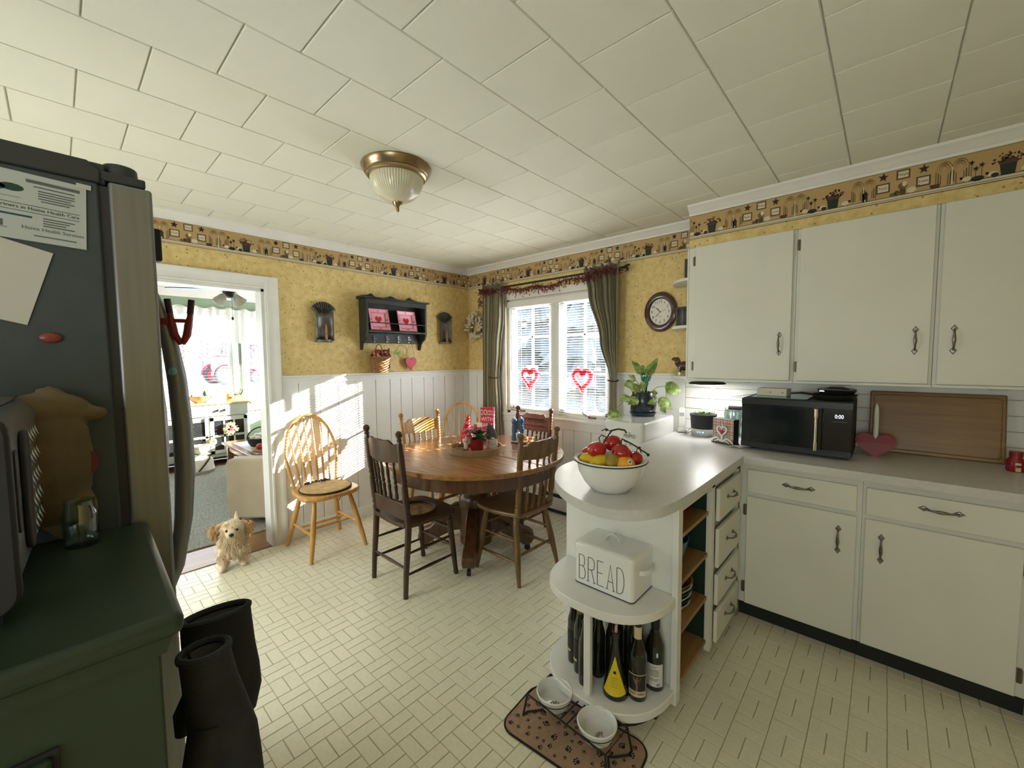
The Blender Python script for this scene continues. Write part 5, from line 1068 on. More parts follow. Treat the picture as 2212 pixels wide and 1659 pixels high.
# red hearts in the window
M('tinsel_red', (0.55, 0.004, 0.03), 0.35, var=0.3, scale=60)
for cx, lab in ((0.845, 'red tinsel heart wreath in the left casement'), (1.465, 'red tinsel heart wreath in the right casement')):
    t = thing('heart_wreath', lab, 'wreath', (cx, 0.058, 1.24), 0, 'red heart wreaths in the window'); b = B()
    hp = heart(0, 0, 0.19, 0.19, 60)
    ob('ring', B().tube([(x, 0, z) for x, z in hp[::2]], 0.020, 6, closed=True), 'tinsel_red', t)
    for k in range(330):
        x, z = rr.choice(hp); a = rr.random()*2*PI; L = rr.uniform(.015, .04); b.add([(x-0.001, 0, z-0.001), (x+0.001, 0, z+0.001), (x+L*math.cos(a), rr.uniform(-.008, .008), z+L*math.sin(a)+0.001), (x+L*math.cos(a)-0.001, rr.uniform(-.008, .008), z+L*math.sin(a))], [(0, 1, 2, 3)])
    tag(ob('tinsel', b, 'tinsel_red', t, smooth=False), kind='stuff')
# clock
M('clock_wood', (0.055, 0.018, 0.012), 0.28, coat=0.4, var=0.2); M('clock_face', (0.74, 0.70, 0.62), 0.5, var=0.02); M('ink', (0.02, 0.018, 0.016), 0.5)
ck = thing('wall_clock', 'oval dark wood wall clock with cream face', 'clock', (2.207, 0, 1.796))
def oval(prof): return B().rings([[(r_*math.cos(2*PI*j/48)*1.0, -z, (r_*math.sin(2*PI*j/48))*1.2) for j in range(48)] for r_, z in prof], cap=True)
ob('case', oval([(0.122, 0.0), (0.127, 0.012), (0.122, 0.024), (0.108, 0.030), (0.090, 0.026), (0.082, 0.014)]), 'clock_wood', ck); ob('face', oval([(0.083, 0.012), (0.083, 0.015)]), 'clock_face', ck)
mt = lambda x, z: Matrix.Translation((x, -0.0165, z)) @ Matrix.Rotation(PI/2, 4, 'X')
for k in range(1, 13):
    a = R(90-30*k); letters('numeral', str(k), 0.030, 'ink', ck, mt(0.066*math.cos(a), 0.066*1.2*math.sin(a)))
letters('maker_mark', 'quartz', 0.010, 'ink', ck, mt(0, -0.034))
def hand(name, dx, dz, w_):
    d = Vector((dx, 0, dz)); n = Vector((-dz, 0, dx)).normalized()*w_; o_ = Vector((0, -0.018, 0)); b = B().add([o_-n*0.6, o_+n*0.6, o_+d*0.6+n*1.6, o_+d, o_+d*0.6-n*1.6], [(0, 1, 2, 3, 4)]); ob(name, b, 'ink', ck, smooth=False)
hand('hour_hand', -0.036, 0.036, 0.0022); hand('minute_hand', -0.046, -0.046, 0.0014); hand('second_hand', 0.055, 0.022, 0.0005); ob('hub', B().sphere((0, -0.018, 0), 0.004, 8, 6), 'ink', ck)
# ceiling light
def ribbed():
    m, n, p = nt('ribbed_glass'); MATS['ribbed_glass'] = m; p.inputs['Base Color'].default_value = (0.70, 0.66, 0.52, 1); p.inputs['Roughness'].default_value = 0.3; p.inputs['Subsurface Weight'].default_value = 0.0
    p.inputs['Coat Weight'].default_value = 0.2
ribbed()
cl = thing('ceiling_light', 'flush ceiling light with bronze rim and ribbed glass bowl', 'ceiling light', (1.61, -1.918, CZ))
ob('rim', B().lathe([(0.10, 0), (0.172, 0), (0.176, -0.006), (0.172, -0.018), (0.163, -0.030), (0.158, -0.038), (0.150, -0.041), (0.149, -0.050), (0.143, -0.056), (0.134, -0.058), (0.128, -0.052)], 56), 'brass', cl)
ob('glass_bowl', B().lathe([(0.132, -0.05), (0.131, -0.070), (0.124, -0.095), (0.108, -0.125), (0.085, -0.150), (0.055, -0.168), (0.02, -0.176), (0.0, -0.177)], 120, flute=0.012, nf=60), 'ribbed_glass', cl)
ob('finial', B().lathe([(0.0, -0.172), (0.026, -0.174), (0.024, -0.182), (0.014, -0.196), (0.008, -0.206), (0.009, -0.214), (0.005, -0.222), (0, -0.223)], 16), 'brass', cl)

# ================================================================== ON THE TABLE
TT = TH
ty = thing('table_tray', 'round wooden tray at the centre of the dining table', 'tray', (1.25, -1.06, TT))
ob('base', B().lathe([(0, 0.001), (0.185, 0.001), (0.185, 0.012), (0, 0.012)], 48), 'tray_wood', ty); ob('rim', B().rings([[(r_*math.cos(2*PI*j/48), r_*math.sin(2*PI*j/48), z) for j in range(48)] for r_, z in ((0.184, 0.001), (0.196, 0.001), (0.197, 0.045), (0.186, 0.045))], cap=False, loop=True), 'tray_wood', ty)
M('felt_red', (0.50, 0.015, 0.035), 0.85, var=0.12, scale=40); M('beard', (0.72, 0.64, 0.54), 0.9, var=0.15, scale=60, stretch=(6, 6, 1)); M('felt_grey', (0.10, 0.10, 0.11), 0.85); M('skin_nose', (0.72, 0.42, 0.32), 0.7); M('white_cloth', (0.78, 0.76, 0.72), 0.85)
def gnome(name, label, loc, rz, hat, body, h, lean, words):
    t = thing(name, label, 'gnome', (loc[0], loc[1], TT+0.013), rz)
    ob('body', B().lathe([(0, 0), (0.040, 0), (0.046, 0.02), (0.042, 0.06), (0.03, 0.09), (0, 0.10)], 20), body, t)
    hp = [(0.050, 0.075), (0.046, 0.09), (0.034, 0.13), (0.024, 0.17), (0.014, h-0.03), (0.008, h-0.01), (0.0, h)]
    rs = [[(r_*math.cos(2*PI*j/20)+lean*((z-0.075)/(h-0.075))**2, r_*math.sin(2*PI*j/20), z) for j in range(20)] for r_, z in hp]
    hb = ob('hat', B().rings(rs), hat, t)
    ob('beard', B().sphere((0.004, -0.030, 0.058), (0.032, 0.022, 0.045), 14, 9), 'beard', t); ob('nose', B().sphere((0.004, -0.055, 0.082), 0.010, 10, 7), 'skin_nose', t)
    for k, (s_, z) in enumerate(words):
        r_ = 0.05-0.045*(z-0.075)/(h-0.075); letters('lettering', s_, 0.024, 'white_cloth', hb, Matrix.Translation((lean*((z-0.075)/(h-0.075))**2, -r_-0.003, z)) @ Matrix.Rotation(R(82), 4, 'X') @ Matrix.Rotation(R(20), 4, 'Z'))
    return t
gnome('gnome', 'gnome with a tall red LOVE hat and white beard on the tray', (1.125, -1.045), R(42), 'felt_red', 'felt_red', 0.25, 0.02, (('LOVE', 0.10), ('LOVE', 0.14), ('VE', 0.19)))
gnome('gnome', 'white bearded gnome with a grey hat behind the potted plant', (1.30, -0.945), R(42), 'felt_grey', 'white_cloth', 0.19, -0.02, ())
M('pot_red', (0.26, 0.012, 0.022), 0.35, var=0.1, coat=0.2); M('leaf_dark', (0.028, 0.085, 0.022), 0.4, var=0.35, scale=30); M('bloom_pink', (0.55, 0.13, 0.20), 0.6, var=0.25, scale=80); M('soil', (0.03, 0.02, 0.013), 0.95)
kp = thing('potted_kalanchoe', 'pink flowering kalanchoe in a dark red pot on the tray', 'potted plant', (1.275, -1.075, TT+0.013))
ob('pot', B().lathe([(0, 0), (0.046, 0), (0.052, 0.085), (0.055, 0.09), (0.049, 0.09), (0.045, 0.075), (0, 0.075)], 24), 'pot_red', kp)
rr = random.Random(31)
def leaf_at(b, p, d, L, W_, curl=0.3):
    d = Vector(d).normalized(); s_ = d.cross(Vector((0, 0, 1))); s_ = s_.normalized() if s_.length > .01 else Vector((1, 0, 0)); up_ = s_.cross(d); rs = []
    for k in range(7):
        t = k/6; w2 = W_*math.sin(PI*min(1, t*0.92+0.06))**0.8; c = Vector(p)+d*L*t-up_*(-1)*(curl*L*t*(1-t))-Vector((0, 0, 1))*curl*L*t*t*0.6
        rs.append([c-s_*w2+up_*w2*0.25, c, c+s_*w2+up_*w2*0.25])
    b.rings(rs, closed=False, cap=False)
for k in range(26):
    a = rr.random()*2*PI; b = B(); leaf_at(b, (0.02*math.cos(a), 0.02*math.sin(a), 0.08+rr.uniform(0, .05)), (math.cos(a), math.sin(a), rr.uniform(0, .8)), rr.uniform(.05, .085), rr.uniform(.018, .028)); o = ob('leaf', b, 'leaf_dark', kp); o.modifiers.new('solid', 'SOLIDIFY').thickness = 0.0015
b = B()
for k in range(46): b.sphere((rr.gauss(0, .028), rr.gauss(0, .028), 0.165+rr.gauss(0, .016)), rr.uniform(.006, .009), 7, 5)
ob('blossoms', b, 'bloom_pink', kp); b = B()
for k in range(10): b.tube([(0, 0, 0.075), (rr.gauss(0, .02), rr.gauss(0, .02), 0.155)], 0.002, 5)
ob('stems', b, 'leaf_dark', kp)
# small decorations in the tray
M('mini_pink', (0.60, 0.30, 0.28), 0.6); M('mini_white', (0.72, 0.66, 0.58), 0.7)
sp = thing('small_succulent', 'tiny succulent in a pink pot at the front of the tray', 'potted plant', (1.205, -1.165, TT+0.013)); ob('pot', B().lathe([(0, 0), (0.016, 0), (0.020, 0.028), (0, 0.028)], 14), 'mini_pink', sp)
b = B(); [b.sphere((0.018*math.cos(k*1.3), 0.018*math.sin(k*1.3), 0.036+0.004*(k % 3)), (0.012, 0.012, 0.005), 7, 5) for k in range(9)]; ob('rosette', b, 'leaf_dark', sp)
tag(ob('red_ornament_ball', B().sphere((1.145, -1.12, TT+0.035), 0.021, 14, 10), 'felt_red'), 'shiny red ball at the left of the tray', 'ornament')
el = thing('small_doll', 'small doll with a pale face and dark shoes on the tray', 'doll', (1.235, -1.15, TT+0.013), R(40)); ob('body', B().lathe([(0, 0.02), (0.016, 0.02), (0.018, 0.04), (0.010, 0.065), (0, 0.07)], 14), 'mini_white', el); ob('head', B().sphere((0, 0, 0.082), 0.017, 12, 8), 'skin_nose', el)
for x in (-0.01, 0.01): ob('shoe', B().sphere((x, -0.008, 0.008), (0.008, 0.013, 0.008), 8, 6), 'black_gloss', el); 
for x in (-0.01, 0.01): ob('leg', B().cyl((x, 0, 0.008), (x, 0, 0.03), 0.005, n=8), 'felt_red', el)
tag(ob('folded_card', B().add([(1.02, -0.865, TT), (1.07, -0.825, TT), (1.07, -0.825, TT+0.17), (1.02, -0.865, TT+0.17)], [(0, 1, 2, 3)]).add([(1.00, -0.84, TT), (1.05, -0.80, TT), (1.07, -0.825, TT+0.17), (1.02, -0.865, TT+0.17)], [(0, 1, 2, 3)]), 'mini_white', smooth=False), 'beige folded card standing behind the tray', 'card')
# red slogan box
M('box_red', (0.50, 0.018, 0.045), 0.55, var=0.05); M('box_pink', (0.78, 0.30, 0.36), 0.6)
sx_ = thing('slogan_box', 'red wooden slogan box with white lettering behind the tray', 'box sign', (0.985, -0.68, TT), R(32))
ob('box', B().box(-0.058, 0.058, -0.022, 0.022, 0, 0.275), 'box_red', sx_, bev=0.002)
fm = lambda x, z: Matrix.Translation((x, -0.0235, z)) @ Matrix.Rotation(PI/2, 4, 'X')
letters('lettering', 'DO', 0.062, 'white_cloth', sx_, fm(-0.026, 0.232), 0.60, 1.15); letters('lettering', 'SMALL', 0.024, 'white_cloth', sx_, fm(0.030, 0.243), 0.8, 1.1); letters('lettering', 'THINGS', 0.022, 'white_cloth', sx_, fm(0.030, 0.217), 0.8, 1.1); letters('lettering', 'WITH', 0.045, 'white_cloth', sx_, fm(0, 0.175), 0.9, 1.1); letters('lettering', 'GREAT', 0.035, 'white_cloth', sx_, fm(0, 0.125), 0.95, 1.1); letters('lettering', 'LOVE', 0.045, 'white_cloth', sx_, fm(0, 0.07), 0.95, 1.1)
for k in range(9):
    z = 0.01+k*0.029; ob('stripe', B().add([(0.0592, -0.021, z), (0.0592, 0.021, z+0.02), (0.0592, 0.021, min(0.274, z+0.034)), (0.0592, -0.021, z+0.014)], [(0, 1, 2, 3)]), 'box_pink', sx_, smooth=False)
# plate with mills and bowls
M('plate_white', (0.74, 0.71, 0.69), 0.3); M('mill_blue', (0.02, 0.11, 0.24), 0.3, coat=0.3, var=0.1); M('orange_wood', (0.46, 0.20, 0.06), 0.4, var=0.2, scale=20)
tag(ob('serving_plate', B().lathe([(0, 0.004), (0.06, 0.0), (0.07, 0.0), (0.095, 0.012), (0.096, 0.015), (0.07, 0.006), (0, 0.007)], 36, (1.285, -0.575, TT)), 'plate_white'), 'white serving plate near the carved chair', 'plate')
for x, y, lab in ((1.222, -0.60, 'blue pepper mill, the left one of the pair'), (1.252, -0.548, 'blue pepper mill, the right one of the pair')):
    t = thing('pepper_mill', lab, 'pepper mill', (x, y, TT+0.007), 0, 'blue mills'); 
    ob('body', B().lathe([(0, 0), (0.024, 0), (0.024, 0.02), (0.020, 0.05), (0.0225, 0.10), (0.018, 0.135), (0.021, 0.145), (0, 0.146)], 20), 'mill_blue', t); ob('head', B().lathe([(0, 0.146), (0.020, 0.147), (0.025, 0.165), (0.020, 0.182), (0.008, 0.188), (0, 0.188)], 20), 'mill_blue', t); ob('knob', B().sphere((0, 0, 0.194), 0.007, 10, 7), 'chrome', t)
gs = thing('glass_shaker', 'glass shaker with a wooden top in front of the blue mills', 'shaker', (1.283, -0.622, TT+0.006)); ob('glass', B().lathe([(0, 0), (0.022, 0), (0.024, 0.01), (0.021, 0.05), (0.018, 0.06), (0, 0.06)], 18), 'jar_glass', gs); ob('top', B().lathe([(0, 0.06), (0.019, 0.06), (0.018, 0.075), (0.008, 0.085), (0.010, 0.10), (0, 0.105)], 18), 'chrome', gs)
for x, y, lab in ((1.335, -0.60, 'small orange wooden bowl, nearer one on the plate'), (1.345, -0.545, 'small orange wooden bowl, farther one on the plate')):
    tag(ob('pinch_bowl', B().lathe([(0, 0), (0.018, 0), (0.030, 0.02), (0.031, 0.032), (0.027, 0.032), (0.016, 0.006), (0, 0.006)], 20, (x, y, TT+0.010)), 'orange_wood'), lab, 'bowl', 'pinch bowls on the plate')
tag(ob('spoon', B().tube([(1.335, -0.55, TT+0.03), (1.37, -0.52, TT+0.05), (1.395, -0.50, TT+0.065)], [0.007, 0.003, 0.004], 8), 'plate_white'), 'little white spoon in the farther wooden bowl', 'spoon')
# ================================================================== ON THE COUNTER
CT = 0.92
M('rim_black', (0.02, 0.022, 0.03), 0.3); M('tomato', (0.42, 0.012, 0.012), 0.16, var=0.15, coat=0.4); M('lemon', (0.70, 0.48, 0.02), 0.38, var=0.12, scale=40, bmp=0.3, bscale=200); M('lime_brown', (0.36, 0.24, 0.03), 0.4, var=0.2, scale=30); M('orange_skin', (0.80, 0.36, 0.02), 0.4, var=0.08, bmp=0.3, bscale=250); M('vine', (0.035, 0.03, 0.012), 0.7, var=0.4)
BC = Vector((2.69, -1.655, CT)); RV = Vector((0.877, 0.48, 0)); TV = Vector((0.48, -0.877, 0))
bw = thing('enamel_bowl', 'large white enamel bowl of fruit on the peninsula', 'bowl', BC)
ob('bowl', B().lathe([(0, 0.002), (0.068, 0.0), (0.078, 0.004), (0.105, 0.035), (0.126, 0.075), (0.134, 0.118), (0.143, 0.121), (0.146, 0.125), (0.143, 0.129), (0.131, 0.125), (0.120, 0.075), (0.098, 0.035), (0.06, 0.010), (0, 0.008)], 56), 'enamel', bw)
ob('rim_edge', B().tube([(0.1455*math.cos(2*PI*k/64), 0.1455*math.sin(2*PI*k/64), 0.1215) for k in range(64)], 0.0025, 6, closed=True), 'rim_black', bw)
def fruit(name, label, r_, t_, z, rad, mat, cat, group, sc=(1, 1, 1), rot=(0, 0, 0)):
    p = BC+RV*r_+TV*t_+Vector((0, 0, z))
    return tag(ob(name, B().sphere((0, 0, 0), (rad*sc[0], rad*sc[1], rad*sc[2]), 24, 16), mat, loc=p, rot=rot), label, cat, group), p
tm = []
for k, (r_, t_, z, q, lab) in enumerate(((-0.052, 0.035, 0.165, 0.038, 'red tomato at the left of the fruit bowl heap'), (0.010, -0.035, 0.180, 0.039, 'red tomato at the top back of the fruit bowl heap'), (0.042, 0.045, 0.160, 0.038, 'red tomato in the middle of the fruit bowl heap'), (0.090, 0.012, 0.130, 0.035, 'red tomato at the right rim of the fruit bowl'), (-0.085, -0.045, 0.128, 0.034, 'red tomato low at the back left of the fruit bowl'))):
    b = B(); rs = []
    for i in range(17):
        th = PI*i/16; ring = []
        for j in range(28):
            a = 2*PI*j/28; w_ = math.sin(th)*(1+0.035*math.cos(5*a)*math.sin(th)); ring.append((q*w_*math.cos(a), q*w_*math.sin(a), q*(-0.86*math.cos(th)-(0.12 if th > 2.75 else 0.0)*(th-2.75)/0.4)))
        rs.append(ring)
    b.rings(rs); p = BC+RV*r_+TV*t_+Vector((0, 0, z)); o = ob('tomato', b, 'tomato', loc=p, rot=(R(12*((k % 3)-1)), R(10*((k % 2)*2-1)), k)); tag(o, lab, 'tomato', 'vine tomatoes in the bowl'); tm.append(p)
def lemon(label, r_, t_, z, rz, mat='lemon', L=0.046, W_=0.031):
    p = BC+RV*r_+TV*t_+Vector((0, 0, z)); b = B(); b.turned((-L, 0, 0), (L, 0, 0), [(0, 0.003), (0.05, 0.007), (0.12, W_*0.55), (0.25, W_*0.86), (0.5, W_), (0.75, W_*0.86), (0.88, W_*0.55), (0.95, 0.007), (1, 0.003)], 20)
    tag(ob('lemon', b, mat, loc=p, rot=(0, R(-8), rz)), label, 'lemon', 'lemons in the bowl')
lemon('yellow lemon at the left rim of the fruit bowl', -0.082, 0.030, 0.122, R(20)); lemon('yellow lemon beside the leftmost one in the fruit bowl', -0.040, 0.065, 0.122, R(60)); lemon('lowest yellow lemon at the front of the fruit bowl', -0.025, 0.075, 0.075, R(20))
lemon('brownish yellow lemon below the middle tomatoes', 0.010, 0.070, 0.128, R(110), 'lime_brown', 0.042, 0.033)
og, pg = fruit('orange', 'orange with a sticker at the front of the fruit bowl', 0.052, 0.068, 0.118, 0.038, 'orange_skin', 'orange', 'citrus', (1.12, 1.12, 0.95))
M('sticker_blue', (0.10, 0.12, 0.3), 0.4)
def put_on(o, d, r_):  # small disc sticker on a sphere
    b = B(); d = Vector(d).normalized(); q = d.to_track_quat('Z', 'Y').to_matrix(); b.rings([[q @ Vector((0.008*math.cos(2*PI*k/14), 0.011*math.sin(2*PI*k/14), r_)) for k in range(14)], [q @ Vector((0.008*math.cos(2*PI*k/14), 0.011*math.sin(2*PI*k/14), r_+0.001)) for k in range(14)]]); s_ = ob('sticker', b, 'paper_white', o); ob('sticker_print', B().sphere(d*(r_+0.001), (0.005, 0.005, 0.005), 8, 6), 'sticker_blue', s_)
put_on(og, TV*0.8+RV*0.5+Vector((0, 0, 0.5)), 0.0415)
def P3(r_, t_, z): return BC+RV*r_+TV*t_+Vector((0, 0, z))
vn = thing('tomato_vine', 'dry twisted tomato vine curling above the left tomatoes', 'vine', BC); loc = lambda r_, t_, z: RV*r_+TV*t_+Vector((0, 0, z))
ob('stem', B().tube([loc(-0.025, 0.02, 0.19), loc(-0.012, 0.015, 0.215), loc(0.005, 0.01, 0.24), loc(0.03, 0.01, 0.247), loc(0.055, 0.01, 0.243), loc(0.062, 0.012, 0.232)], [0.003, 0.003, 0.004, 0.0035, 0.0035, 0.004], 8).tube([loc(0.0, 0.012, 0.238), loc(-0.02, 0.012, 0.246), loc(-0.035, 0.015, 0.238)], 0.0022, 6).tube([loc(-0.014, 0.015, 0.213), loc(-0.035, 0.018, 0.222), loc(-0.045, 0.02, 0.21), loc(-0.04, 0.02, 0.195)], 0.0022, 6).sphere(loc(-0.015, 0.012, 0.243), 0.006, 7, 5), 'vine', vn)
vn2 = thing('tomato_vine', 'dry tomato vine trailing over the right tomatoes to the bowl rim', 'vine', BC)
ob('stem', B().tube([loc(0.040, 0.03, 0.195), loc(0.045, 0.03, 0.212), loc(0.055, 0.03, 0.205), loc(0.075, 0.02, 0.195), loc(0.10, 0.015, 0.18), loc(0.12, 0.01, 0.165), loc(0.14, 0.0, 0.152), loc(0.146, -0.005, 0.14)], [0.003, 0.0035, 0.004, 0.003, 0.003, 0.003, 0.003, 0.0035], 8).sphere(loc(0.112, 0.012, 0.175), 0.006, 7, 5).tube([loc(0.112, 0.012, 0.175), loc(0.118, 0.02, 0.155)], 0.002, 5).tube([loc(0.105, 0.012, 0.178), loc(0.10, 0.02, 0.155)], 0.002, 5).sphere(loc(0.147, -0.005, 0.145), 0.006, 7, 5), 'vine', vn2)
# ---- bread box
bb = thing('bread_box', 'white enamel bread box lettered BREAD on the peninsula end shelf', 'bread box', (2.684, -1.604, 0.5035))
ob('body', B().prism(rrect(-0.133, 0.133, -0.10, 0.10, 0.018), 0.0, 0.150), 'enamel', bb, bev=0.004); ob('base_line', B().tube([(x, y, 0.003) for x, y in rrect(-0.1335, 0.1335, -0.1005, 0.1005, 0.018)], 0.002, 5, closed=True), 'rim_black', bb)
lid_ = B().rings([[(x*s, y*s2, z) for x, y in rrect(-0.136, 0.136, -0.103, 0.103, 0.02)] for s, s2, z in ((1, 1, 0.148), (1, 1, 0.166), (0.985, 0.98, 0.172), (0.93, 0.90, 0.178), (0.90, 0.86, 0.179))])
ld = ob('lid', lid_, 'enamel', bb); ob('lid_handle', B().rings([[(-0.035+0.07*k/12, -0.013+q*0.026, 0.179+0.030*math.sin(PI*k/12)**0.7+dz) for q, dz in ((0, 0), (1, 0), (1, 0.003), (0, 0.003))] for k in range(13)]), 'enamel', ld)
for s in (-1, 1):
    ob('side_handle', B().rings([[(s*(0.134+0.024*math.sin(PI*k/12)**0.6)+dx, -0.045+0.09*k/12, 0.095+q) for q, dx in ((0, 0), (0.018, 0), (0.018, 0.003), (0, 0.003))] for k in range(13)]), 'enamel', bb)
def strokes(parent, word, x0, z0, y, hgt, wid, gap):
    G = {'B': [[(0, 0), (0, 1)], [(0, 1), (.6, 1), (.85, .92), (.9, .76), (.8, .6), (.55, .54), (0, .54)], [(.55, .54), (.9, .46), (1, .27), (.9, .08), (.6, 0), (0, 0)]],
         'R': [[(0, 0), (0, 1)], [(0, 1), (.6, 1), (.9, .92), (1, .76), (.9, .58), (.6, .5), (0, .5)], [(.5, .5), (1, 0)]],
         'E': [[(0, 0), (0, 1)], [(0, 1), (.9, 1)], [(0, .52), (.75, .52)], [(0, 0), (.95, 0)]],
         'A': [[(0, 0), (.5, 1), (1, 0)], [(.17, .32), (.83, .32)]],
         'D': [[(0, 0), (0, 1)], [(0, 1), (.5, 1), (.85, .88), (1, .6), (1, .4), (.85, .12), (.5, 0), (0, 0)]]}
    S = {'B': [], 'R': [(0, 0), (1, 0)], 'E': [], 'A': [(0, 0), (1, 0)], 'D': []}
    for i, ch_ in enumerate(word):
        b = B(); ox = x0+i*(wid+gap)
        for s_ in G[ch_]: b.tube([(ox+u*wid, y, z0+v*hgt) for u, v in s_], 0.0013, 5)
        for u, v in S[ch_]: b.tube([(ox+u*wid-0.006, y, z0+v*hgt), (ox+u*wid+0.006, y, z0+v*hgt)], 0.0013, 5)
        ob('letter', b, 'ink', parent)
strokes(bb, 'BREAD', -0.108, 0.024, -0.1005, 0.102, 0.030, 0.0135)
# ---- bottles on the end shelf
M('bottle_dark', (0.010, 0.012, 0.008), 0.08, var=0.1, coat=0.5); M('label_tan', (0.62, 0.50, 0.32), 0.6); M('label_white', (0.66, 0.66, 0.62), 0.6); M('label_yellow', (0.72, 0.55, 0.02), 0.6, var=0.08); M('foil_gold', (0.26, 0.20, 0.06), 0.35, 0.6); M('cork', (0.52, 0.33, 0.17), 0.85, var=0.25, scale=80); M('label_black', (0.02, 0.018, 0.018), 0.5); M('figure_brown', (0.24, 0.13, 0.08), 0.6)
SZ = 0.1205
def wine(label, x, y, r_, h, shoulder=0.62, neck=0.0145, top='black', tilt=0, foil=None, name='wine_bottle'):
    t = thing(name, label, 'bottle', (x, y, SZ), tilt, 'bottles on the peninsula end shelf')
    zs = h*shoulder
    ob('glass', B().lathe([(0, 0.004), (r_*0.7, 0.0), (r_*0.94, 0.002), (r_, 0.008), (r_, zs), (r_*0.93, zs+0.018), (r_*0.7, zs+0.04), (neck*1.25, zs+0.065), (neck, zs+0.08), (neck*0.97, h-0.012), (neck*1.12, h-0.010), (neck*1.12, h-0.002), (neck, h), (0, h)], 28), 'bottle_dark', t)
    if foil: ob('foil', B().lathe([(neck*1.05, h-0.055), (neck*1.16, h-0.055), (neck*1.18, h-0.002), (neck*1.0, h+0.0015), (0, h+0.0015)], 20), foil, t)
    return t
def arc_label(t, r_, a0, a1, z0, z1, mat, name='label', off=0.0006):
    n = 14; return ob(name, B().rings([[((r_+off)*math.cos(R(a0+(a1-a0)*k/n)), (r_+off)*math.sin(R(a0+(a1-a0)*k/n)), z) for k in range(n+1)] for z in (z0, z1)], closed=False, cap=False), mat, t)
b1 = wine('wine bottle with a corked neck and a winged figure label', 2.823, -1.668, 0.037, 0.318, 0.52, 0.0145)
ob('cork', B().lathe([(0, 0.31), (0.011, 0.31), (0.0125, 0.345), (0, 0.345)], 14), 'cork', b1); arc_label(b1, 0.0152, 180, 360, 0.235, 0.288, 'label_tan', 'neck_label')
arc_label(b1, 0.037, 235, 350, 0.022, 0.112, 'label_tan'); arc_label(b1, 0.037, 238, 347, 0.046, 0.109, 'label_black', 'label_picture', 0.001)
AM = lambda ang, z, r_: Matrix.Translation((r_*math.cos(R(ang)), r_*math.sin(R(ang)), z)) @ Matrix.Rotation(R(ang+90), 4, 'Z') @ Matrix.Rotation(PI/2, 4, 'X')
for a, z, s_ in ((292, 0.075, 1), (292, 0.09, 1)): pass
b = B(); fig = [(0, 0.045), (0.006, 0.05), (0.005, 0.068), (0.02, 0.088), (0.026, 0.104), (0.012, 0.094), (0.004, 0.092), (0.004, 0.103), (-0.004, 0.103), (-0.004, 0.092), (-0.012, 0.094), (-0.026, 0.104), (-0.02, 0.088), (-0.005, 0.068), (-0.006, 0.05)]
b.add([AM(292+x*900, z, 0.0384) @ Vector((0, 0, 0)) for x, z in fig], [tuple(range(len(fig)))]); ob('label_figure', b, 'figure_brown', b1, smooth=False)
for i, ch_ in enumerate('PINOT NOBLE'):
    if ch_ != ' ': letters('lettering', ch_, 0.013, 'ink', b1, AM(248+i*8.6, 0.035, 0.0381))
b2 = wine('tall black wine bottle with a white back label at right', 2.853, -1.575, 0.037, 0.30, 0.55, 0.0145, foil='black_matte')
arc_label(b2, 0.037, 245, 345, 0.022, 0.115, 'label_white'); arc_label(b2, 0.037, 300, 312, 0.145, 0.163, 'label_white', 'price_tag')
for k, (w_, z) in enumerate(((30, 0.103), (40, 0.092), (40, 0.086), (40, 0.080), (40, 0.074), (40, 0.068), (40, 0.055), (36, 0.049))): arc_label(b2, 0.037, 262, 262+w_*1.4, z-0.001, z+0.0008, 'ink', 'print_line', 0.001)
for k in range(7): arc_label(b2, 0.037, 305+k*3, 305+k*3+1.6, 0.026, 0.038, 'ink', 'barcode_bar', 0.001)
b3 = thing('flared_bottle', 'flared dark bottle with a yellow triangular label', 'bottle', (2.752, -1.712, SZ), 0, 'bottles on the peninsula end shelf')
ob('glass', B().lathe([(0, 0.004), (0.04, 0), (0.05, 0.004), (0.051, 0.015), (0.044, 0.05), (0.034, 0.10), (0.022, 0.16), (0.0155, 0.20), (0.0145, 0.235), (0.018, 0.237), (0.018, 0.252), (0, 0.252)], 28), 'bottle_dark', b3)
ob('spout', B().cyl((0, 0, 0.25), (0.004, -0.004, 0.285), 0.006, 0.005), 'skin_nose', b3)
def fr(z): return 0.051-(z-0.015)*(0.051-0.0155)/0.185
tri = B(); n = 12
tri.rings([[((fr(z)+0.0022)*math.cos(R(292+w_*(2*k/n-1))), (fr(z)+0.0022)*math.sin(R(292+w_*(2*k/n-1))), z-0.008*(1-(2*k/n-1)**2)*(1 if z < 0.04 else 0)) for k in range(n+1)] for z, w_ in ((0.030, 58), (0.055, 50), (0.085, 40), (0.115, 28), (0.14, 16), (0.165, 3))], closed=False, cap=False); ob('label', tri, 'label_yellow', b3)
ob('label_dot', B().sphere(((fr(0.108)+0.001)*math.cos(R(292)), (fr(0.108)+0.001)*math.sin(R(292)), 0.108), (0.006, 0.006, 0.006), 10, 7), 'ink', b3)
for z in (0.088, 0.080, 0.072, 0.064, 0.056): arc_label(b3, fr(z)+0.002, 292-18, 292+18, z-0.0008, z+0.0008, 'orange_wood', 'print_line', 0.001)
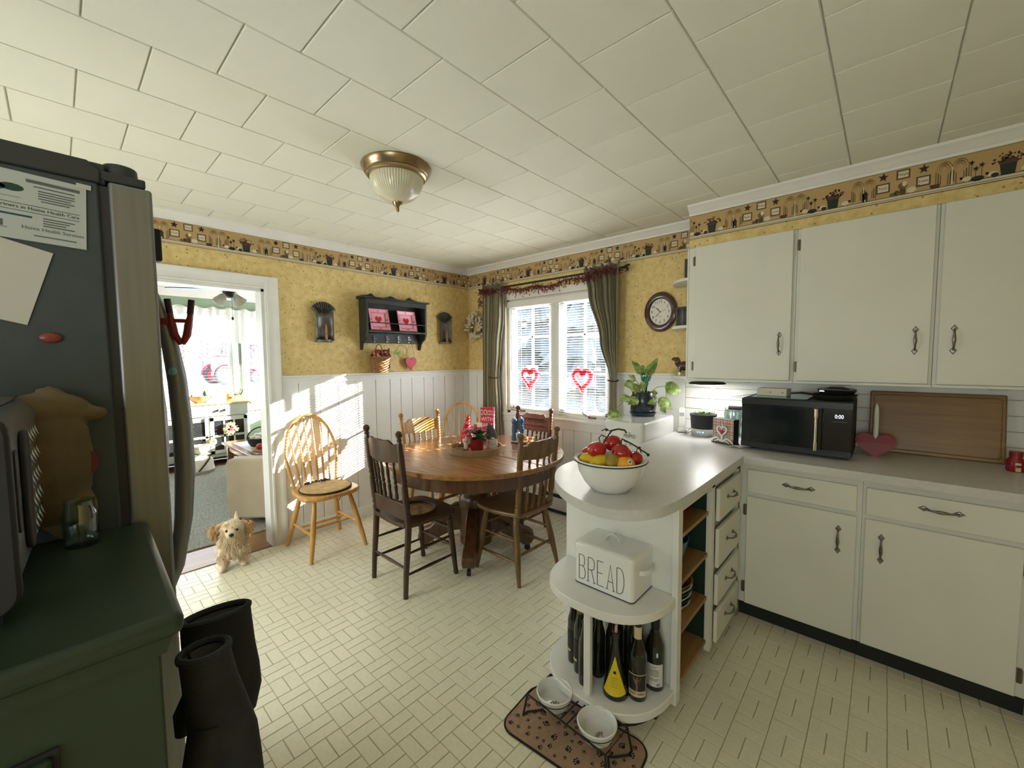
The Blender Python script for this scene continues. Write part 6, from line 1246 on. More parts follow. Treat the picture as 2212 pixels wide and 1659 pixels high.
specs = [('slim dark bottle with a pourer, leftmost on the end shelf', 2.530, -1.672, 0.028, 0.30, 'foil_gold', True), ('slim dark bottle second from the left on the end shelf', 2.584, -1.706, 0.028, 0.31, 'foil_gold', True), ('slim dark bottle just left of the white slat', 2.634, -1.748, 0.027, 0.265, None, True), ('gold-necked bottle right behind the white slat', 2.650, -1.672, 0.029, 0.29, 'foil_gold', True), ('gold-necked bottle with a pourer behind the flared bottle', 2.700, -1.640, 0.030, 0.285, 'foil_gold', True), ('tall plain dark bottle at the back of the end shelf', 2.772, -1.600, 0.038, 0.335, None, False), ('dark bottle at the back left of the end shelf', 2.585, -1.610, 0.030, 0.30, 'foil_gold', True), ('short dark bottle at the back centre of the end shelf', 2.680, -1.572, 0.030, 0.27, None, True)]
for lab, x, y, r_, h, fo, po in specs:
    t = wine(lab, x, y, r_, h, 0.60, 0.013, foil=fo, name='oil_bottle')
    if po: ob('pourer', B().tube([(0, 0, h), (0, 0, h+0.012), (0.006, -0.006, h+0.03)], [0.009, 0.006, 0.004], 8), 'chrome', t)
for t in [o for o in bpy.data.objects if o.name.startswith('oil_bottle') and o.parent is None][:2]: arc_label(t, 0.028, 200, 300, 0.05, 0.15, 'label_black', 'label'); arc_label(t, 0.028, 225, 270, 0.055, 0.065, 'label_tan', 'label_strip', 0.0011)
# ---- dog bowls on a stand and mat
M('mat_tan', (0.36, 0.235, 0.155), 0.95, var=0.1, scale=60, bmp=0.4, bscale=250); M('paw_black', (0.025, 0.015, 0.013), 0.9)
mc = (2.665, -1.885); mr = R(5)
mtg = thing('pet_mat', 'tan paw print mat with dark edging under the pet bowls', 'mat', (mc[0], mc[1], 0.0), mr)
ob('mat', B().prism(rrect(-0.255, 0.255, -0.135, 0.135, 0.06, 8), 0.0002, 0.006), 'mat_tan', mtg, bev=0.001); ob('edging', B().tube([(x, y, 0.0045) for x, y in rrect(-0.255, 0.255, -0.135, 0.135, 0.06, 8)], 0.0042, 6, closed=True), 'paw_black', mtg)
rr = random.Random(14); spots = []
for _ in range(900):
    x, y = rr.uniform(-.235, .235), rr.uniform(-.115, .115); s = rr.choice((0.008, 0.011, 0.015))
    if all(math.hypot(x-a, y-b_) > 0.010+s+c for a, b_, c in spots): spots.append((x, y, s))
for x, y, s in spots[:70]:
    a = rr.random()*2*PI; b = B(); ca, sa = math.cos(a), math.sin(a)
    def disc(cx, cy, r1, r2): b.add([(x+(cx*s+r1*s*math.cos(2*PI*k/9))*ca-(cy*s+r2*s*math.sin(2*PI*k/9))*sa, y+(cx*s+r1*s*math.cos(2*PI*k/9))*sa+(cy*s+r2*s*math.sin(2*PI*k/9))*ca, 0.0066) for k in range(9)], [tuple(range(9))])
    disc(0, -0.25, 0.55, 0.45); [disc(cx, cy, 0.22, 0.3) for cx, cy in ((-0.75, 0.2), (-0.28, 0.62), (0.28, 0.62), (0.75, 0.2))]; ob('paw_print', b, 'paw_black', mtg, smooth=False)
rk = thing('bowl_stand', 'black wire stand holding two pet bowls', 'stand', (2.665, -1.87, 0.0), R(-3)); hx, hy, hz = 0.182, 0.073, 0.10
ob('top_frame', B().tube([(-hx, -hy, hz), (hx, -hy, hz), (hx, hy, hz), (-hx, hy, hz)], 0.004, 6, closed=True).cyl((-0.015, -hy, hz), (-0.015, hy, hz), 0.003, n=6).cyl((0.015, -hy, hz), (0.015, hy, hz), 0.003, n=6), 'black_matte', rk)
for sx in (-1, 1):
    for sy in (-1, 1): ob('leg', B().tube([(sx*hx, sy*hy, hz), (sx*(hx+0.012), sy*(hy+0.012), 0.010), (sx*(hx+0.012), sy*(hy-0.012), 0.0105)], 0.004, 6), 'black_matte', rk)
    ob('ring', B().tube([(sx*0.1+0.066*math.cos(2*PI*k/36), 0.066*math.sin(2*PI*k/36), hz+0.002) for k in range(36)], 0.004, 6, closed=True), 'black_matte', rk)
    ob('foot_wire', B().tube([(sx*(hx+0.012), -hy+0.012, 0.0105), (sx*(hx-0.02), -0.02, 0.0105), (sx*(hx-0.035), 0.0, 0.016), (sx*(hx-0.02), 0.02, 0.0105), (sx*(hx+0.012), hy-0.012, 0.0105)], 0.004, 6), 'black_matte', rk)
M('ceramic_white', (0.74, 0.74, 0.72), 0.18, var=0.02, coat=0.4)
for sx, lab in ((-1, 'white ceramic pet bowl nearer the wine bottles'), (1, 'white ceramic pet bowl nearer the camera')):
    p = Matrix.Rotation(R(-3), 4, 'Z') @ Vector((sx*0.1, 0, 0)); t = thing('pet_bowl', lab, 'pet bowl', (2.665+p.x, -1.87+p.y, 0.068), R(40 if sx < 0 else 75), 'white pet bowls')
    ob('bowl', B().lathe([(0, 0.002), (0.050, 0), (0.056, 0.003), (0.0605, 0.030), (0.070, 0.037), (0.073, 0.052), (0.069, 0.055), (0.061, 0.045), (0.056, 0.012), (0.047, 0.008), (0, 0.007)], 44), 'ceramic_white', t)
    b = B(); ringp = lambda cx, cy, r_: b.tube([(cx+r_*math.cos(2*PI*k/14), cy+r_*math.sin(2*PI*k/14), 0.0082) for k in range(14)], 0.0009, 5, closed=True)
    ringp(0, -0.02, 0.009); [ringp(cx, cy, 0.0035) for cx, cy in ((-0.014, -0.010), (-0.005, -0.005), (0.005, -0.005), (0.014, -0.010))]; ob('paw_mark', b, 'ink', t)
# ---- microwave and friends
mw = thing('microwave', 'black countertop microwave showing 0:00', 'microwave', (3.142, -0.31, CT))
ob('body', B().box(-0.248, 0.248, -0.165, 0.185, 0.014, 0.295), 'black_matte', mw, bev=0.004)
dr = ob('door', B().box(-0.247, 0.125, -0.187, -0.165, 0.016, 0.293), 'black_gloss', mw, bev=0.003)
M('mw_window', (0.012, 0.016, 0.018), 0.1, var=0.3); M('mw_frame', (0.020, 0.020, 0.023), 0.3); M('led_white', (0.85, 0.9, 1.0), 0.5, emit=0.35)
ob('window', B().box(-0.20, 0.05, -0.1885, -0.187, 0.065, 0.245), 'mw_window', dr); ob('trim_band', B().box(-0.247, 0.247, -0.1893, -0.187, 0.262, 0.292).box(-0.247, 0.247, -0.1893, -0.187, 0.017, 0.045), 'mw_frame', dr)
ob('handle', B().cyl((0.103, -0.215, 0.045), (0.103, -0.215, 0.255), 0.007, n=14).cyl((0.103, -0.215, 0.05), (0.103, -0.187, 0.05), 0.006).cyl((0.103, -0.215, 0.25), (0.103, -0.187, 0.25), 0.006).cyl((0.103, -0.215, 0.215), (0.103, -0.215, 0.258), 0.0095, n=14).cyl((0.103, -0.215, 0.042), (0.103, -0.215, 0.085), 0.0095, n=14), 'chrome', dr)
pn_ = ob('control_panel', B().box(0.127, 0.247, -0.187, -0.165, 0.016, 0.293), 'black_gloss', mw, bev=0.003); letters('display_digits', '0:00', 0.034, 'led_white', pn_, Matrix.Translation((0.195, -0.1885, 0.222)) @ Matrix.Rotation(PI/2, 4, 'X'), 0.62, 0.85)
ob('display_line', B().box(0.165, 0.225, -0.188, -0.187, 0.196, 0.197), 'wand', pn_)
for x in (-0.2, 0.2):
    for y in (-0.13, 0.15): ob('foot', B().cyl((x, y, 0), (x, y, 0.014), 0.012), 'black_matte', mw)
MT = CT+0.2955
M('glass_green', (0.04, 0.16, 0.12), 0.1, var=0.2, coat=0.5); M('cardboard_white', (0.62, 0.58, 0.50), 0.7); M('pan_grey', (0.045, 0.05, 0.05), 0.35, 0.4)
tag(ob('glass_board', B().prism(rrect(2.93, 3.20, -0.47, -0.18, 0.02), MT, MT+0.006), 'glass_green', bev=0.001), 'green-tinted glass cutting board on the microwave', 'cutting board')
pb = thing('paper_box', 'white cardboard box lying on the microwave', 'box', (3.02, -0.32, MT+0.0065), R(-4)); ob('box', B().box(-0.075, 0.075, -0.05, 0.05, 0, 0.042), 'cardboard_white', pb, bev=0.002); ob('printed_mark', B().prism(heart(-0.005, 0.02, 0.012, 0.012, 12), -0.0508, -0.05, 'xz').prism(heart(0.055, 0.02, 0.012, 0.010, 12), -0.0508, -0.05, 'xz'), 'wand', pb)
pan = thing('frying_pan', 'dark frying pan on the right of the microwave top', 'pan', (3.30, -0.33, MT+0.0005))
ob('pan', B().lathe([(0, 0.002), (0.075, 0), (0.085, 0.004), (0.10, 0.026), (0.102, 0.028), (0.097, 0.026), (0.08, 0.008), (0, 0.006)], 36), 'pan_grey', pan); ob('handle', B().tube([(-0.095, -0.01, 0.024), (-0.14, -0.02, 0.030), (-0.19, -0.035, 0.026)], [0.010, 0.009, 0.007], 8, flat=0.6), 'black_matte', pan)
gp = thing('egg_skillet', 'small black round skillet stacked in the frying pan', 'pan', (3.31, -0.32, MT+0.030)); ob('pan', B().lathe([(0, 0), (0.07, 0), (0.082, 0.012), (0.086, 0.024), (0.075, 0.030), (0, 0.032)], 30), 'black_gloss', gp); ob('handle', B().tube([(-0.05, -0.05, 0.026), (-0.02, -0.055, 0.036), (0.03, -0.055, 0.036), (0.055, -0.045, 0.027)], 0.006, 8), 'black_matte', gp); ob('latch', B().box(-0.07, -0.03, -0.068, -0.05, 0.012, 0.022), 'chrome', gp, bev=0.002)
# napkin holder
def plaid(u, v):
    c = [0.62, 0.50, 0.40]; r_ = (0.42, 0.045, 0.04); k = (0.03, 0.03, 0.032); g = (0.07, 0.10, 0.08)
    f = lambda t: (t*3) % 1.0
    a, b_ = f(u), f(v); out = Vector(c)
    for t in (a, b_):
        if 0.30 < t < 0.62: out = out.lerp(Vector(r_), 0.5)
        if 0.10 < t < 0.16 or 0.74 < t < 0.78: out = out.lerp(Vector(k), 0.8)
        if 0.84 < t < 0.93: out = out.lerp(Vector(g), 0.6)
    return tuple(out)
nh = thing('napkin_holder', 'napkin holder with white swan scrollwork beside the microwave', 'napkin holder', (2.788, -0.405, CT), R(-20))
ob('base', B().box(-0.072, 0.072, -0.032, 0.03, 0, 0.006), 'black_matte', nh)
M('metal_white', (0.80, 0.80, 0.79), 0.35)
hb_ = heart(0, 0.075, 0.062, 0.062, 40); ob('heart_scroll', B().tube([(x, -0.036, z) for x, z in hb_], 0.005, 6, closed=True).tube([(0, -0.036, 0.10), (0.004, -0.036, 0.115), (0, -0.036, 0.128)], 0.004, 6), 'metal_white', nh)
ob('heart_centre', B().prism(heart(0, 0.07, 0.022, 0.024, 16), -0.038, -0.034, 'xz'), 'heart_red', nh)
for s in (-1, 1): ob('leaf_scroll', B().tube([(s*0.004, -0.036, 0.020), (s*0.03, -0.036, 0.036), (s*0.055, -0.036, 0.028), (s*0.074, -0.036, 0.008)], [0.003, 0.006, 0.006, 0.003], 6).tube([(s*0.004, -0.036, 0.016), (s*0.025, -0.036, 0.022), (s*0.05, -0.036, 0.008)], [0.003, 0.005, 0.003], 6).tube([(s*0.004, -0.036, 0.045), (s*0.002, -0.036, 0.012)], 0.003, 6), 'metal_white', nh)
ob('back_plate', B().box(-0.06, 0.06, 0.028, 0.031, 0, 0.11), 'black_matte', nh)
np_ = thing('napkin_stack', 'red and black plaid paper napkins in the holder', 'napkins', (2.788, -0.405, CT+0.0065), R(-20)); b = B(); b.c = []
nn = 36
for i in range(nn):
    for j in range(nn):
        x0, x1, z0, z1 = -0.068+0.136*i/nn, -0.068+0.136*(i+1)/nn, 0.145*j/nn, 0.145*(j+1)/nn; b.add([(x0, -0.0255, z0), (x1, -0.0255, z0), (x1, -0.0255, z1), (x0, -0.0255, z1)], [(0, 1, 2, 3)], plaid((i+.5)/nn, (j+.5)/nn))
ob('printed_front', b, 'print', np_, smooth=False); ob('stack', B().box(-0.068, 0.068, -0.025, 0.026, 0, 0.145), 'black_matte', np_); ob('white_edge', B().box(-0.068, 0.068, -0.024, -0.018, 0.1452, 0.1465), 'paper_white', np_)
# indoor garden planter with a lamp
M('lamp_led', (1.0, 0.98, 0.95), 0.5, var=0, emit=7.0); M('planter_grey', (0.55, 0.56, 0.55), 0.3, 0.3); M('herb', (0.16, 0.30, 0.10), 0.5, var=0.5, scale=60); M('led_blue', (0.2, 0.35, 1.0), 0.5, emit=0.4); M('led_green', (0.2, 0.9, 0.3), 0.5, emit=0.3)
gd = thing('herb_garden', 'black and silver countertop herb garden under its round grow lamp', 'planter', (2.60, -0.225, CT))
ob('base', B().lathe([(0, 0), (0.066, 0), (0.070, 0.006), (0.074, 0.05), (0, 0.05)], 36), 'planter_grey', gd); ob('tank', B().lathe([(0, 0.05), (0.074, 0.05), (0.079, 0.12), (0.085, 0.145), (0.078, 0.145), (0, 0.135)], 36), 'black_matte', gd)
for a, m_ in ((262, 'led_green'), (275, 'led_blue'), (288, 'led_white')): ob('button_light', B().sphere((0.0725*math.cos(R(a)), 0.0725*math.sin(R(a)), 0.03), 0.0045, 8, 6), m_, gd)
ob('post', B().cyl((0.03, 0.09, 0.0), (0.03, 0.09, 0.20), 0.016, n=14).cyl((0.03, 0.09, 0.20), (0.03, 0.09, 0.35), 0.010, n=14).box(-0.02, 0.05, 0.04, 0.10, 0.0, 0.02), 'metal_white', gd)
lp = ob('lamp_head', B().lathe([(0, 0.362), (0.10, 0.362), (0.112, 0.356), (0.112, 0.350), (0.09, 0.348), (0.09, 0.346)], 44, (0.02, 0.0, 0)), 'black_matte', gd); ob('lamp_panel', B().lathe([(0.0, 0.3475), (0.088, 0.3475), (0.088, 0.3455), (0, 0.3455)], 36, (0.02, 0.0, 0)), 'lamp_led', lp)
b = B(); rr = random.Random(6)
for k in range(46): a = rr.random()*2*PI; q = rr.random()*0.06; leaf_at(b, (q*math.cos(a), q*math.sin(a), 0.14+rr.random()*0.015), (math.cos(a), math.sin(a), rr.uniform(.2, 1.2)), rr.uniform(.02, .035), rr.uniform(.006, .010))
ob('herbs', b, 'herb', gd)
# cordless phone
M('phone_silver', (0.60, 0.60, 0.56), 0.35, 0.2); M('lcd', (0.25, 0.28, 0.27), 0.3)
ph = thing('cordless_phone', 'silver cordless phone standing in its cradle by the wainscot', 'phone', (2.445, -0.185, CT), R(25))
ob('cradle', B().rings([[(x*s, y*s, z) for x, y in rrect(-0.032, 0.032, -0.038, 0.038, 0.012)] for s, z in ((1, 0), (1, 0.012), (0.85, 0.026))]), 'phone_silver', ph); ob('cradle_base', B().prism(rrect(-0.033, 0.033, -0.039, 0.039, 0.012), 0, 0.006), 'black_matte', ph)
hd = B().prism(rrect(-0.023, 0.023, 0.02, 0.172, 0.014), -0.012, 0.012, 'xz').xf(Matrix.Rotation(R(-10), 4, 'X')); h_ = ob('handset', hd, 'phone_silver', ph, bev=0.003)
def onphone(b): return b.xf(Matrix.Rotation(R(-10), 4, 'X'))
ob('screen', onphone(B().box(-0.016, 0.016, -0.0132, -0.012, 0.112, 0.136)), 'lcd', h_); 
for i in range(3):
    for j in range(5): ob('key', onphone(B().box(-0.016+i*0.0115, -0.0075+i*0.0115, -0.0135, -0.012, 0.040+j*0.0125, 0.047+j*0.0125)), 'label_white', h_)
# outlet, charger and cords
ol = thing('wall_outlet', 'white double outlet with a black charger on the backsplash', 'outlet', (2.865, -0.010, 1.13)); ob('plate', B().box(-0.035, 0.035, -0.005, 0, -0.055, 0.055), 'metal_white', ol, bev=0.002); ob('charger', B().box(-0.018, 0.018, -0.045, -0.005, -0.01, 0.045), 'black_matte', ol, bev=0.003); ob('cord', B().tube([(0.0, -0.03, 0.045), (-0.01, -0.035, 0.07), (-0.06, -0.03, 0.06), (-0.14, -0.02, 0.045)], 0.0025, 6), 'wand', ol)
tag(ob('phone_cord', B().tube([(2.475, -0.16, CT+0.004), (2.495, -0.15, CT+0.03), (2.505, -0.12, CT+0.06), (2.51, -0.09, CT+0.02), (2.50, -0.18, CT+0.004), (2.49, -0.24, CT+0.01)], 0.0025, 6).sphere((2.49, -0.245, CT+0.010), 0.009, 8, 6), 'wand'), 'thin dark cord between the phone and the herb garden', 'cord')
pt = thing('glass_pitcher', 'clear pitcher with a dark horizontal handle behind the napkins', 'pitcher', (2.765, -0.13, CT)); ob('glass', B().lathe([(0, 0.002), (0.05, 0), (0.055, 0.01), (0.055, 0.16), (0.05, 0.18), (0.047, 0.178), (0.05, 0.16), (0.05, 0.012), (0, 0.01)], 28), 'jar_glass', pt); ob('grip', B().cyl((-0.02, -0.05, 0.195), (0.055, -0.05, 0.195), 0.013, n=12), 'black_matte', pt); ob('bail', B().tube([(-0.045, -0.02, 0.03), (-0.05, -0.03, 0.15), (-0.04, -0.05, 0.195), (-0.02, -0.05, 0.195)], 0.0025, 6), 'wand', pt)
M('plastic_clear', (0.78, 0.82, 0.80), 0.2, var=0.1, alpha=0.65)
tag(ob('plastic_bag', B().sphere((2.855, -0.205, CT+0.055), (0.03, 0.05, 0.055), 12, 8).sphere((2.85, -0.215, CT+0.125), (0.022, 0.035, 0.035), 10, 7).sphere((2.85, -0.20, CT+0.165), (0.012, 0.03, 0.018), 8, 6), 'plastic_clear'), 'crumpled clear plastic bag left of the microwave', 'bag')
tag(ob('paper_napkin', B().grid(lambda u, v: (2.835+0.085*u, -0.515+0.055*v+0.01*u, CT+0.001+0.006*abs(math.sin(u*5+v*3))), 8, 6), 'paper_white'), 'crumpled white napkin under the microwave corner', 'napkin')
# cutting board, heart candle, red bottle
cbd = thing('cutting_board', 'large wooden cutting board leaning on the backsplash', 'cutting board', (3.695, -0.085, CT)); o = ob('board', B().box(-0.252, 0.252, -0.012, 0.012, 0.0, 0.335), 'bamboo', cbd, bev=0.006); cbd.rotation_euler = (R(-10), 0, 0)
ob('groove', B().tube([(x, -0.012, z) for x, z in rrect(-0.235, 0.235, 0.02, 0.315, 0.015)], 0.003, 6, closed=True), 'bamboo', cbd)
hc = thing('heart_candle_holder', 'red wooden heart candle holder in front of the cutting board', 'candle holder', (3.475, -0.245, CT))
ob('heart', B().prism([(x, max(0.0, z)) for x, z in heart(0, 0.050, 0.165, 0.14, 40)], -0.018, 0.018, 'xz'), 'pot_red', hc, bev=0.003)
tag(ob('taper_candle', B().lathe([(0, 0), (0.011, 0), (0.0105, 0.13), (0.008, 0.165), (0.002, 0.185), (0, 0.186)], 14, (3.475, -0.245, CT+0.092)), 'paper_white'), 'white taper candle standing in the red heart holder', 'candle')
rb = thing('red_bottle', 'small dark red jar with a tan label at the right counter end', 'jar', (3.955, -0.235, CT)); ob('jar', B().lathe([(0, 0), (0.026, 0), (0.030, 0.008), (0.030, 0.05), (0.02, 0.065), (0.02, 0.07), (0, 0.07)], 20), 'bowl_red', rb); ob('cap', B().lathe([(0, 0.07), (0.022, 0.07), (0.022, 0.092), (0, 0.092)], 20), 'pot_red', rb); ob('label', B().box(-0.004, 0.012, -0.0315, -0.030, 0.004, 0.022), 'label_tan', rb); ob('label_frame', B().box(-0.003, 0.012, -0.0315, -0.0295, 0.034, 0.043), 'label_white', rb)
# ---- water dispenser with the pothos
wd = thing('water_dispenser', 'white floor-standing water dispenser lettered PRIMO beside the peninsula', 'water dispenser', (2.255, -0.44, 0))
ob('cabinet', B().prism(rrect(-0.14, 0.14, -0.255, 0.255, 0.03), 0.01, 1.035), 'ceramic_white', wd, bev=0.012, seg=3); letters('lettering', 'PRIMO', 0.034, 'ink', wd, Matrix.Translation((0.045, -0.2565, 0.945)) @ Matrix.Rotation(PI/2, 4, 'X'), 0.8); ob('drop_mark', B().tube([(0.038, -0.2565, 0.965), (0.045, -0.2565, 0.972), (0.050, -0.2565, 0.963), (0.046, -0.2565, 0.953)], 0.0013, 5), 'ink', wd)
for x in (-0.01, 0.02, 0.05): ob('button', B().cyl((x, -0.257, 0.89), (x, -0.253, 0.89), 0.006, n=10), 'wand', wd)
ob('door_seam', B().box(-0.141, 0.141, -0.2562, -0.2552, 0.615, 0.618), 'wand', wd); ob('lid_line', B().box(-0.05, 0.03, -0.25, -0.235, 1.0352, 1.037), 'laminate_edge', wd)
M('pot_navy', (0.012, 0.020, 0.032), 0.22, var=0.3, scale=30, bmp=1.0, bscale=60, coat=0.5); M('saucer_navy', (0.02, 0.035, 0.06), 0.3)
PP = Vector((2.225, -0.34, 1.036))
po = thing('potted_pothos', 'variegated pothos in a navy embossed pot on the water dispenser', 'potted plant', PP)
ob('pot', B().lathe([(0, 0.012), (0.072, 0.012), (0.085, 0.03), (0.093, 0.075), (0.092, 0.12), (0.082, 0.165), (0.078, 0.168), (0.074, 0.160), (0.07, 0.145), (0, 0.145)], 40), 'pot_navy', po); ob('saucer', B().lathe([(0, 0), (0.078, 0), (0.090, 0.018), (0.092, 0.026), (0.084, 0.024), (0, 0.012)], 40), 'saucer_navy', po); ob('soil', B().lathe([(0, 0.147), (0.072, 0.147), (0.072, 0.15), (0, 0.152)], 24), 'soil', po)
def leafmat():
    m, n, p = nt('pothos_leaf'); MATS['pothos_leaf'] = m; v = coords(n, (1, 1, 1)); f = noise(n, v, 28, 4, 0.7)
    cc = ramp(n, f, [(0.36, (0.10, 0.19, 0.035)), (0.5, (0.26, 0.38, 0.08)), (0.66, (0.62, 0.66, 0.36))]); n.links.new(cc, p.inputs['Base Color']); p.inputs['Roughness'].default_value = 0.4
    t_ = n.nodes.new('ShaderNodeBsdfTranslucent'); n.links.new(cc, t_.inputs[0]); mx = n.nodes.new('ShaderNodeMixShader'); mx.inputs[0].default_value = 0.35; n.links.new(p.outputs[0], mx.inputs[1]); n.links.new(t_.outputs[0], mx.inputs[2]); n.links.new(mx.outputs[0], n.nodes['Material Output'].inputs[0])
leafmat()
RC = Vector((0.740, 0.672, 0)); FC = Vector((0.672, -0.740, 0)); SCL = 0.00325
def pv(u, v, dep=0.0): return RC*((u-1391)*SCL)+Vector((0, 0, 0.165+(838-v)*SCL))+FC*dep
lv = [((1383, 797), (1361, 768), 7, .03), ((1397, 805), (1421, 763), 7, .0), ((1388, 800), (1392, 778), 8, -.03), ((1368, 818), (1343, 821), 9, .05), ((1375, 812), (1358, 800), 6, .0), ((1434, 824), (1469, 835), 13, .04), ((1357, 846), (1334, 853), 8, .06), ((1326, 872), (1317, 905), 10, .07), ((1417, 850), (1447, 873), 11, .07), ((1399, 850), (1406, 862), 8, .085), ((1372, 847), (1350, 862), 8, .08), ((1424, 868), (1433, 881), 5, .06), ((1380, 842), (1368, 822), 7, .03), ((1400, 800), (1402, 779), 8, .04), ((1376, 834), (1372, 818), 8, -.02), ((1404, 838), (1415, 838), 6, .06), ((1386, 830), (1381, 812), 7, .05)]
for (a, b_, w_, dep) in lv:
    p, q = pv(*a, dep), pv(*b_, dep+0.015); b = B(); d = q-p; L = d.length; d.normalize(); s_ = d.cross(FC*0.8+Vector((0, 0, 0.6))).normalized(); n_ = s_.cross(d); rs = []
    for k in range(9):
        t = k/8; w2 = w_*SCL*1.5*(math.sin(PI*t**0.75))**0.85*(1-0.15*t) if 0 < k < 8 else 0.0005; c = p.lerp(q, t)+n_*0.16*L*math.sin(PI*t); rs.append([c-s_*w2-n_*w2*0.35, c-s_*w2*0.5-n_*w2*0.1, c, c+s_*w2*0.5-n_*w2*0.1, c+s_*w2-n_*w2*0.35])
    b.rings(rs, closed=False, cap=False); lf = ob('leaf', b, 'pothos_leaf', po)
    base_ = Vector((0.03*((a[0]-1391)/40), 0, 0.15)); mid = base_.lerp(p, 0.55)+Vector((0, 0, 0.02)); ob('stem', B().tube([base_, mid, p], [0.003, 0.0025, 0.002], 6), 'twine_green', lf)
gb = thing('watering_globe', 'teal glass watering globe stuck in the pothos pot', 'watering globe', PP+pv(1400, 838, -0.03)-Vector((0, 0, 0)))
ob('bulb', B().lathe([(0.004, -0.03), (0.008, 0.0), (0.012, 0.04), (0.020, 0.06), (0.015, 0.068), (0.030, 0.085), (0.037, 0.11), (0.032, 0.135), (0.016, 0.150), (0, 0.153)], 24), 'teal_glass', gb)
# ================================================================== FRIDGE AND GREEN CABINET
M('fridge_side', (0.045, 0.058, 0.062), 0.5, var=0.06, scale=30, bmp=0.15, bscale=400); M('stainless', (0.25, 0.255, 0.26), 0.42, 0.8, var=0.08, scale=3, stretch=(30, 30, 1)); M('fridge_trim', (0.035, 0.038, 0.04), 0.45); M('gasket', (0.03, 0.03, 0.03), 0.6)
FX = 2.458
fg = thing('refrigerator', 'stainless refrigerator with a dark grey side', 'refrigerator', (FX, -3.0, 0))
ob('cabinet', B().box(-0.90, 0.0, -0.66, -0.072, 0.03, 1.768), 'fridge_side', fg, bev=0.004); ob('top_cap', B().prism([(-0.66, 1.768), (-0.07, 1.768), (-0.068, 1.790), (-0.085, 1.804), (-0.66, 1.804)], -0.90, 0.001, 'yz'), 'fridge_trim', fg, bev=0.003)
ob('gasket', B().box(-0.895, -0.004, -0.072, -0.060, 0.05, 1.765), 'gasket', fg)
for k, (x0, x1) in enumerate(((-0.448, 0.0), (-0.90, -0.452))):
    pts = [(x0, -0.060), (x1, -0.060), (x1, 0.0)]+[(x1+(x0-x1)*t/12, 0.0+0.032*math.sin(PI/2*((t/12) if k == 0 else 1-t/12))) for t in range(1, 12)]+[(x0, 0.032 if k == 0 else 0.0)]
    d = ob('door', B().prism(pts, 0.60, 1.775), 'stainless', fg, bev=0.005, seg=3)
    hx_ = -0.258 if k == 0 else -0.62
    ob('handle', B().tube([(hx_, 0.020, 1.62), (hx_, 0.036, 1.57), (hx_, 0.050, 1.50), (hx_, 0.061, 1.40), (hx_, 0.066, 1.29), (hx_, 0.066, 1.18), (hx_, 0.058, 1.06), (hx_, 0.040, 0.94), (hx_, 0.018, 0.88)], [0.012, 0.014, 0.017, 0.020, 0.021, 0.021, 0.019, 0.015, 0.012], 14), 'stainless', d)
    ob('handle_cap', B().box(hx_-0.014, hx_+0.014, 0.015, 0.045, 1.69, 1.765), 'black_matte', d, bev=0.004)
pts = [(-0.90, -0.060), (0, -0.060), (0, 0.0)]+[(-0.9*t/16, 0.032*math.sin(PI*t/16)) for t in range(1, 16)]+[(-0.9, 0.0)]
ob('freezer_drawer', B().prism(pts, 0.05, 0.595), 'stainless', fg, bev=0.005, seg=3)
ob('hinge_cover', B().box(-0.10, -0.002, -0.072, -0.008, 1.776, 1.792).cyl((-0.03, -0.040, 1.785), (-0.03, -0.040, 1.812), 0.026, 0.024, n=20).box(-0.10, -0.004, -0.085, -0.062, 1.768, 1.804), 'fridge_trim', fg, bev=0.003)
ob('foot_grille', B().box(-0.88, -0.02, -0.65, -0.08, 0.0, 0.03), 'black_matte', fg)
# papers on its side
M('paper_flyer', (0.44, 0.46, 0.44), 0.75, var=0.02); M('ink_blue', (0.03, 0.06, 0.10), 0.6); M('ink_grey', (0.10, 0.11, 0.11), 0.7); M('ink_green', (0.02, 0.05, 0.035), 0.7); M('paper_plain', (0.50, 0.48, 0.43), 0.75, var=0.02)
fl = thing('flyer', 'printed Home Health Care flyer taped on the refrigerator side', 'flyer', (FX+0.0012, -3.088, 1.755)); fl.rotation_euler = (R(-2.5), 0, 0)
ob('sheet', B().box(0, 0.0008, -0.165, 0, -0.108, 0), 'paper_flyer', fl)
FM = lambda y, z: Matrix.Translation((0.0012, y, z)) @ Matrix(((0, 0, 1, 0), (1, 0, 0, 0), (0, 1, 0, 0), (0, 0, 0, 1)))
letters('lettering', 'Partners in Home Health Care', 0.0075, 'ink', fl, FM(-0.055, -0.056)); letters('lettering', 'Home Health Services', 0.0078, 'ink_grey', fl, FM(-0.038, -0.087))
ob('rule', B().box(0.0008, 0.0012, -0.16, -0.008, -0.0512, -0.0505).box(0.0008, 0.0012, -0.16, -0.008, -0.0622, -0.0615), 'ink', fl)
ob('header_bar', B().box(0.0008, 0.0012, -0.068, -0.008, -0.014, -0.009), 'ink_grey', fl)
b = B()
for k, (y0, y1, z) in enumerate(((-0.06, -0.014, -0.019), (-0.055, -0.014, -0.025), (-0.055, -0.014, -0.029), (-0.055, -0.018, -0.033), (-0.055, -0.014, -0.037), (-0.052, -0.02, -0.041), (-0.05, -0.014, -0.068), (-0.05, -0.02, -0.072), (-0.05, -0.024, -0.076), (-0.05, -0.014, -0.080), (-0.06, -0.012, -0.098))): b.box(0.0008, 0.0012, y0, y1, z-0.0009, z+0.0009)
tag(ob('text_lines', b, 'ink_grey', fl), kind='stuff'); ob('blue_line', B().box(0.0008, 0.0012, -0.10, -0.062, -0.071, -0.068), 'ink_blue', fl)
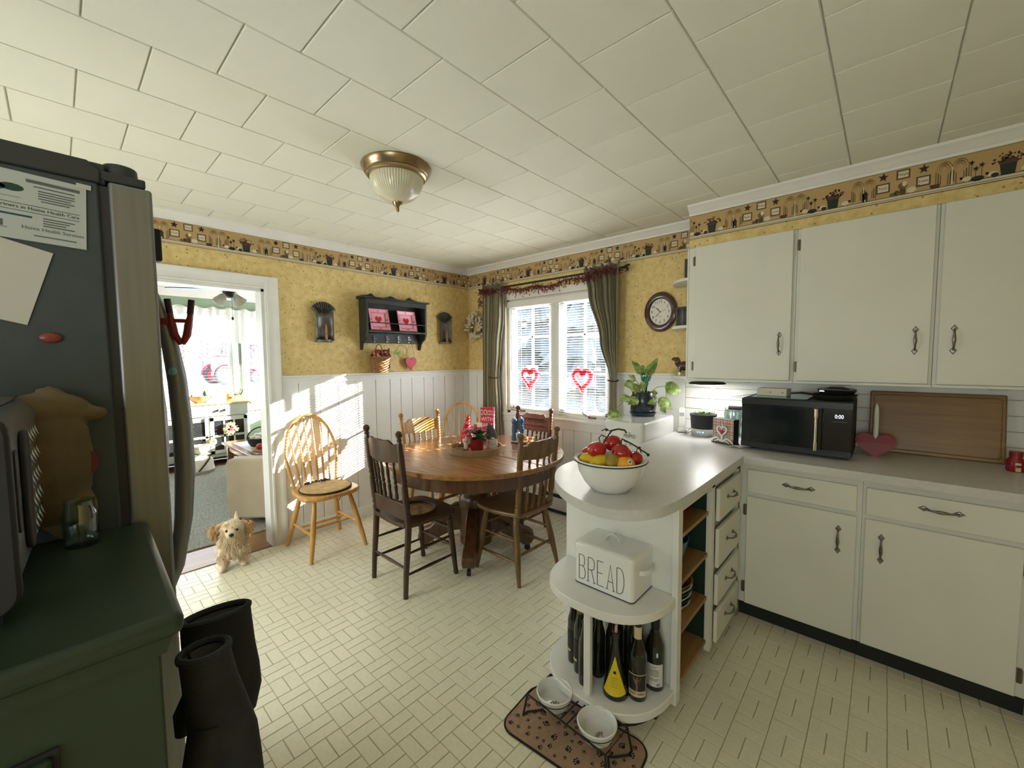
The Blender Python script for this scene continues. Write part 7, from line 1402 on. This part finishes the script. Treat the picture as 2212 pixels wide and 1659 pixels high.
ob('tree_picture', B().prism([(-0.112, -0.030), (-0.104, -0.030), (-0.1075, -0.010)], 0.0008, 0.0013, 'yz').prism([(-0.101+0.012*math.cos(2*PI*k/12), -0.029+0.006*math.sin(2*PI*k/12)) for k in range(12)], 0.0008, 0.0012, 'yz').prism([(-0.083+0.013*math.cos(2*PI*k/12), -0.027+0.006*math.sin(2*PI*k/12)) for k in range(12)], 0.0008, 0.0012, 'yz'), 'ink_green', fl)
ob('porch_picture', B().box(0.0008, 0.0012, -0.108, -0.074, -0.042, -0.0415).box(0.0008, 0.0012, -0.105, -0.088, -0.092, -0.0912).box(0.0008, 0.0012, -0.103, -0.0995, -0.090, -0.078).box(0.0008, 0.0012, -0.095, -0.0925, -0.090, -0.080), 'ink_grey', fl)
ob('tape', B().box(0.0008, 0.0014, -0.012, 0.006, -0.004, 0.004), 'paper_plain', fl)
p2 = thing('note_paper', 'tilted plain notice sheet below the flyer on the refrigerator side', 'paper', (FX+0.0012, -3.1325, 1.634)); p2.rotation_euler = (R(-16), 0, 0)
ob('sheet', B().box(0, 0.0008, -0.13, 0, -0.126, 0), 'paper_plain', p2); ob('heading', B().box(0.0008, 0.0012, -0.075, -0.058, -0.012, -0.005), 'ink', p2); b = B(); [b.box(0.0008, 0.0012, -0.09, -0.062, -0.0185-0.006*k, -0.0175-0.006*k) for k in range(4)]; tag(ob('text_lines', b, 'ink_grey', p2), kind='stuff')
M('magnet_red', (0.22, 0.04, 0.025), 0.35); M('bead_teal', (0.10, 0.35, 0.33), 0.15, coat=0.5)
tag(ob('oval_magnet', B().sphere((FX+0.004, -3.143, 1.493), (0.005, 0.013, 0.0085), 14, 9), 'magnet_red'), 'oval red magnet on the refrigerator side', 'magnet')
tag(ob('glass_bead_magnet', B().sphere((2.235, -2.952, 1.427), (0.009, 0.008, 0.010), 12, 8), 'bead_teal'), 'teal glass bead magnet on the refrigerator front', 'magnet')
# red spring clamp on the handle
M('clamp_red', (0.20, 0.012, 0.012), 0.4); M('clamp_black', (0.03, 0.012, 0.012), 0.6)
cp = thing('spring_clamp', 'dark red spring clamp gripping the refrigerator handle', 'clamp', (2.225, -2.931, 1.545)); cp.rotation_euler = (0, 0, R(-20))
ob('jaw', B().tube([(0, -0.022, 0.05), (0, -0.018, 0.015), (0, -0.016, -0.005), (0, -0.012, -0.03), (0, 0.0, -0.052)], [0.005, 0.0065, 0.0085, 0.0085, 0.006], 8), 'clamp_red', cp); ob('jaw', B().tube([(0, 0.024, 0.05), (0, 0.020, 0.015), (0, 0.016, -0.005), (0, 0.012, -0.03), (0, 0.002, -0.052)], [0.005, 0.0065, 0.0085, 0.0085, 0.006], 8), 'clamp_red', cp)
ob('grip', B().tube([(0, -0.0225, 0.056), (0, -0.019, 0.022)], 0.0068, 8), 'clamp_black', cp); ob('grip', B().tube([(0, 0.0245, 0.056), (0, 0.0205, 0.022)], 0.0068, 8), 'clamp_black', cp); ob('pivot', B().box(-0.005, 0.005, -0.018, 0.018, 0.000, 0.009).box(-0.006, 0.006, -0.036, -0.014, -0.006, 0.010), 'clamp_red', cp, bev=0.002)
# green cabinet
gr = R(-1.8); GT = 1.148
gc = thing('green_cabinet', 'dark green painted cabinet in the left foreground', 'cabinet', (2.462, -3.036, 0), gr)
ob('top', B().box(0.0, 0.418, -0.75, 0.0, GT-0.028, GT), 'dark_green', gc, bev=0.010, seg=3); ob('moulding', B().prism([(-0.018, GT-0.05), (-0.010, GT-0.028), (-0.75, GT-0.028), (-0.75, GT-0.05)], 0.005, 0.405, 'yz'), 'dark_green', gc)
ob('carcass', B().box(0.004, 0.395, -0.74, -0.022, 0.06, GT-0.03), 'dark_green', gc, bev=0.003); ob('plinth', B().box(0.01, 0.38, -0.73, -0.03, 0.0, 0.06), 'black_matte', gc)
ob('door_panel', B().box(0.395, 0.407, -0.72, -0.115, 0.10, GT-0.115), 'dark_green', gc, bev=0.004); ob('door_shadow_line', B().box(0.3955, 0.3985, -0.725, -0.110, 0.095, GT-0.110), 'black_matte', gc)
# toaster oven
M('oven_steel', (0.34, 0.35, 0.34), 0.32, 0.9, var=0.1, scale=20); 
ov = thing('toaster_oven', 'stainless toaster oven with vented side on the green cabinet', 'toaster oven', (2.365+0.21, -3.171-0.15, GT), R(-3))
ob('shell', B().prism(rrect(-0.15, 0.15, 0.03, 0.245, 0.022), -0.21, 0.20, 'yz'), 'oven_steel', ov, bev=0.003); ob('top_plate', B().box(-0.19, 0.18, -0.12, 0.13, 0.246, 0.250), 'stainless', ov)
ob('front_bezel', B().prism(rrect(-0.155, 0.155, 0.022, 0.25, 0.026), 0.20, 0.215, 'yz'), 'black_matte', ov, bev=0.004); dg = ob('door_glass', B().box(0.215, 0.22, -0.13, 0.06, 0.05, 0.20), 'black_gloss', ov); ob('door_handle', B().cyl((0.245, -0.13, 0.205), (0.245, 0.06, 0.205), 0.007), 'chrome', dg)
ob('side_grip', B().prism(rrect(0.06, 0.11, 0.06, 0.215, 0.02), 0.1505, 0.156, 'xz'), 'black_matte', ov, bev=0.002); ob('side_slot', B().prism(rrect(0.145, 0.165, 0.10, 0.20, 0.008), 0.1505, 0.153, 'xz'), 'black_matte', ov)
M('vent_bright', (0.85, 0.88, 0.86), 0.25, 0.3); 
for j in range(5):
    for i in range(9): ob('vent_louvre', B().add([(0.035-i*0.026, 0.1505, 0.20-j*0.032), (0.024-i*0.026, 0.1505, 0.20-j*0.032), (0.0295-i*0.026, 0.1545, 0.189-j*0.032), (0.0295-i*0.026, 0.1505, 0.206-j*0.032)], [(0, 1, 2), (0, 3, 1), (0, 2, 3), (1, 3, 2)]), 'vent_bright', ov, smooth=False)
for x in (-0.18, 0.17):
    for y in (-0.12, 0.12): ob('foot', B().cyl((x, y, 0), (x, y, 0.03), 0.014), 'black_matte', ov)
M('bread_tan', (0.13, 0.09, 0.045), 0.5, var=0.3, scale=15); M('bag_red', (0.12, 0.015, 0.02), 0.5)
bgx = thing('bread_bag', 'bag of bread rolls with a red band behind the toaster oven', 'bread bag', (2.478, -3.135, GT))
o = ob('bag', B().sphere((0.0, -0.015, 0.14), (0.014, 0.048, 0.125), 16, 12).sphere((0.0, -0.02, 0.225), (0.013, 0.055, 0.03), 16, 10).sphere((0.0, 0.03, 0.215), (0.009, 0.024, 0.014), 12, 8).sphere((0.0, 0.0, 0.05), (0.013, 0.034, 0.05), 16, 10), 'bread_tan', bgx); rm = o.modifiers.new('remesh', 'REMESH'); rm.mode = 'VOXEL'; rm.voxel_size = 0.004
ob('band', B().tube([(0.0, 0.010+0.022*math.cos(2*PI*k/16), 0.13+0.026*math.sin(2*PI*k/16)) for k in range(16)], 0.006, 6, closed=True), 'bag_red', bgx)
jg = thing('glass_jar', 'empty glass jar beside the toaster oven', 'jar', (2.52, -3.125, GT)); ob('glass', B().lathe([(0, 0), (0.020, 0), (0.022, 0.006), (0.022, 0.055), (0.018, 0.066), (0.019, 0.075), (0.0175, 0.075), (0.017, 0.066), (0.020, 0.055), (0.020, 0.008), (0, 0.006)], 24), 'jar_glass', jg)
# oven mitts hanging on the cabinet side
M('mitt_black', (0.013, 0.013, 0.015), 0.75, var=0.5, scale=12, bmp=0.5, bscale=160); M('mitt_lining', (0.16, 0.15, 0.13), 0.95, var=0.1)
def mitt(label, loc, rz, secs, thumb):
    t = thing('oven_mitt', label, 'oven mitt', loc, rz, 'black oven mitts')
    # outer shell open at the top, closed at the tip
    def rings_(k): return [[Vector(c)+k*(a*math.cos(2*PI*j/24)*Vector((0, 1, 0))+b_*math.sin(2*PI*j/24)*Vector((1, 0, 0))) for j in range(24)] for c, a, b_ in secs]
    b = B(); rs = rings_(1.0); b.rings(rs, cap=False); n = len(rs[-1]); b.add(rs[-1]+[Vector(secs[-1][0])-Vector((0, 0, 0.006))], [(j, (j+1) % n, n) for j in range(n)]); ob('shell', b, 'mitt_black', t)
    b = B(); b.rings([r for r in rings_(0.88)][:4], cap=False); ob('lining', b, 'mitt_lining', t); ob('cuff', B().tube(rings_(0.95)[0], 0.0055, 7, closed=True), 'mitt_black', t)
    ob('thumb', B().tube(thumb[0], thumb[1], 14), 'mitt_black', t); ob('hanging_loop', B().tube([(0.0, secs[0][1]*-1.0, secs[0][0][2]-0.004), (0.0, secs[0][1]*-1.1, secs[0][0][2]+0.012), (0.004, secs[0][1]*-1.25, secs[0][0][2]+0.004)], 0.0022, 6), 'mitt_black', t)
mitt('black oven mitt hanging at the back of the green cabinet side', (2.66, -2.975, 0.0), R(-6), [((0, 0, 1.015), 0.050, 0.022), ((0, 0.001, 0.985), 0.051, 0.022), ((0, 0.003, 0.94), 0.052, 0.022), ((0, 0.006, 0.90), 0.054, 0.022), ((0, 0.008, 0.86), 0.054, 0.021), ((0, 0.006, 0.82), 0.046, 0.019), ((0, 0.002, 0.80), 0.030, 0.014), ((0, 0.0, 0.793), 0.012, 0.008)], ([(0, -0.03, 0.90), (0, -0.05, 0.86), (0, -0.055, 0.83)], [0.018, 0.017, 0.010]))
mitt('black oven mitt hanging nearest the camera on the green cabinet', (2.775, -3.000, 0.0), R(-4), [((0, -0.014, 1.026), 0.031, 0.026), ((0, -0.012, 1.005), 0.032, 0.026), ((0, -0.008, 0.97), 0.034, 0.025), ((0, -0.002, 0.93), 0.038, 0.024), ((0, 0.006, 0.88), 0.042, 0.023), ((0, 0.016, 0.83), 0.036, 0.022), ((0, 0.022, 0.79), 0.032, 0.020), ((0, 0.024, 0.765), 0.026, 0.016), ((0, 0.025, 0.75), 0.012, 0.010)], ([(0, -0.012, 0.92), (0, -0.022, 0.86), (0, -0.026, 0.80), (0, -0.027, 0.74)], [0.026, 0.026, 0.025, 0.018]))
# ================================================================== DOG
M('fur_cream', (0.74, 0.60, 0.42), 0.9, var=0.12, scale=20); M('fur_tan', (0.58, 0.36, 0.17), 0.9, var=0.2, scale=20); M('dog_black', (0.012, 0.011, 0.011), 0.25); M('sweater', (0.50, 0.50, 0.52), 0.9, var=0.25, scale=18, stretch=(3, 1, 1))
dg = thing('dog', 'small cream shaggy dog standing at the doorway', 'dog', (0.135, -2.366, 0.0), R(72)); dg.scale = (1.08, 1.08, 1.08)   # faces local -y, towards the camera
body = B()
E_ = lambda c, r_: body.sphere(c, r_, 18, 12)
E_((0, 0.10, 0.165), (0.072, 0.15, 0.070)); E_((0, 0.02, 0.165), (0.082, 0.08, 0.085)); E_((0, -0.01, 0.12), (0.078, 0.06, 0.055)); E_((0, 0.20, 0.16), (0.07, 0.06, 0.07))
E_((0, -0.03, 0.225), (0.065, 0.06, 0.06)); E_((0.004, -0.055, 0.27), (0.066, 0.058, 0.056)); E_((0.004, -0.105, 0.250), (0.036, 0.035, 0.030)); E_((0.0, -0.05, 0.235), (0.066, 0.05, 0.04))
def limb(pts, rad): body.tube(pts, rad, 12)
limb([(-0.048, -0.02, 0.14), (-0.056, -0.03, 0.08), (-0.060, -0.045, 0.03), (-0.062, -0.06, 0.014)], [0.038, 0.030, 0.023, 0.020]); body.sphere((-0.062, -0.066, 0.014), (0.021, 0.028, 0.014), 12, 8)
limb([(0.048, -0.01, 0.14), (0.052, -0.005, 0.08), (0.052, -0.01, 0.03), (0.052, -0.02, 0.014)], [0.038, 0.030, 0.023, 0.020]); body.sphere((0.052, -0.028, 0.014), (0.021, 0.027, 0.014), 12, 8)
for s in (-1, 1): limb([(s*0.04, 0.19, 0.15), (s*0.05, 0.175, 0.10), (s*0.052, 0.205, 0.06), (s*0.052, 0.195, 0.014)], [0.045, 0.036, 0.022, 0.019]); body.sphere((s*0.052, 0.186, 0.014), (0.02, 0.027, 0.014), 12, 8)
limb([(0, 0.25, 0.19), (0, 0.29, 0.23), (0, 0.28, 0.275)], [0.02, 0.017, 0.008])
bo = ob('body', body, 'fur_cream', dg); rm = bo.modifiers.new('remesh', 'REMESH'); rm.mode = 'VOXEL'; rm.voxel_size = 0.006; sm = bo.modifiers.new('smooth', 'SMOOTH'); sm.iterations = 6; sm.factor = 0.6
for s in (-1, 1):
    e = ob('ear', B().rings(loft([((s*0.050, -0.04, 0.300), 0.018, (0, 1, 0), 0.012, (0, 0, 1)), ((s*0.078, -0.045, 0.290), 0.024, (0, 1, 0), 0.012, (0.3*s, 0, 1)), ((s*0.098, -0.05, 0.262), 0.026, (0, 1, 0), 0.011, (1, 0, 0.4)), ((s*0.106, -0.052, 0.230), 0.020, (0, 1, 0), 0.010, (1, 0, 0.1)), ((s*0.106, -0.052, 0.214), 0.008, (0, 1, 0), 0.005, (1, 0, 0))], 14)), 'fur_tan', dg)
    ob('eye', B().sphere((0.004+s*0.027, -0.108, 0.275), 0.0085, 12, 8), 'dog_black', dg)
ob('nose', B().sphere((0.004, -0.142, 0.257), (0.014, 0.011, 0.011), 12, 8), 'dog_black', dg); ob('mouth', B().tube([(-0.012, -0.130, 0.236), (0.004, -0.138, 0.240), (0.020, -0.130, 0.236)], 0.0028, 6), 'dog_black', dg)
sw = B().rings([[(1.06*a*math.cos(2*PI*j/24), y, z+1.05*c*math.sin(2*PI*j/24)) for j in range(24)] for y, a, c, z in ((0.03, 0.070, 0.074, 0.185), (0.07, 0.078, 0.078, 0.178), (0.12, 0.079, 0.077, 0.170), (0.17, 0.076, 0.075, 0.167), (0.20, 0.074, 0.072, 0.163))], cap=False)
so = ob('sweater', sw, 'sweater', dg); so.modifiers.new('solid', 'SOLIDIFY').thickness = 0.004
# shaggy coat: tapered tufts over the body
rr = random.Random(77); fur = B(); tan = B()
def tuft(bb, p, n, L, w_):
    n = Vector(n).normalized(); d = (n*0.75+Vector((rr.gauss(0, .22), rr.gauss(0, .22), -0.75+rr.gauss(0, .15)))).normalized(); s_ = d.cross(n); s_ = s_.normalized() if s_.length > .05 else Vector((1, 0, 0)); p = Vector(p)
    bb.add([p-s_*w_, p+s_*w_, p+n*w_*1.2, p+d*L], [(0, 1, 3), (1, 2, 3), (2, 0, 3)])
def cover(bb, c, r_, num, L, w_, keep=lambda p: True):
    c = Vector(c)
    for _ in range(num):
        v = Vector((rr.gauss(0, 1), rr.gauss(0, 1), rr.gauss(0, 1))).normalized(); p = c+Vector((v.x*r_[0], v.y*r_[1], v.z*r_[2]))*0.93; n = Vector((v.x/r_[0], v.y/r_[1], v.z/r_[2]))
        if keep(p): tuft(bb, p, n, L*rr.uniform(.6, 1.2), w_)
face = lambda p: not (p.y < -0.098 and 0.235 < p.z < 0.292 and abs(p.x-0.004) < 0.045)
cover(fur, (0.004, -0.055, 0.27), (0.066, 0.058, 0.056), 620, 0.026, 0.0035, face); cover(fur, (0, -0.05, 0.232), (0.068, 0.052, 0.042), 380, 0.030, 0.0035, face); cover(fur, (0.004, -0.105, 0.247), (0.037, 0.033, 0.028), 160, 0.018, 0.0028, lambda p: p.z < 0.245 or p.y > -0.11)
cover(fur, (0, 0.01, 0.165), (0.084, 0.085, 0.085), 620, 0.034, 0.004); cover(fur, (0, -0.01, 0.12), (0.08, 0.062, 0.055), 420, 0.034, 0.004); cover(fur, (0, 0.20, 0.15), (0.072, 0.07, 0.075), 300, 0.03, 0.004)
for s, y in ((-1, -0.03), (1, -0.008)): cover(fur, (s*0.055, y, 0.07), (0.031, 0.031, 0.06), 260, 0.024, 0.0035)
for s in (-1, 1): cover(tan, (s*0.092, -0.048, 0.262), (0.024, 0.028, 0.042), 260, 0.028, 0.0032)
tag(ob('shaggy_coat', fur, 'fur_cream', dg, smooth=False), kind='stuff'); tag(ob('ear_fringe', tan, 'fur_tan', dg, smooth=False), kind='stuff')
